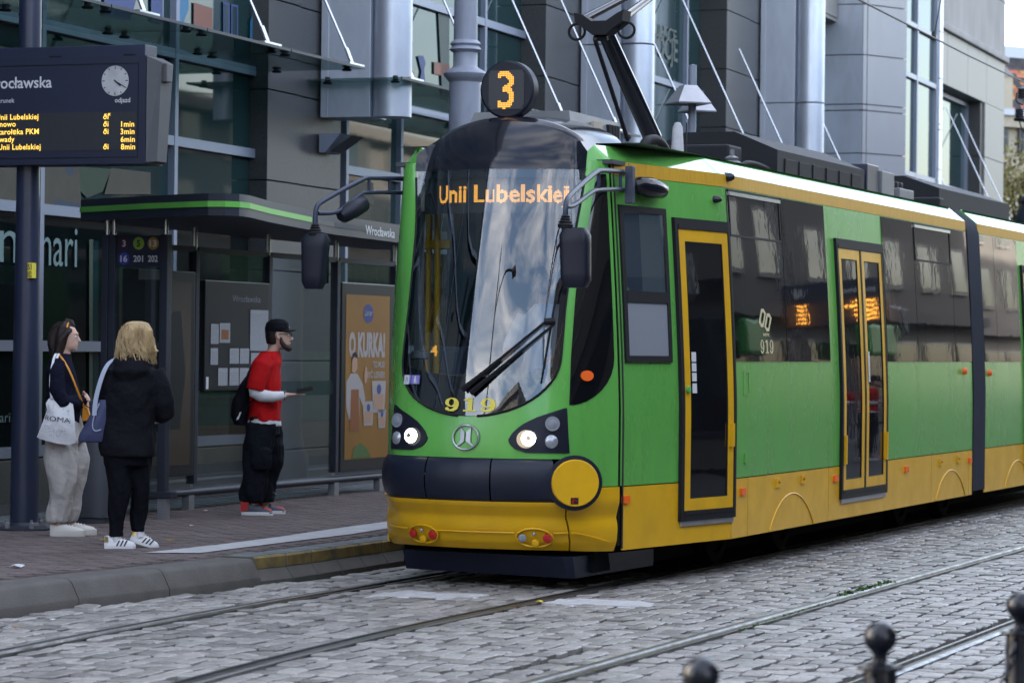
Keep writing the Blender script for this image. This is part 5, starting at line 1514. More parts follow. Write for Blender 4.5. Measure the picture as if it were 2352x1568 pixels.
# big advert case at the far end
ad = sbox('advert_case', 'dark_panel', BX - .06, BX + .045, 7.84, 9.10, .40, 2.29, bev=.01)
PX = BX + .048
pf = sbox('poster', 'poster_orange', BX + .045, PX, 7.93, 8.97, .52, 2.17, ad)
def pw(u, z, k=.002): return S_(PX + k, u, z)
def ptx(s_, u, z, h, w_, m_='poster_white', bold=.03): return text('poster_lettering', s_, m_, pf, lambda x, y: pw(u + x, z + y), h, width=w_, bold=bold)
MB().add([pw(8.45 + .12 * math.cos(2 * PI * k / 24), 1.985 + .095 * math.sin(2 * PI * k / 24)) for k in range(24)], [tuple(range(24))]).build('poster_badge', 'poster_blue', pf)
text('poster_lettering', 'Lisner', 'poster_white', pf, lambda x, y: pw(8.45 + x, 1.965 + y, .004), .062, width=.19, bold=.01, align=.5)
ptx('O KURKA!', 8.00, 1.56, .22, .86, bold=.055)
ptx('TO MUSI', 8.58, 1.44, .062, .27); ptx('BYĆ LISNER!', 8.43, 1.335, .062, .43)
def blob(nm, m_, pts, k=.003): return MB().poly([pw(u, z, k) for u, z in pts]).build(nm, m_, pf)
blob('poster_figure', 'poster_white', [(7.95, 1.05), (7.95, 1.30), (8.05, 1.38), (8.20, 1.38), (8.33, 1.28), (8.40, 1.12), (8.34, 1.05), (8.26, 1.15), (8.26, .95), (8.02, .92)])
blob('poster_figure', 'poster_brown', [(8.06, 1.22), (8.24, 1.22), (8.26, .80), (8.04, .80)], .004)
blob('poster_face', 'poster_skin', [(8.07, 1.40), (8.08, 1.53), (8.13, 1.57), (8.19, 1.53), (8.20, 1.43), (8.14, 1.38)], .005)
blob('poster_hair', 'hair_dark', [(8.06, 1.50), (8.08, 1.58), (8.15, 1.60), (8.20, 1.56), (8.19, 1.53), (8.12, 1.55), (8.08, 1.52)], .006)
blob('poster_hand', 'poster_skin', [(8.36, 1.36), (8.39, 1.45), (8.43, 1.44), (8.43, 1.30), (8.38, 1.27)], .005)
for c, z, r in ((8.72, 1.15, .17), (8.47, .98, .13), (8.80, .92, .10)):
    blob('poster_tub', 'poster_white', [(c - r, z + r * .9), (c + r, z + r * .9), (c + r * .8, z - r), (c - r * .8, z - r)], .004)
    blob('poster_tub', 'poster_skin', [(c - r * .7, z + r * .1), (c + r * .7, z + r * .1), (c + r * .6, z - r * .8), (c - r * .6, z - r * .8)], .005)
    MB().add([pw(c + r * .3 * math.cos(2 * PI * k / 16), z + r * .4 + r * .3 * math.sin(2 * PI * k / 16), .006) for k in range(16)], [tuple(range(16))]).build('poster_badge', 'poster_blue', pf)
blob('poster_greens', 'poster_leaf', [(8.1, .53), (8.55, .53), (8.45, .62), (8.3, .68), (8.15, .64)])

# ================================================================= departure board on its post
BD = Frame(-3.854, 22.816, 20.0)
bd = thing('departure_board', 'navy departure display with clock on a tall steel post, leftmost at the stop', 'display', BD.o, BD.ang)
MB().lathe([(.0, PZ), (.235, PZ), (.235, PZ + .012), (.135, PZ + .035), (.115, PZ + .06), (.115, PZ + .06)], n=24).build('base_plate', 'dark_steel', bd, 30)
for k in range(6): MB().lathe([(0, 0), (.022, 0), (.022, .05), (.012, .055), (.012, .075), (0, .075)], (.19 * math.cos(k * PI / 3 + .3), .19 * math.sin(k * PI / 3 + .3), PZ + .01), 6).build('anchor_bolt', 'plate_metal', bd)
MB().lathe([(.112, PZ + .05), (.108, 1.2), (.098, 2.2), (.092, 3.2), (.086, 5.6)], n=24).build('post', 'navy_paint', bd, 50)
MB().box(.062, .10, -.105, -.035, 2.16, 2.28).build('post_plate', 'yellow_print', bd)
text('plate_number', '51', 'black_print', bd, lambda x, y: (.064 + x, -.1065, 2.225 + y), .042, width=.034, bold=.02)
text('plate_number', '852', 'black_print', bd, lambda x, y: (.063 + x, -.1065, 2.168 + y), .042, width=.036, bold=.02)
YF, YB_ = -.20, .10
def b_(px, py, y=YF): return BD.at_y(px, py, y)
r0, r1 = b_(330, 128).x, b_(338, 375).x
xr = .5 * (r0 + r1); zt, zb = b_(200, 131).z, b_(200, 377).z
xl = -1.35
hou = MB().add([(xl, YF, zb), (xr, YF, zb), (xr + .0, YF, zt), (xl, YF, zt), (xl, YB_, zb), (xr, YB_, zb), (xr, YB_, zt), (xl, YB_, zt)], [(0, 1, 2, 3), (7, 6, 5, 4), (0, 4, 5, 1), (1, 5, 6, 2), (2, 6, 7, 3), (3, 7, 4, 0)]).build('housing', 'board_navy', bd)
# bevelled grey end cap, narrower at the bottom
MB().add([(xr + .003, YF + .01, zb + .01), (xr + .07, YF + .07, zb + .02), (xr + .11, YF + .05, zt - .05), (xr + .003, YF + .01, zt - .003), (xr + .003, YB_ - .01, zb + .01), (xr + .07, YB_ - .07, zb + .02), (xr + .11, YB_ - .05, zt - .05), (xr + .003, YB_ - .01, zt - .003)],
         [(0, 1, 2, 3), (7, 6, 5, 4), (0, 4, 5, 1), (1, 5, 6, 2), (2, 6, 7, 3), (3, 7, 4, 0)]).build('end_cap', 'board_grey', bd)
MB().box(xr + .05, xr + .14, -.12, -.02, zt - .20, zt - .055, .008).build('speaker_box', 'board_grey', bd)
MB().box(xl + .1, xr - .05, -.12, .08, zt + .003, zt + .095, .004).build('top_box', 'navy_paint', bd)
for px in (455, 1092): MB().box(b_(px * .4677 / 1.7415, 128).x - .04, b_(px * .4677 / 1.7415, 128).x + .04, YF + .005, YF + .06, zt, zt + .015).build('hinge', 'rubber', bd)
fp = MB()
fx0, fx1, fz0, fz1 = xl + .05, b_(318, 250).x, zb + .05, zt - .055
for x0, x1, z0, z1 in ((fx0, fx1, fz0, fz0 + .004), (fx0, fx1, fz1 - .004, fz1), (fx1 - .004, fx1, fz0, fz1)): fp.box(x0, x1, YF - .004, YF, z0, z1)
fp.build('face_rim', 'display_black', bd)
YT = YF - .006
def btx(nm, s_, m_, px, py, h, px1=None, al=0.0, bold=.012, par=None):
    g = b_(px, py, YT); w_ = (b_(px1, py, YT).x - g.x) if px1 else None
    return text(nm, s_, m_, bd, lambda x, y: (g.x + x, YT, g.z + y), h, width=w_, bold=bold, align=al)
pxm = 1 / (FPX / 22.6)
v_, _f = glyphs('Wrocławska', .014)
wW = max(p[0] for p in v_); v2, _ = glyphs('rocławska', .014)
hcap = .087; xe = b_(119, 201, YT)
text('stop_name', 'Wrocławska', 'white_print', bd, lambda x, y: (xe.x + x, YT, xe.z + y), hcap, width=wW * hcap / .69 * 1.0, bold=.014, align=1.0)
xe2 = b_(33, 236, YT); text('column_title', 'kierunek', 'white_print', bd, lambda x, y: (xe2.x + x, YT, xe2.z + y), .036, bold=.005, align=1.0)
xe3 = b_(299, 235, YT); text('column_title', 'odjazd', 'white_print', bd, lambda x, y: (xe3.x + x, YT, xe3.z + y), .036, bold=.012, align=1.0)
c0 = b_(264.5, 186, YT); cr = .118
clk = MB().add([(c0.x + cr * math.cos(2 * PI * k / 40), YT, c0.z + cr * math.sin(2 * PI * k / 40)) for k in range(40)], [tuple(range(40))]).build('clock_face', 'white_paint', bd)
hm = MB()
def hand(a, r0, r1, w_, y): 
    a = PI / 2 - math.radians(a); d = Vector((math.cos(a), math.sin(a))); n = Vector((-d.y, d.x))
    hm.add([(c0.x + d.x * r + n.x * s_ * w_, y, c0.z + d.y * r + n.y * s_ * w_) for r, s_ in ((r0, -1), (r1, -1), (r1, 1), (r0, 1))], [(0, 1, 2, 3)])
for k in range(12): hand(k * 30, cr * (.76 if k % 3 == 0 else .82), cr * .95, .0035, YT - .002)
hand(120, -.01, cr * .92, .0035, YT - .003); hand(129, -.01, cr * .55, .006, YT - .004)
hm.build('clock_hands', 'black_print', clk, fix=False)
lp_ = b_(0, 262, YT); lq = b_(310, 344, YT)
MB().quad((xl + .08, YT + .003, lq.z), (lq.x + .01, YT + .003, lq.z), (lq.x + .01, YT + .003, lp_.z), (xl + .08, YT + .003, lp_.z)).build('led_panel', 'led_board', bd)
rows_ = [('Unii Lubelskiej', 88, 274, None, 1), ('Wilczak Starołęcanowo', 36, 291, '1min', 1), ('Starołęka PKM', 89, 308, '3min', 1), ('Zawady', 33, 326, '6min', 0), ('Unii Lubelskiej', 93, 343, '8min', 1)]
rows_[1] = ('Franowo', 36, 291, '1min', 1)
def bled(s_, px, py, al=1.0, h=.042):
    g = b_(px, py, YT - .002)
    text('led_line', s_, 'led_yellow', bd, lambda x, y: (g.x + x, YT - .002, g.z + y), h, bold=.012, align=al, space=1.06)
for s_, px, py, mn, wc in rows_:
    bled(s_, px, py)
    if mn: bled(mn, 308 + (py - 291) * .04, py)
    if wc: bled('\u00f0i', 249, py)
bled('x', 254, 266, h=.03)

# a second display across the road: it shows mirrored in the tram windows
B2 = Frame(*TR.w(9.6, 35.5).xy, 22.25)
b2 = thing('departure_board', 'departure display across the road, seen mirrored in the tram windows', 'display', B2.o, B2.ang)
MB().lathe([(.13, 0), (.11, .05), (.09, 3.2)], n=20).build('post', 'navy_paint', b2, 50)
h2 = MB().box(-1.0, 1.0, -.2, .2, 3.12, 4.12, .02).build('housing', 'board_navy', b2)
text('stop_name', 'Wrocławska', 'white_print', b2, lambda x, y: (-.85 + x, -.206, 3.82 + y), .11, bold=.014)
for k, s_ in enumerate(('13 Staroleka', '3 Unii Lubelskiej', '16 Franowo', '201 Zawady', '5 Górczyn')):
    text('led_line', s_, 'led_bright', b2, lambda x, y: (-.85 + x, -.206, 3.60 - k * .10 + y), .066, bold=.02)
    text('led_line', '%dmin' % (k * 2 + 1), 'led_bright', b2, lambda x, y: (.60 + x, -.206, 3.60 - k * .10 + y), .066, bold=.02)
MB().add([(.72 + .12 * math.cos(2 * PI * k / 30), -.206, 3.92 + .12 * math.sin(2 * PI * k / 30)) for k in range(30)], [tuple(range(30))]).build('clock_face', 'white_paint', b2)

# ================================================================= litter bin
bp_ = on_ground(192, 1203, PZ)
bn = thing('litter_bin', 'dark grey oval litter bin behind the two women', 'bin', bp_ + Vector((0, .2, 0)), TR.ang)
w_ = 60 / (FPX / bp_.y) * 1.02
def oval(r, z, k=1.0): return [(w_ * r * math.copysign(abs(math.cos(a)) ** .7, math.cos(a)), w_ * .62 * r * math.copysign(abs(math.sin(a)) ** .7, math.sin(a)), z) for a in [2 * PI * i / 28 for i in range(28)]]
MB().rings([oval(.90, .0), oval(.92, .04), oval(1.0, .05), oval(1.0, .78), oval(.97, .80)]).build('bin_body', 'bin_grey', bn, 35)
MB().rings([oval(1.03, .86), oval(1.05, .88), oval(1.03, .96), oval(.85, 1.0), oval(.4, 1.015)]).build('bin_hood', 'dark_steel', bn, 35)
MB().box(-w_ * .8, w_ * .8, -.02, .02, .78, .88).build('hood_bracket', 'dark_steel', bn)

# ================================================================= ornate overhead-line mast behind the tram
mz = 29.0
mp_ = on_plane(1062, 700, (0, mz, 0), Vector((0, 1, 0)))
mast = thing('line_mast', 'pale grey ornate overhead line mast rising behind the tram front', 'mast', (mp_.x, mz, 0))
k = mz / FPX
zz = lambda py: on_plane(1060, py, (0, mz, 0), Vector((0, 1, 0))).z
R1, R2, R3 = 37 * k, 28 * k, 33 * k
MB().lathe([(R1 * 1.5, 0), (R1 * 1.5, .5), (R1 * 1.15, .6), (R1 * 1.0, .75), (R1 * .98, zz(190)), (R1 * 1.0, zz(189)), (R1 * 1.12, zz(184)), (R1 * 1.30, zz(176)), (R1 * 1.34, zz(170)), (R1 * 1.22, zz(164)), (R1 * 1.0, zz(160)), (R2 * 1.1, zz(156)), (R2, zz(152)),
            (R2, zz(122)), (R2 * 1.15, zz(119)), (R2 * 1.35, zz(115)), (R2 * 1.18, zz(109)), (R2 * 1.12, zz(107)), (R2 * 1.28, zz(102)), (R2 * 1.15, zz(96)), (R2 * .98, zz(93)), (R2 * .96, zz(0)), (R2 * .9, 9.5), (.02, 9.6)], n=28).build('mast_shaft', 'mast_grey', mast, 35)
MB().box(-.02, .02, -R1 * 1.05, -R1 * 1.0, 1.5, 1.9).build('number_plate', 'white_print', mast)
# double-headed street lamp behind the tram roof
lzY = 24.6
lp = on_plane(1590, 260, (0, lzY, 0), Vector((0, 1, 0)))
lampp = thing('street_lamp', 'street lamp with two grey pyramid shades behind the tram roof', 'lamp', (lp.x, lzY, 0))
lz_ = lambda py: on_plane(1590, py, (0, lzY, 0), Vector((0, 1, 0))).z
kk = lzY / FPX
MB().lathe([(10 * kk, 0), (9 * kk, lz_(150)), (0.0, lz_(148))], n=14).build('post', 'mast_grey', lampp, 40)
def shade(cx, cy, zt, zb, rt, rb, rot):
    rg = []
    for r, z in ((rb * .94, zb + .01), (rb, zb), (rb, zb + .012), (rt, zt)):
        rg.append([(cx + r * math.cos(rot + PI / 4 + PI / 2 * i), cy + r * math.sin(rot + PI / 4 + PI / 2 * i), z) for i in range(4)])
    return MB().rings(rg)
shade((1578 - 1590) * kk, -.12, lz_(200), lz_(243), 20 * kk * 1.1, 48 * kk * 1.18, .35).build('lamp_shade', 'plate_metal', lampp)
shade((1606 - 1590) * kk, .30, lz_(203), lz_(252), 12 * kk, 44 * kk * 1.1, .35).build('lamp_shade', 'plate_metal', lampp)
# ================================================================= contact wire, its dropper, the mast and insulators at the right edge
mc = bpy.data.objects
def wire(nm, pts, r, label, cat):
    return tag(MB().tube(pts, r, 6).build(nm, 'wire', None, 60), label, cat)
wa, wb = on_plane(1885, -45, (0, 27, 0), Vector((0, 1, 0))), on_plane(2420, 222, (0, 46, 0), Vector((0, 1, 0)))
wr = wire('contact_wire', [wa, wa.lerp(wb, .5) + Vector((0, 0, -.02)), wb], .011, 'black overhead contact wire crossing the upper right of the view', 'wire')
cp = wa.lerp(wb, .48)
hp_ = project(cp)
MB().tube([on_plane(2146, 82, (0, cp.y, 0), Vector((0, 1, 0))), on_plane(2163, -10, (0, cp.y, 0), Vector((0, 1, 0))), on_plane(2175, -70, (0, cp.y, 0), Vector((0, 1, 0)))], .007, 5).build('dropper', 'wire', wr)
cq = on_plane(2145, 82, (0, cp.y, 0), Vector((0, 1, 0)))
MB().tube([cq + Vector((0, 0, .05)), cq + Vector((0, 0, -.03))], .03, 8).build('wire_clamp', 'wire', wr)
wire('span_wire', [on_plane(2280, -12, (0, 70, 0), Vector((0, 1, 0))), on_plane(2360, 42, (0, 72, 0), Vector((0, 1, 0)))], .012, 'thin span wire against the white sky, top right corner', 'wire')
ry = 44.0
rmx = on_plane(2372, 500, (0, ry, 0), Vector((0, 1, 0)))
rm = thing('insulator_mast', 'dark line mast with insulators at the right edge of the street', 'mast', (rmx.x, ry, 0))
q = ry / FPX
rz = lambda py: on_plane(2350, py, (0, ry, 0), Vector((0, 1, 0))).z
def mx(px): return (px - 2372) * q
MB().lathe([(34 * q, 0), (34 * q, rz(520)), (40 * q, rz(512)), (40 * q, rz(500)), (26 * q, rz(470)), (28 * q, rz(462)), (16 * q, rz(440)), (13 * q, rz(300)), (11 * q, 14)], n=18).build('mast_shaft', 'dark_steel', rm, 35)
MB().tube([(mx(2325), -.1, rz(276)), (mx(2380), 0, rz(280))], 4 * q, 6).build('cross_arm', 'dark_steel', rm)
MB().tube([(mx(2336), -.1, rz(218)), (mx(2380), 0, rz(214))], 5 * q, 6).build('cross_arm', 'dark_steel', rm)
for px, py in ((2336, 262), (2342, 215)):
    MB().lathe([(.0, rz(py + 14)), (5 * q, rz(py + 14))] + [(r * q, rz(py + 12 - 2.6 * i)) for i, r in enumerate((12, 8, 12, 8, 12, 8, 12, 8, 12))] + [(4 * q, rz(py - 14)), (0, rz(py - 16))], (mx(px), -.1, 0), 14).build('insulator', 'ceramic', rm, 20)
MB().tube(smooth_path([(mx(2336), -.1, rz(278)), (mx(2342), -.1, rz(300)), (mx(2365), 0, rz(320))]), 1.6 * q, 5).tube(smooth_path([(mx(2330), -.1, rz(215)), (mx(2326), -.1, rz(235)), (mx(2345), -.05, rz(242))]), 2 * q, 5).build('jumper_cable', 'wire', rm)

# ================================================================= bollards with chains, close to the viewer
bz = .90
bl = []
for i, (px, py, lab) in enumerate(((1610, 1549, 'black ball-topped iron bollard, leftmost of the three at the bottom edge'), (2022, 1463, 'black ball-topped iron bollard, middle one, chain hanging on its collar'), (2345, 1391, 'black ball-topped iron bollard cut off by the right edge'))):
    c = on_ground(px, py, bz)
    t = thing('bollard', lab, 'bollard', (c.x, c.y, 0), .3, 'chained bollards along the near pavement')
    s_ = .0435
    MB().lathe([(.0, bz + s_)] + [(s_ * math.sin(a), bz + s_ * math.cos(a)) for a in [PI * k / 16 for k in range(1, 14)]] + [(.018, bz - .046), (.020, bz - .062), (.034, bz - .068), (.034, bz - .074), (.0, bz - .074)], n=28).build('ball', 'bollard_paint', t, 50)
    MB().lathe([(.0, bz - .0745), (.060, bz - .0745), (.061, bz - .079), (.060, bz - .084), (.042, bz - .086), (.0, bz - .086)], n=28).build('collar', 'bollard_paint', t, 30)
    MB().lathe([(.0, bz - .0865), (.043, bz - .0865), (.045, bz - .13), (.043, .30), (.055, .28), (.055, .22), (.065, .20), (.065, .0), (.0, .0)], n=24).build('shaft', 'bollard_paint', t, 40)
    bl.append(Vector((c.x, c.y, bz - .10)))
ends = [bl[0] + (bl[0] - bl[1])] + bl + [bl[2] + (bl[2] - bl[1])]
cn = 0
for a, b in zip(ends[1:], ends[2:]):
    d = (b - a); d.z = 0
    off = Vector((-d.y, d.x, 0)).normalized() * -.0
    a2, b2_ = a + d.normalized() * .045, b - d.normalized() * .045
    lab = ('black chain hanging between the left and middle bollards', 'black chain hanging between the middle and right bollards', 'black chain running out of the picture from the right bollard')[cn]; cn += 1
    ch = thing('chain', lab, 'chain', tuple(a2)); N_ = 36
    lk = MB().tube([(.020 * math.cos(2 * PI * i / 14) * (1.0), .011 * math.sin(2 * PI * i / 14), 0) for i in range(14)], .0042, 6, closed=True)
    me = None
    pts = [a2.lerp(b2_, i / N_) - Vector((0, 0, .34 * (1 - (2 * i / N_ - 1) ** 2))) for i in range(N_ + 1)]
    for i in range(N_):
        if me is None:
            o = lk.build('chain_link', 'bollard_paint', ch, 60); me = o.data
        else: o = link('chain_link', me, None, ch)
        m_ = (pts[i] + pts[i + 1]) / 2; t = (pts[i + 1] - pts[i])
        qn = t.to_track_quat('X', 'Z')
        o.rotation_mode = 'QUATERNION'; o.rotation_quaternion = qn @ (Matrix.Rotation(PI / 2 * (i % 2), 3, 'X').to_quaternion())
        o.location = m_ - a2; o.scale = (t.length / .031, 1, 1)
# street lamp left of the viewer: its silhouette shows mirrored in the windscreen
sl_ = thing('street_lamp', 'tall curved-arm street lamp left of the viewer, mirrored in the windscreen', 'lamp', (-7.7, 9.3, 0))
MB().lathe([(.14, 0), (.12, .4), (.09, .5), (.075, 5), (.055, 9.0), (.075, 9.05), (.05, 9.3), (.0, 9.5)], n=14).build('post', 'wire', sl_, 40)
MB().tube(smooth_path([(0, 0, 7.7), (.25, -.12, 8.4), (1.0, -.5, 8.85), (2.3, -1.15, 8.9)]), .035, 8).build('arm', 'wire', sl_, 60)
MB().box(2.2, 2.75, -1.42, -1.10, 8.82, 8.96, .04).build('lamp_head', 'wire', sl_)
# ================================================================= people at the stop (local axes: x to the right of the picture, y away, z up)
def ell(c, rx_, ry_, yaw=0.0, n=20, pw_=1.0, tilt=(0, 0)):
    out = []
    for i in range(n):
        a = 2 * PI * i / n
        x = rx_ * math.copysign(abs(math.cos(a)) ** pw_, math.cos(a)); y = ry_ * math.copysign(abs(math.sin(a)) ** pw_, math.sin(a))
        X = x * math.cos(yaw) - y * math.sin(yaw); Y = x * math.sin(yaw) + y * math.cos(yaw)
        out.append(Vector((c[0] + X, c[1] + Y, c[2] + X * tilt[0] + Y * tilt[1])))
    return out
def loft(mb, secs, yaw=0.0, n=20, wr=0.0, seed=0):
    """secs: (x, y, z, rx, ry); intermediate rings are interpolated, wr adds cloth folds"""
    rg = []
    S = []
    for a, b in zip(secs, secs[1:]):
        for k in range(4): S.append([lerp(p, q, ss(0, 1, k / 4) * .5 + k / 8) for p, q in zip(a, b)])
    S.append(list(secs[-1]))
    for j, (x, y, z, rx_, ry_) in enumerate(S):
        r = ell((x, y, z), rx_, ry_, yaw, n)
        if wr:
            c = Vector((x, y, z))
            r = [c + (p - c) * (1 + wr * .034 / max(.05, rx_) * fnoise(2 * PI * i / n * .9 * math.cos(0) + math.sin(2 * PI * i / n * 2 + seed), z * 7 + seed + math.sin(2 * PI * i / n + seed), seed)) for i, p in enumerate(r)]
        rg.append(r)
    return mb.rings(rg)
def hand(mb, wrist, d, up, curl=.5, s_=1.0, thumb_side=1):
    """palm and five separate bent fingers along direction d"""
    d = Vector(d).normalized(); up = Vector(up); up = (up - d * up.dot(d)).normalized(); sd_ = d.cross(up)
    w = Vector(wrist); pc = w + d * .045 * s_
    mb.rings([[w + d * t * s_ + (sd_ * math.cos(a) * rw + up * math.sin(a) * rh) * s_ for a in [2 * PI * i / 12 for i in range(12)]] for t, rw, rh in ((-.01, .026, .020), (.02, .036, .016), (.06, .042, .014), (.088, .040, .012))])
    for k, (off, ln_) in enumerate(((-.030, .066), (-.010, .076), (.010, .072), (.029, .056))):
        p0 = w + d * .085 * s_ + sd_ * off * s_; c = curl + k * .06
        p1 = p0 + (d * math.cos(c * .6) - up * math.sin(c * .6)) * ln_ * .48 * s_
        p2 = p1 + (d * math.cos(c * 1.5) - up * math.sin(c * 1.5)) * ln_ * .34 * s_
        p3 = p2 + (d * math.cos(c * 2.2) - up * math.sin(c * 2.2)) * ln_ * .26 * s_
        mb.tube([p0 - d * .012, p0, p1, p2, p3], [.0085 * s_, .0088 * s_, .0082 * s_, .0074 * s_, .0055 * s_], 7)
    t0 = w + d * .025 * s_ + sd_ * thumb_side * .030 * s_
    t1 = t0 + (d * .6 + sd_ * thumb_side * .6 - up * .1).normalized() * .038 * s_; t2 = t1 + (d * .9 + up * .1).normalized() * .030 * s_
    mb.tube([t0 - d * .01, t0, t1, t2], [.012 * s_, .0125 * s_, .0105 * s_, .007 * s_], 7)
    return mb
def head_mesh(mb, c, fwd, h=.225, nose_out=.022):
    """skull, jaw, brow, nose, lips, chin, ear and eye sockets; c = centre of the head, fwd = facing"""
    f = Vector(fwd).normalized(); s_ = Vector((0, 0, 1)).cross(f); k = h / .225
    rg = []
    for t, fo, ro_f, ro_s in ((-.112, .012, .036, .030), (-.100, .016, .060, .048), (-.075, .010, .078, .060), (-.040, .002, .088, .068), (0, -.004, .096, .074), (.040, -.006, .097, .075), (.075, -.010, .085, .066), (.100, -.012, .060, .047), (.112, -.012, .024, .02)):
        ring = []
        for i in range(24):
            a = 2 * PI * i / 24; cf, cs_ = math.cos(a), math.sin(a)
            p = Vector(c) + f * (fo + ro_f * cf) * k + s_ * (ro_s * cs_) * k + Vector((0, 0, t * k))
            ring.append(p)
        rg.append(ring)
    mb.rings(rg)
    P = lambda a, b, z: Vector(c) + f * a * k + s_ * b * k + Vector((0, 0, z * k))
    mb.tube([P(.088, 0, .022), P(.100, 0, -.005), P(.094 + nose_out, 0, -.028), P(.090, 0, -.036)], [.007 * k, .010 * k, .013 * k, .008 * k], 8)       # nose
    mb.tube([P(.084, -.026, -.058), P(.096, 0, -.056), P(.084, .026, -.058)], [.004, .0085, .004], 6)                                           # upper lip
    mb.tube([P(.082, -.022, -.068), P(.093, 0, -.068), P(.082, .022, -.068)], [.004, .0085, .004], 6)
    mb.tube([P(.070, -.01, -.094), P(.082, 0, -.094), P(.070, .01, -.094)], [.012, .017, .012], 8)                                              # chin
    mb.tube([P(.086, -.045, .028), P(.098, -.02, .030), P(.094, 0, .026), P(.098, .02, .030), P(.086, .045, .028)], .008, 6)                        # brow
    for sg in (1, -1):                                                                                                                            # ears
        mb.tube([P(-.004, sg * .074, .022), P(-.018, sg * .082, .026), P(-.024, sg * .084, .004), P(-.010, sg * .079, -.028), P(-.002, sg * .074, -.022)], [.006, .008, .008, .007, .005], 6)
    return P
def eyes(par, P):
    for sg in (1, -1):
        MB().lathe([(0, -.012), (.009, -.008), (.012, 0), (.009, .008), (0, .012)], tuple(P(.0765, sg * .032, .004)), 10).build('eye', 'white_cloth', par, 60)
        MB().lathe([(0, -.005), (.005, -.003), (.006, 0), (.005, .003), (0, .005)], tuple(P(.087, sg * .032, .004)), 8).build('pupil', 'black_print', par, 60)
def shoe(par, heel, ang, L_, w_, upper, sole, solez=.028, pitch=0.0, hi=.075):
    """a laced trainer: sole, upper, tongue and laces; heel = point on the ground under the heel"""
    R_ = Matrix.Translation(Vector(heel)) @ Matrix.Rotation(ang, 4, 'Z') @ Matrix.Rotation(-pitch, 4, 'Y')
    def m(x, y, z): return R_ @ Vector((x, y, z))
    def outl(t): return float(np.interp(t, [0, .12, .35, .6, .8, .93, 1], [.55, .80, .82, .98, .95, .70, .25])) * w_ / 2
    def sole_ring(z, g): return [m(t * L_, sg * outl(t) * g, z) for sg, ts in ((1, lin(0, 1, 10)), (-1, list(reversed(lin(0, 1, 10))))) for t in ts]
    so_ = MB().rings([sole_ring(0, .96), sole_ring(solez * .5, 1.04), sole_ring(solez, 1.0)]).build('shoe', sole, par, 50)
    u = MB(); rg = []
    for t in lin(0.0, .99, 12):
        hgt = float(np.interp(t, [0, .1, .3, .45, .62, .8, .93, 1], [hi, hi * 1.05, hi * 1.0, hi * .82, .052, .042, .032, .012]))
        o_ = outl(t)
        rg.append([m(t * L_, o_ * math.copysign(abs(math.cos(a)) ** .8, math.cos(a)), solez * .6 + hgt * max(0, math.sin(a)) ** .75) for a in lin(0, PI, 9)])
    u.rings(rg, closed=False, caps=False)
    u.build('shoe_upper', upper, so_, 60)
    lm = MB()
    for k in range(4):
        t = .36 + k * .085; z = solez * .6 + float(np.interp(t, [.3, .45, .62, .8], [hi, hi * .82, .052, .042])) + .003
        lm.tube([m(t * L_, -.026, z - .006), m(t * L_ + .006, 0, z + .001), m(t * L_, .026, z - .006)], .0035, 5)
    lm.build('laces', 'shoe_white' if upper != 'shoe_navy' else 'shoe_red', so_, 60)
    return so_, m, outl
def V3(*a): return Vector(a)

# ---------------------------------------------------------------- woman with dark hair, cream trousers and the tote bag
g1 = on_ground(142, 1229, PZ)
p1 = thing('person', 'woman with long dark hair, navy jumper and pale wide trousers, arms folded', 'person', g1, 0, 'people waiting at the tram stop')
b = MB()
P1 = head_mesh(b, (.012, .0, 1.525), (1, .12, 0), .215)
loft(b, [(-.01, 0, 1.30, .058, .062), (.0, 0, 1.38, .050, .052), (.005, 0, 1.46, .050, .050)])
loft(b, [(.0, 0, .78, .11, .15), (-.01, 0, .95, .10, .13), (-.005, 0, 1.15, .10, .14), (-.015, 0, 1.30, .085, .16), (-.01, 0, 1.36, .05, .10)])
for sg, fx in ((-1, -.01), (1, .05)):
    b.tube([(fx * .3, sg * .08, .84), (.03 + fx, sg * .085, .47), (-.01 + fx, sg * .08, .09), (.0 + fx, sg * .08, .03)], [.085, .052, .036, .032], 12)
    b.tube([(-.01, sg * .16, 1.32), (-.02, sg * .205, 1.18), (.02, sg * .205, 1.03), (.13, sg * .10, 1.02), (.155, sg * .02, 1.04)], [.046, .042, .036, .030, .026], 10)
hand(b, (.155, .02, 1.06), (.5, -.8, .1), (.6, .4, .4), .6, .9)
hand(b, (.15, -.02, 1.03), (.3, .9, .2), (.6, -.3, .3), .6, .9)
bo = remesh(b, 'body', 'skin', p1, .0085, 3)
eyes(p1, P1)
c = MB()
loft(c, [(.0, 0, .84, .135, .175), (.0, 0, .96, .130, .165), (-.012, 0, 1.12, .132, .170), (-.022, 0, 1.26, .122, .185), (-.02, 0, 1.345, .085, .150), (-.008, 0, 1.40, .062, .075)], wr=.35, seed=2)
for sg in (-1, 1):
    c.tube([(-.02, sg * .135, 1.335), (-.03, sg * .185, 1.25), (-.02, sg * .215, 1.12), (.03, sg * .215, 1.03), (.10, sg * .150, 1.02), (.165, sg * .045, 1.045)], [.062, .066, .062, .060, .052, .042], 12)
remesh(c, 'jumper', 'navy_knit', p1, .011, 2)
t = MB()
loft(t, [(.012, 0, .72, .148, .19), (.010, 0, .84, .142, .185), (.002, 0, .95, .120, .16)], wr=.3, seed=5)
for sg, fx in ((-1, -.015), (1, .040)):
    loft(t, [(.0 + fx * .4, sg * .080, .84, .128, .105), (.018 + fx, sg * .085, .60, .128, .108), (.026 + fx, sg * .085, .42, .114, .100), (.008 + fx, sg * .082, .25, .092, .084), (-.012 + fx, sg * .08, .13, .078, .070), (-.015 + fx, sg * .08, .105, .074, .066)], wr=.55, seed=9 + sg)
remesh(t, 'trousers', 'beige_linen', p1, .0105, 1)
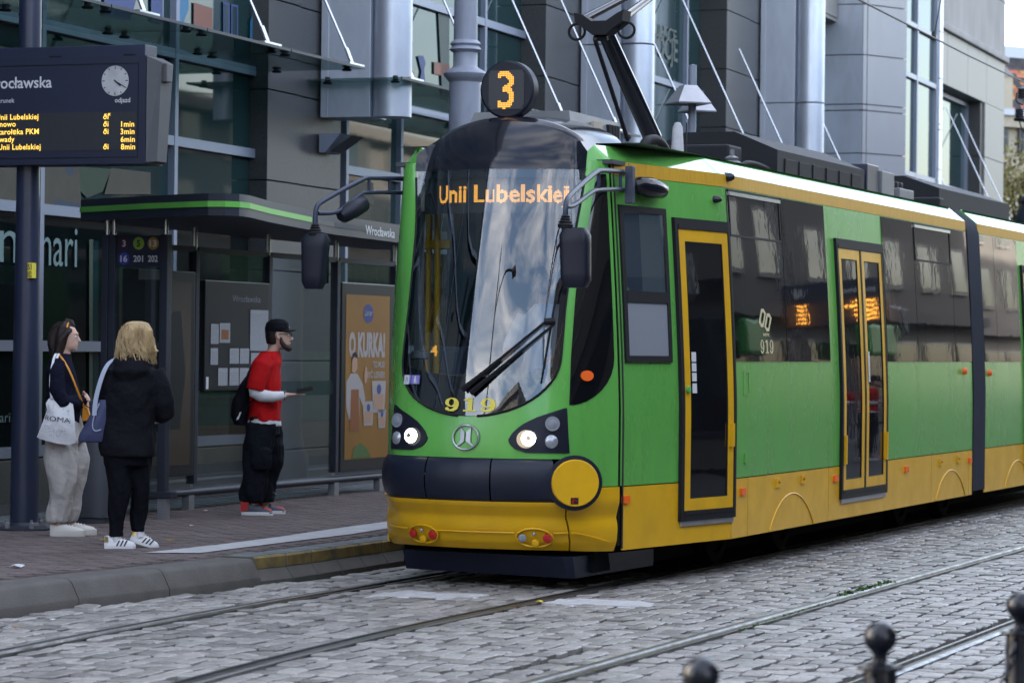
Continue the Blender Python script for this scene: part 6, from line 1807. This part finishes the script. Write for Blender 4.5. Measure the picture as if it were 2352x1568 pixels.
for sg, fx, a in ((-1, -.075, .0), (1, -.01, .08)):
    shoe(p1, (fx, sg * .08, .0), a, .265, .10, 'shoe_cream', 'shoe_cream', .045)
h = MB(); f1 = Vector((1, .12, 0)).normalized()
loft(h, [(-.050, .0, 1.28, .040, .070), (-.058, 0, 1.36, .058, .085), (-.052, 0, 1.46, .074, .090), (-.030, .0, 1.55, .088, .090), (-.014, 0, 1.61, .080, .080), (-.008, 0, 1.645, .045, .045)], wr=.5, seed=3)
h.tube([(.065, -.05, 1.585), (.035, -.075, 1.565), (-.015, -.085, 1.50), (-.035, -.085, 1.38), (-.035, -.078, 1.29)], [.014, .026, .034, .034, .018], 9)
h.tube([(.07, .05, 1.585), (.03, .078, 1.55), (-.02, .085, 1.46), (-.03, .08, 1.35)], [.014, .026, .030, .018], 9)
h.tube([(.075, 0, 1.60), (.05, 0, 1.635), (.0, 0, 1.645)], [.016, .03, .03], 9)
remesh(h, 'hair', 'hair_dark', p1, .0085, 2)
MB().tube([(.03, -.078, 1.60), (.035, 0, 1.655), (.03, .078, 1.60)], .007, 6).build('hair_clip', 'orange_leather', p1, 60)
# tote bag over her shoulder
tb_ = thing('tote_bag', 'white canvas tote bag printed ROMA on the shoulder of the dark-haired woman', 'bag', g1 + Vector((0, -.235, 0)))
def bagpt(x, z): return (x + .012 * fnoise(x * 9, z * 9, 1.0), -.035 * math.cos(x * 8) * min(1, max(0, (1.06 - z) * 4)) + .012 * fnoise(x * 14, z * 11), z)
OUT = [(-.082, 1.055), (-.045, 1.07), (-.02, 1.06), (.04, 1.045), (.075, 1.04), (.112, 1.015), (.120, .97), (.118, .90), (.132, .80), (.145, .755), (.140, .72), (.09, .705), (.0, .715), (-.08, .735), (-.150, .750), (-.172, .762), (-.150, .80), (-.110, .90), (-.095, .97), (-.105, 1.02)]
mb = MB()
cx, cz = -.01, .89
for side_ in (0, 1):
    rings_ = []
    for k in (1.0, .75, .5, .25, .02):
        rings_.append([Vector(bagpt(cx + (x - cx) * k, cz + (z - cz) * k)) + Vector((0, (.055 if side_ else -.0) * (1 - k ** 3) * (1 if side_ else 1) , 0)) + Vector((0, -.02 * (1 - k ** 2) * (0 if side_ else 1), 0)) for x, z in OUT])
    mb.rings(rings_, caps=False)
mb.build('bag_body', 'canvas', tb_, 80)
for x0, x1 in ((-.052, -.028), (-.030, .0)):
    mb = MB()
    pts = [(x0, -.012, 1.055), (x0 - .012, -.012, 1.16), (x0 - .010, .0, 1.26), (x0 + .005, .05, 1.375), (x0 + .012, .10, 1.40)]
    mb.rings([[Vector(p) + Vector((-.009, 0, 0)), Vector(p) + Vector((.009, 0, 0)), Vector(p) + Vector((.009, .006, 0)), Vector(p) + Vector((-.009, .006, 0))] for p in smooth_path(pts)]).build('strap', 'canvas', tb_)
def bagfn(x0, z0, sl=-.13): return lambda x, y: Vector(bagpt(x0 + x, z0 + y + sl * x)) + Vector((0, -.024 - .004, 0))
text('lettering', 'ROMA', 'black_print', tb_, bagfn(-.096, .896), .036, width=.185, bold=.0)
ar = MB(); rr = random.Random(4)
for bx0, bz0, bw, bh in ((-.105, .945, .07, .06), (.03, .93, .055, .05), (-.125, .80, .11, .055), (-.055, .77, .11, .05), (.075, .84, .045, .06), (-.02, .985, .04, .015)):
    for k in range(int(bw * bh * 7000)):
        x, z = bx0 + rr.random() * bw, bz0 + rr.random() * bh; a, l2 = (rr.uniform(.006, .014), .0016) if rr.random() < .5 else (.0016, rr.uniform(.006, .016))
        f = bagfn(x, z); ar.quad(f(0, 0), f(a, 0), f(a, l2), f(0, l2))
ar.build('sketch_print', 'cab_grey', tb_, fix=False)
ob = thing('handbag', 'small orange leather handbag worn across the dark-haired woman', 'bag', g1)
MB().add([(.165, -.10, 1.00), (.20, -.11, .985), (.225, -.08, .89), (.155, -.08, .885), (.165, -.04, 1.00), (.20, -.03, .985), (.225, -.02, .89), (.155, -.02, .885)], [(0, 1, 2, 3), (7, 6, 5, 4), (0, 4, 5, 1), (1, 5, 6, 2), (2, 6, 7, 3), (3, 7, 4, 0)]).build('bag_body', 'orange_leather', ob)
MB().tube(smooth_path([(.17, -.10, 1.0), (.14, -.17, 1.10), (.06, -.18, 1.30), (-.03, -.11, 1.405), (-.085, -.02, 1.39), (-.125, .08, 1.25)]), .0085, 6).build('strap', 'orange_leather', ob, 60)

# ---------------------------------------------------------------- fair-haired woman in the black hooded jacket, walking
g2 = on_ground(282, 1258, PZ)
p2 = thing('person', 'fair-haired woman in black hooded jacket and black trousers, seen from behind', 'person', g2, 0, 'people waiting at the tram stop')
b = MB(); f2 = Vector((.80, .60, 0))
P2 = head_mesh(b, (.085, .02, 1.505), f2, .22)
loft(b, [(.06, 0, 1.28, .06, .06), (.075, .01, 1.36, .052, .052), (.085, .015, 1.45, .052, .052)])
loft(b, [(.0, 0, .78, .16, .12), (.01, 0, .95, .16, .11), (.03, 0, 1.15, .17, .12), (.055, 0, 1.28, .16, .10), (.065, 0, 1.34, .09, .07)])
b.tube([(-.05, -.03, .82), (-.02, -.05, .45), (-.045, -.05, .09), (-.03, -.05, .03)], [.095, .055, .038, .034], 12)
b.tube([(.06, .05, .82), (.11, .06, .46), (.10, .08, .14), (.12, .08, .07)], [.095, .055, .038, .034], 12)
b.tube([(-.10, 0, 1.28), (-.15, .0, 1.10), (-.12, .12, .98), (.0, .20, .98)], [.05, .042, .034, .028], 10)
b.tube([(.20, 0, 1.28), (.27, .0, 1.08), (.295, .02, .95), (.24, .12, .93), (.16, .17, .95)], [.05, .042, .036, .030, .027], 10)
hand(b, (.16, .17, .95), (-.5, .6, .3), (.3, .3, .6), .5, .9); hand(b, (.0, .20, .98), (.7, .4, .2), (0, .3, .7), .5, .9)
remesh(b, 'body', 'skin', p2, .009, 3); eyes(p2, P2)
j = MB()
loft(j, [(.035, 0, .665, .196, .165), (.025, 0, .74, .205, .170), (.022, 0, .86, .200, .165), (.035, 0, 1.02, .192, .160), (.055, 0, 1.16, .190, .155), (.068, 0, 1.27, .172, .135), (.075, 0, 1.34, .115, .105), (.08, 0, 1.385, .085, .085)], wr=.45, seed=7, n=28)
j.tube([(-.085, .0, 1.285), (-.125, .0, 1.18), (-.135, .02, 1.05), (-.09, .12, .98), (.0, .19, .99)], [.07, .075, .068, .058, .046], 14)
j.tube([(.215, .0, 1.285), (.262, -.01, 1.17), (.292, -.01, 1.05), (.298, .01, .985), (.262, .09, .955), (.18, .16, .965)], [.072, .078, .074, .070, .056, .044], 14)
# hood lying on the back
loft(j, [(.055, -.10, 1.215, .085, .055), (.055, -.105, 1.28, .135, .080), (.065, -.07, 1.35, .130, .085), (.08, -.02, 1.405, .10, .085)], wr=.3, seed=4)
j.tube([(-.055, -.03, 1.36), (.02, -.11, 1.30), (.10, -.10, 1.30), (.185, -.02, 1.345)], [.04, .05, .05, .035], 10)
remesh(j, 'jacket', 'black_cloth', p2, .0115, 1)
t = MB()
loft(t, [(.02, 0, .60, .165, .13), (.02, 0, .72, .175, .145), (.02, 0, .82, .170, .14)])
loft(t, [(-.045, -.03, .74, .115, .115), (-.035, -.045, .55, .092, .092), (-.020, -.05, .42, .078, .080), (-.040, -.05, .25, .066, .068), (-.045, -.05, .12, .047, .050), (-.045, -.05, .085, .047, .050)], wr=.4, seed=1)
loft(t, [(.085, .05, .74, .115, .115), (.105, .055, .55, .090, .09), (.115, .06, .42, .074, .076), (.100, .075, .27, .060, .062), (.100, .08, .15, .046, .048), (.102, .08, .115, .046, .048)], wr=.4, seed=2)
remesh(t, 'trousers', 'denim_black', p2, .010, 1)
MB().tube([(-.045, -.05, .115), (-.045, -.05, .045)], .040, 12).build('sock', 'white_cloth', p2, 60); MB().tube([(.100, .08, .145), (.113, .08, .075)], .038, 12).build('sock', 'white_cloth', p2, 60)
for hl, a, pt in (((-.125, -.06, .0), .10, 0.0), ((.035, .065, .045), .30, -.0)):
    s0, m, outl = shoe(p2, hl, a, .225, .092, 'shoe_white', 'shoe_white', .026, pitch=-.30 if hl[2] > 0 else 0.0)
    if hl[2] > 0:
        pass
    for k in range(3):
        x0 = .095 + k * .027
        MB().add([m(x0 - .012, -outl((x0) / .225) - .004, .020), m(x0, -outl(x0 / .225) - .004, .020), m(x0 + .020, -outl((x0 + .02) / .225) * .86 - .004, .062), m(x0 + .008, -outl((x0 + .008) / .225) * .86 - .004, .062)], [(0, 1, 2, 3)]).build('stripe', 'black_print', s0)
    MB().add([m(-.003, -.024, .045), m(-.003, .024, .045), m(.004, .024, .092), m(.004, -.024, .092), m(.028, -.040, .088), m(.028, -.041, .05)], [(0, 1, 2, 3), (0, 3, 4, 5)]).build('heel_patch', 'gold', s0)
h = MB(); rr = random.Random(8)
loft(h, [(.06, .0, 1.385, .078, .070), (.064, .0, 1.44, .104, .096), (.072, .0, 1.52, .112, .106), (.082, .01, 1.585, .100, .098), (.088, .01, 1.63, .070, .070), (.088, .01, 1.645, .03, .03)], wr=.9, seed=6, n=26)
for k in range(34):
    a = rr.uniform(PI * .55, PI * 1.95) if k < 26 else rr.uniform(-.3, .4)
    r0 = .095; x0, y0 = .075 + r0 * math.cos(a), .005 + r0 * .95 * math.sin(a)
    z0 = rr.uniform(1.50, 1.60); z1 = rr.uniform(1.345, 1.40) if k < 26 else rr.uniform(1.40, 1.47)
    o_ = rr.uniform(1.05, 1.35)
    h.tube([(x0 * .9 + .0075, y0 * .9, z0), (.075 + (x0 - .075) * 1.12, y0 * 1.12, lerp(z0, z1, .4)), (.075 + (x0 - .075) * 1.10, y0 * 1.1, lerp(z0, z1, .75)), (.075 + (x0 - .075) * o_, y0 * o_, z1)], [.016, .022, .018, .006], 7)
h.tube([(.18, .0, 1.50), (.205, -.01, 1.44), (.222, -.01, 1.425), (.245, -.01, 1.435)], [.03, .028, .018, .004], 8)
hb = remesh(h, 'hair', 'hair_blond', p2, .0075, 1)
st_ = MB()
for k in range(420):
    a = rr.uniform(PI * .45, PI * 2.05); zz = rr.uniform(1.44, 1.635); r0 = .114 * math.sqrt(max(.05, 1 - ((zz - 1.50) / .16) ** 2)); wv = rr.uniform(0, 6)
    pts = []
    for t in lin(0, 1, 7):
        z = zz - t * rr.uniform(.12, .19); r_ = (r0 + (.012 + .02 * t)) * (1 + .10 * math.sin(t * 6 + wv)); aa = a + .18 * math.sin(t * 4 + wv)
        pts.append((.075 + r_ * math.cos(aa), .006 + r_ * math.sin(aa), max(1.335, z)))
    st_.tube(pts, [.0015, .0026, .003, .0028, .0024, .0018, .0006], 4)
tag(st_.build('hair_strands', 'hair_blond', hb, 60), kind='stuff')
# her shoulder bag
sb = thing('shoulder_bag', 'blue fabric shoulder bag with pale strap on the fair-haired woman', 'bag', g2)
m_ = MB(); loft(m_, [(-.225, -.06, .765, .10, .05), (-.215, -.06, .82, .105, .065), (-.185, -.06, .92, .085, .065), (-.155, -.06, 1.02, .06, .05), (-.145, -.06, 1.075, .03, .03)], wr=.3, seed=3)
remesh(m_, 'bag_body', 'blue_bag', sb, .011, 1)
MB().rings([[p + Vector((-.016, -.012, 0)), p + Vector((.016, -.012, 0)), p + Vector((.016, -.004, 0)), p + Vector((-.016, -.004, 0))] for p in smooth_path([(-.20, -.12, .96), (-.195, -.12, 1.06), (-.165, -.11, 1.20), (-.125, -.08, 1.32), (-.075, -.03, 1.375), (-.03, .04, 1.38)])]).build('strap', 'grey_blue', sb)
MB().tube(smooth_path([(-.165, -.125, 1.05), (-.205, -.127, .95), (-.215, -.13, .87), (-.19, -.13, .845), (-.15, -.13, .86)]), .005, 6).build('piping', 'grey_blue', sb, 60)

# ---------------------------------------------------------------- man in the red T-shirt with cap and phone
g3 = on_ground(601, 1181, PZ)
p3 = thing('person', 'bearded man in red T-shirt and black cap looking right, phone in hand', 'person', g3, 0, 'people waiting at the tram stop')
b = MB(); f3 = Vector((1, .10, 0))
P3 = head_mesh(b, (.135, .0, 1.565), f3, .228, .026)
loft(b, [(.055, 0, 1.38, .062, .066), (.085, 0, 1.44, .056, .058), (.115, 0, 1.52, .055, .056)])
loft(b, [(.02, 0, .80, .11, .15), (.02, 0, 1.0, .11, .14), (.03, 0, 1.2, .11, .16), (.04, 0, 1.34, .10, .18), (.05, 0, 1.40, .07, .10)])
for sg, fx in ((-1, -.03), (1, .05)):
    b.tube([(.01 + fx * .3, sg * .09, .84), (.02 + fx, sg * .10, .46), (-.03 + fx, sg * .10, .10), (-.02 + fx, sg * .10, .03)], [.09, .055, .04, .036], 12)
b.tube([(.03, -.19, 1.34), (-.04, -.225, 1.20), (-.05, -.23, 1.08), (.10, -.20, 1.035), (.225, -.15, 1.05)], [.052, .045, .040, .033, .026], 10)
b.tube([(.05, .19, 1.34), (.0, .22, 1.18), (.02, .22, 1.05), (.12, .16, 1.02)], [.052, .045, .038, .03], 10)
hand(b, (.225, -.15, 1.052), (1, .12, .02), (0, .1, 1), -.12, 1.0, thumb_side=-1)
remesh(b, 'body', 'skin', p3, .0085, 3); eyes(p3, P3)
c = MB()
loft(c, [(.015, 0, .815, .148, .185), (.012, 0, .93, .140, .180), (.018, 0, 1.08, .135, .175), (.028, 0, 1.22, .135, .190), (.036, 0, 1.32, .125, .205), (.045, 0, 1.392, .105, .155), (.058, 0, 1.43, .078, .088)], wr=.45, seed=3, n=26)
c.tube([(.03, -.14, 1.345), (.0, -.195, 1.30), (-.035, -.228, 1.17), (-.052, -.232, 1.09)], [.085, .090, .082, .078], 14)
c.tube([(.05, .14, 1.345), (.03, .20, 1.27), (.01, .225, 1.12)], [.085, .088, .078], 14)
remesh(c, 'red_shirt', 'red_cloth', p3, .011, 1)
u_ = MB()
u_.tube([(-.052, -.231, 1.13), (-.048, -.23, 1.07), (.0, -.222, 1.045), (.10, -.198, 1.035), (.205, -.155, 1.050)], [.058, .060, .056, .048, .036], 14)
u_.tube([(.01, .222, 1.15), (.03, .22, 1.05), (.13, .155, 1.02)], [.06, .055, .04], 12)
loft(u_, [(.015, 0, .775, .150, .187), (.013, 0, .83, .146, .183)], n=26)
remesh(u_, 'white_undershirt', 'white_cloth', p3, .010, 1)
t = MB()
loft(t, [(.01, 0, .70, .140, .185), (.01, 0, .80, .140, .180), (.01, 0, .86, .130, .17)], wr=.3)
for sg, fx in ((-1, -.035), (1, .045)):
    loft(t, [(.0 + fx * .3, sg * .09, .80, .132, .110), (.0 + fx, sg * .098, .60, .136, .112), (.0 + fx, sg * .10, .45, .124, .105), (-.025 + fx, sg * .10, .30, .112, .098), (-.045 + fx, sg * .10, .18, .108, .095), (-.04 + fx, sg * .10, .125, .098, .086), (-.03 + fx, sg * .10, .105, .075, .07)], wr=.7, seed=5 + sg)
loft(t, [(.01, -.195, .40, .085, .03), (.01, -.205, .47, .095, .035), (.01, -.20, .58, .09, .03)])
remesh(t, 'cargo_trousers', 'dark_cargo', p3, .011, 1)
MB().tube([(.105, -.02, .155), (.125, -.02, .17), (.10, -.02, .20)], .006, 6).build('trouser_toggle', 'black_print', p3)
for sg, fx, a in ((-1, -.165, -.05), (1, -.075, .12)):
    s0, m, outl = shoe(p3, (fx, sg * .10, .0), a, .275, .105, 'shoe_navy', 'shoe_white', .030, hi=.10)
    MB().add([m(-.004, -.042, .03), m(-.004, .042, .03), m(-.006, .036, .13), m(-.006, -.036, .13), m(.07, -.053, .13), m(.06, -.055, .045)], [(0, 1, 2, 3), (0, 3, 4, 5)]).build('heel_panel', 'shoe_red', s0)
    MB().grid(lambda x, y: m(x, y * outl(x / .275) * .9, .030 * .6 + float(np.interp(x / .275, [.7, .8, .93, 1], [.052, .046, .036, .016])) * max(0, math.cos(y * 1.35)) ** .6 + .003), lin(.20, .262, 5), lin(-1, 1, 7)).build('toe_panel', 'shoe_red', s0, 60)
# cap, hair, beard, glasses
k = MB(); loft(k, [(.115, 0, 1.600, .106, .086), (.115, 0, 1.635, .108, .088), (.118, 0, 1.68, .098, .080), (.120, 0, 1.708, .062, .055), (.12, 0, 1.716, .02, .02)], n=26)
k.rings([[V3(.20 + .085 * math.sin(a) * q, .075 * math.cos(a), 1.605 + dz + .014 * math.sin(a) * q) for a in lin(-.25, PI + .25, 14)] + [V3(.175, -.06, 1.606 + dz), V3(.17, 0, 1.606 + dz), V3(.175, .06, 1.606 + dz)] for q, dz in ((1, -.005), (1, .005))])
cp_ = remesh(k, 'cap', 'black_cloth', p3, .007, 1)
MB().quad((.222, -.012, 1.635), (.222, .012, 1.635), (.208, .012, 1.672), (.208, -.012, 1.672)).build('cap_badge', 'white_print', cp_).location = (.004, 0, 0)
hr = MB(); loft(hr, [(.085, 0, 1.49, .058, .066), (.088, 0, 1.55, .075, .078), (.095, 0, 1.615, .088, .080)]); remesh(hr, 'hair', 'hair_dark', p3, .009, 2)
br = MB()
br.tube([P3(.012, -.074, -.01), P3(.018, -.070, -.05), P3(.045, -.055, -.09), P3(.085, 0, -.105), P3(.045, .055, -.09), P3(.018, .070, -.05), P3(.012, .074, -.01)], [.010, .020, .026, .032, .026, .020, .010], 9)
br.tube([P3(.084, -.028, -.046), P3(.100, 0, -.044), P3(.084, .028, -.046)], [.006, .009, .006], 6)
remesh(br, 'beard', 'beard', p3, .007, 1)
gm = MB()
for sg in (1, -1):
    gm.tube([P3(.105, sg * .035 + .024 * math.cos(2 * PI * i / 16), .010 + .018 * math.sin(2 * PI * i / 16)) for i in range(16)], .003, 5, closed=True)
    gm.tube([P3(.102, sg * .058, .014), P3(.0, sg * .080, .018)], .003, 5)
gm.tube([P3(.106, -.011, .012), P3(.106, .011, .012)], .003, 5)
gm.build('glasses', 'black_print', p3, 60)
MB().tube([(.200 + .0, -.150 + .036 * math.cos(a), 1.05 + .036 * math.sin(a)) for a in lin(0, 2 * PI, 15)[:-1]], .011, 6, closed=True).build('wristband', 'black_print', p3, 60)
# phone in his hand
ph = MB().box(.0, .15, -.036, .036, .0, .010, .003).build('phone', 'lens_black')
ph.location = g3 + Vector((.305, -.165, 1.080)); ph.rotation_euler = (.35, -.20, .05)
tag(ph, 'dark smartphone held by the man in the red T-shirt', 'phone')
# rucksack
rk = thing('rucksack', 'black rucksack on the back of the man in the red T-shirt', 'bag', g3)
m_ = MB(); loft(m_, [(-.185, .02, .78, .060, .12), (-.20, .02, .86, .085, .14), (-.185, .02, 1.0, .085, .145), (-.155, .02, 1.13, .062, .13), (-.125, .02, 1.21, .03, .08)], wr=.35, seed=8)
remesh(m_, 'bag_body', 'black_cloth', rk, .011, 1)
for y in (-.155, .14):
    MB().rings([[p + Vector((-.012, -.02, 0)), p + Vector((.012, -.02, 0)), p + Vector((.012, -.012, 0)), p + Vector((-.012, -.012, 0))] for p in smooth_path([(-.14, y, 1.16), (-.105, y - .02, 1.26), (-.05, y - .0, 1.36), (.02, y + .02, 1.405), (.085, y + .01, 1.36)])]).build('strap', 'black_cloth', rk)
MB().rings([[p + Vector((-.010, -.004, 0)), p + Vector((.010, -.004, 0)), p + Vector((.010, .004, 0)), p + Vector((-.010, .004, 0))] for p in smooth_path([(-.15, -.15, .90), (-.10, -.19, .98), (-.05, -.20, 1.02)])]).build('lower_strap', 'black_cloth', rk)
MB().quad((-.222, -.122, .825), (-.200, -.128, .835), (-.175, -.130, .900), (-.197, -.124, .893)).build('brand_patch', 'white_print', rk)
text('shirt_lettering', 'DT', 'white_print', p3, lambda x, y: (-.128 + x, -.10 - x * .3, 1.16 + y), .035, bold=.02)

# ---------------------------------------------------------------- tram driver, faint behind the windscreen
dh = TR.at_y(1256, 640, 1.12)
dw_ = TR.w(dh.x, 1.12, 0)
p4 = thing('person', 'tram driver in a pale shirt and dark cap behind the windscreen', 'person', (dw_.x, dw_.y, 0), TR.ang)
b = MB(); hz = dh.z
P4 = head_mesh(b, (0, 0, hz), (0, -1, 0), .22)
loft(b, [(0, 0, hz - .22, .055, .055), (0, 0, hz - .08, .052, .052)])
loft(b, [(0, .02, hz - .70, .15, .10), (0, .02, hz - .45, .17, .11), (0, .02, hz - .25, .17, .10), (0, .01, hz - .19, .08, .07)])
for sg in (1, -1): b.tube([(sg * .19, .02, hz - .28), (sg * .25, -.04, hz - .48), (sg * .18, -.26, hz - .56)], [.05, .042, .032], 10)
hand(b, (.18, -.26, hz - .56), (-.2, -1, -.1), (0, 0, 1), .6); hand(b, (-.18, -.26, hz - .56), (.2, -1, -.1), (0, 0, 1), .6)
remesh(b, 'body', 'skin', p4, .010, 2); eyes(p4, P4)
c = MB(); loft(c, [(0, .02, hz - .72, .17, .12), (0, .02, hz - .45, .19, .13), (0, .02, hz - .27, .19, .12), (0, .01, hz - .18, .09, .08)], wr=.4)
for sg in (1, -1): c.tube([(sg * .17, .02, hz - .27), (sg * .25, -.03, hz - .46), (sg * .22, -.16, hz - .52)], [.065, .06, .05], 12)
remesh(c, 'shirt', 'grey_blue', p4, .012, 1)
c = MB(); loft(c, [(0, .01, hz + .035, .085, .105), (0, .01, hz + .08, .085, .105), (0, .01, hz + .12, .05, .06)]); c.box(-.07, .07, -.17, -.05, hz + .035, hz + .045)
remesh(c, 'cap', 'black_cloth', p4, .009, 1)

# two people across the road, out of the picture: they show mirrored in the tram's double door
for (v_, u_), rz, lab in (((6.4, 25.2), 2.6, 'person in a red top across the road, mirrored in the left door leaf'), ((7.3, 26.4), 4.2, 'person in a red top across the road, mirrored in the right door leaf')):
    c = copy_tree(p3); c.location = TR.w(v_, u_, .008); c.rotation_euler = (0, 0, rz); c['label'] = lab; c['group'] = 'people across the road'
# ================================================================= weeds, fallen leaves, scraps
def weeds(name, label, px0, py0, px1, py1, n, h, sp):
    mb = MB(); rr = random.Random(n)
    for k in range(n):
        t = rr.random(); c = on_ground(lerp(px0, px1, t), lerp(py0, py1, t), 0) + Vector((rr.gauss(0, sp), rr.gauss(0, sp), 0))
        if fnoise(t * 14, 1.0) < -.45: continue
        hh = h * rr.uniform(.3, 1) * (.5 + .5 * max(0, fnoise(t * 9, 3.0) + .5)); a = rr.uniform(0, 2 * PI); w_ = rr.uniform(.004, .010)
        d = Vector((math.cos(a), math.sin(a), 0)); tip = c + d * hh * .6 + Vector((0, 0, hh)); n_ = Vector((-d.y, d.x, 0)) * w_
        mb.add([c - n_, c + n_, (c + tip) / 2 + n_ * 1.2 + Vector((0, 0, hh * .2)), tip, (c + tip) / 2 - n_ * 1.2 + Vector((0, 0, hh * .2))], [(0, 1, 2, 4), (4, 2, 3)])
    return tag(mb.build(name, 'weed', None, fix=False), label, None, kind='stuff')
weeds('weeds', 'green weeds growing along the near tram rail', 1930, 1370, 2045, 1338, 420, .035, .016)
weeds('weeds', 'sparse moss along the tram rail', 1700, 1448, 1930, 1372, 160, .012, .010)
weeds('weeds', 'tuft of weeds at the shelter foot', 300, 1182, 330, 1180, 60, .05, .03).location.z = PZ
rr = random.Random(21)
def scrap(nm, lab, cat, m_, px, py, z, s_):
    c = on_ground(px, py, z); a = rr.uniform(0, PI)
    pts = [(math.cos(a + t) * s_ * r, math.sin(a + t) * s_ * r, .006 + s_ * .25 * abs(math.sin(t * 1.3 + 1))) for t, r in ((0, 1), (.9, .5), (1.6, .75), (2.5, .5), (3.1, 1.05), (4.0, .5), (4.7, .7), (5.5, .5))]
    mb = MB().add([(0, 0, .012)] + pts + [(x, y, z_ - .004) for x, y, z_ in pts], [(0, i + 1, (i + 1) % 8 + 1) for i in range(8)] + [(i + 1, i + 9, (i + 1) % 8 + 9, (i + 1) % 8 + 1) for i in range(8)])
    o = mb.build(nm, m_); o.location = c
    return tag(o, lab, cat, 'litter on the ground')
for nm, lab, cat, m_, px, py, z, s_ in (
        ('dry_leaf', 'curled brown leaf on the platform beside the white line tip', 'leaf', 'leaf_litter', 394, 1243, PZ, .05),
        ('dry_leaf', 'small yellow leaf on the platform behind the walking woman', 'leaf', 'leaf_litter', 235, 1242, PZ, .035),
        ('dry_leaf', 'yellow leaf lying by the litter bin foot', 'leaf', 'leaf_litter', 212, 1214, PZ, .035),
        ('dry_leaf', 'bright yellow leaf on the cobbles beside the right rail', 'leaf', 'yellow_print', 1239, 1383, .012, .035),
        ('paper_scrap', 'white scrap between the man and the shelter foot', 'litter', 'white_print', 473, 1173, PZ, .022),
        ('paper_scrap', 'white scrap on the platform below the man', 'litter', 'white_print', 440, 1208, PZ, .025),
        ('dry_leaf', 'small pale leaf on the platform left of the white line', 'leaf', 'leaf_litter', 528, 1213, PZ, .022),
        ('dry_leaf', 'pale leaf on the platform under the red shoes', 'leaf', 'leaf_litter', 580, 1215, PZ, .022),
        ('paper_scrap', 'torn white wrapper near the left edge of the platform', 'litter', 'white_print', 40, 1303, PZ, .07),
        ('cigarette_end', 'white cigarette end at the kerb foot on the left', 'litter', 'white_print', 122, 1424, .008, .02),
        ('dry_leaf', 'orange leaf at the kerb foot on the far left', 'leaf', 'leaf_litter', 40, 1443, .008, .03)):
    scrap(nm, lab, cat, m_, px, py, z, s_)
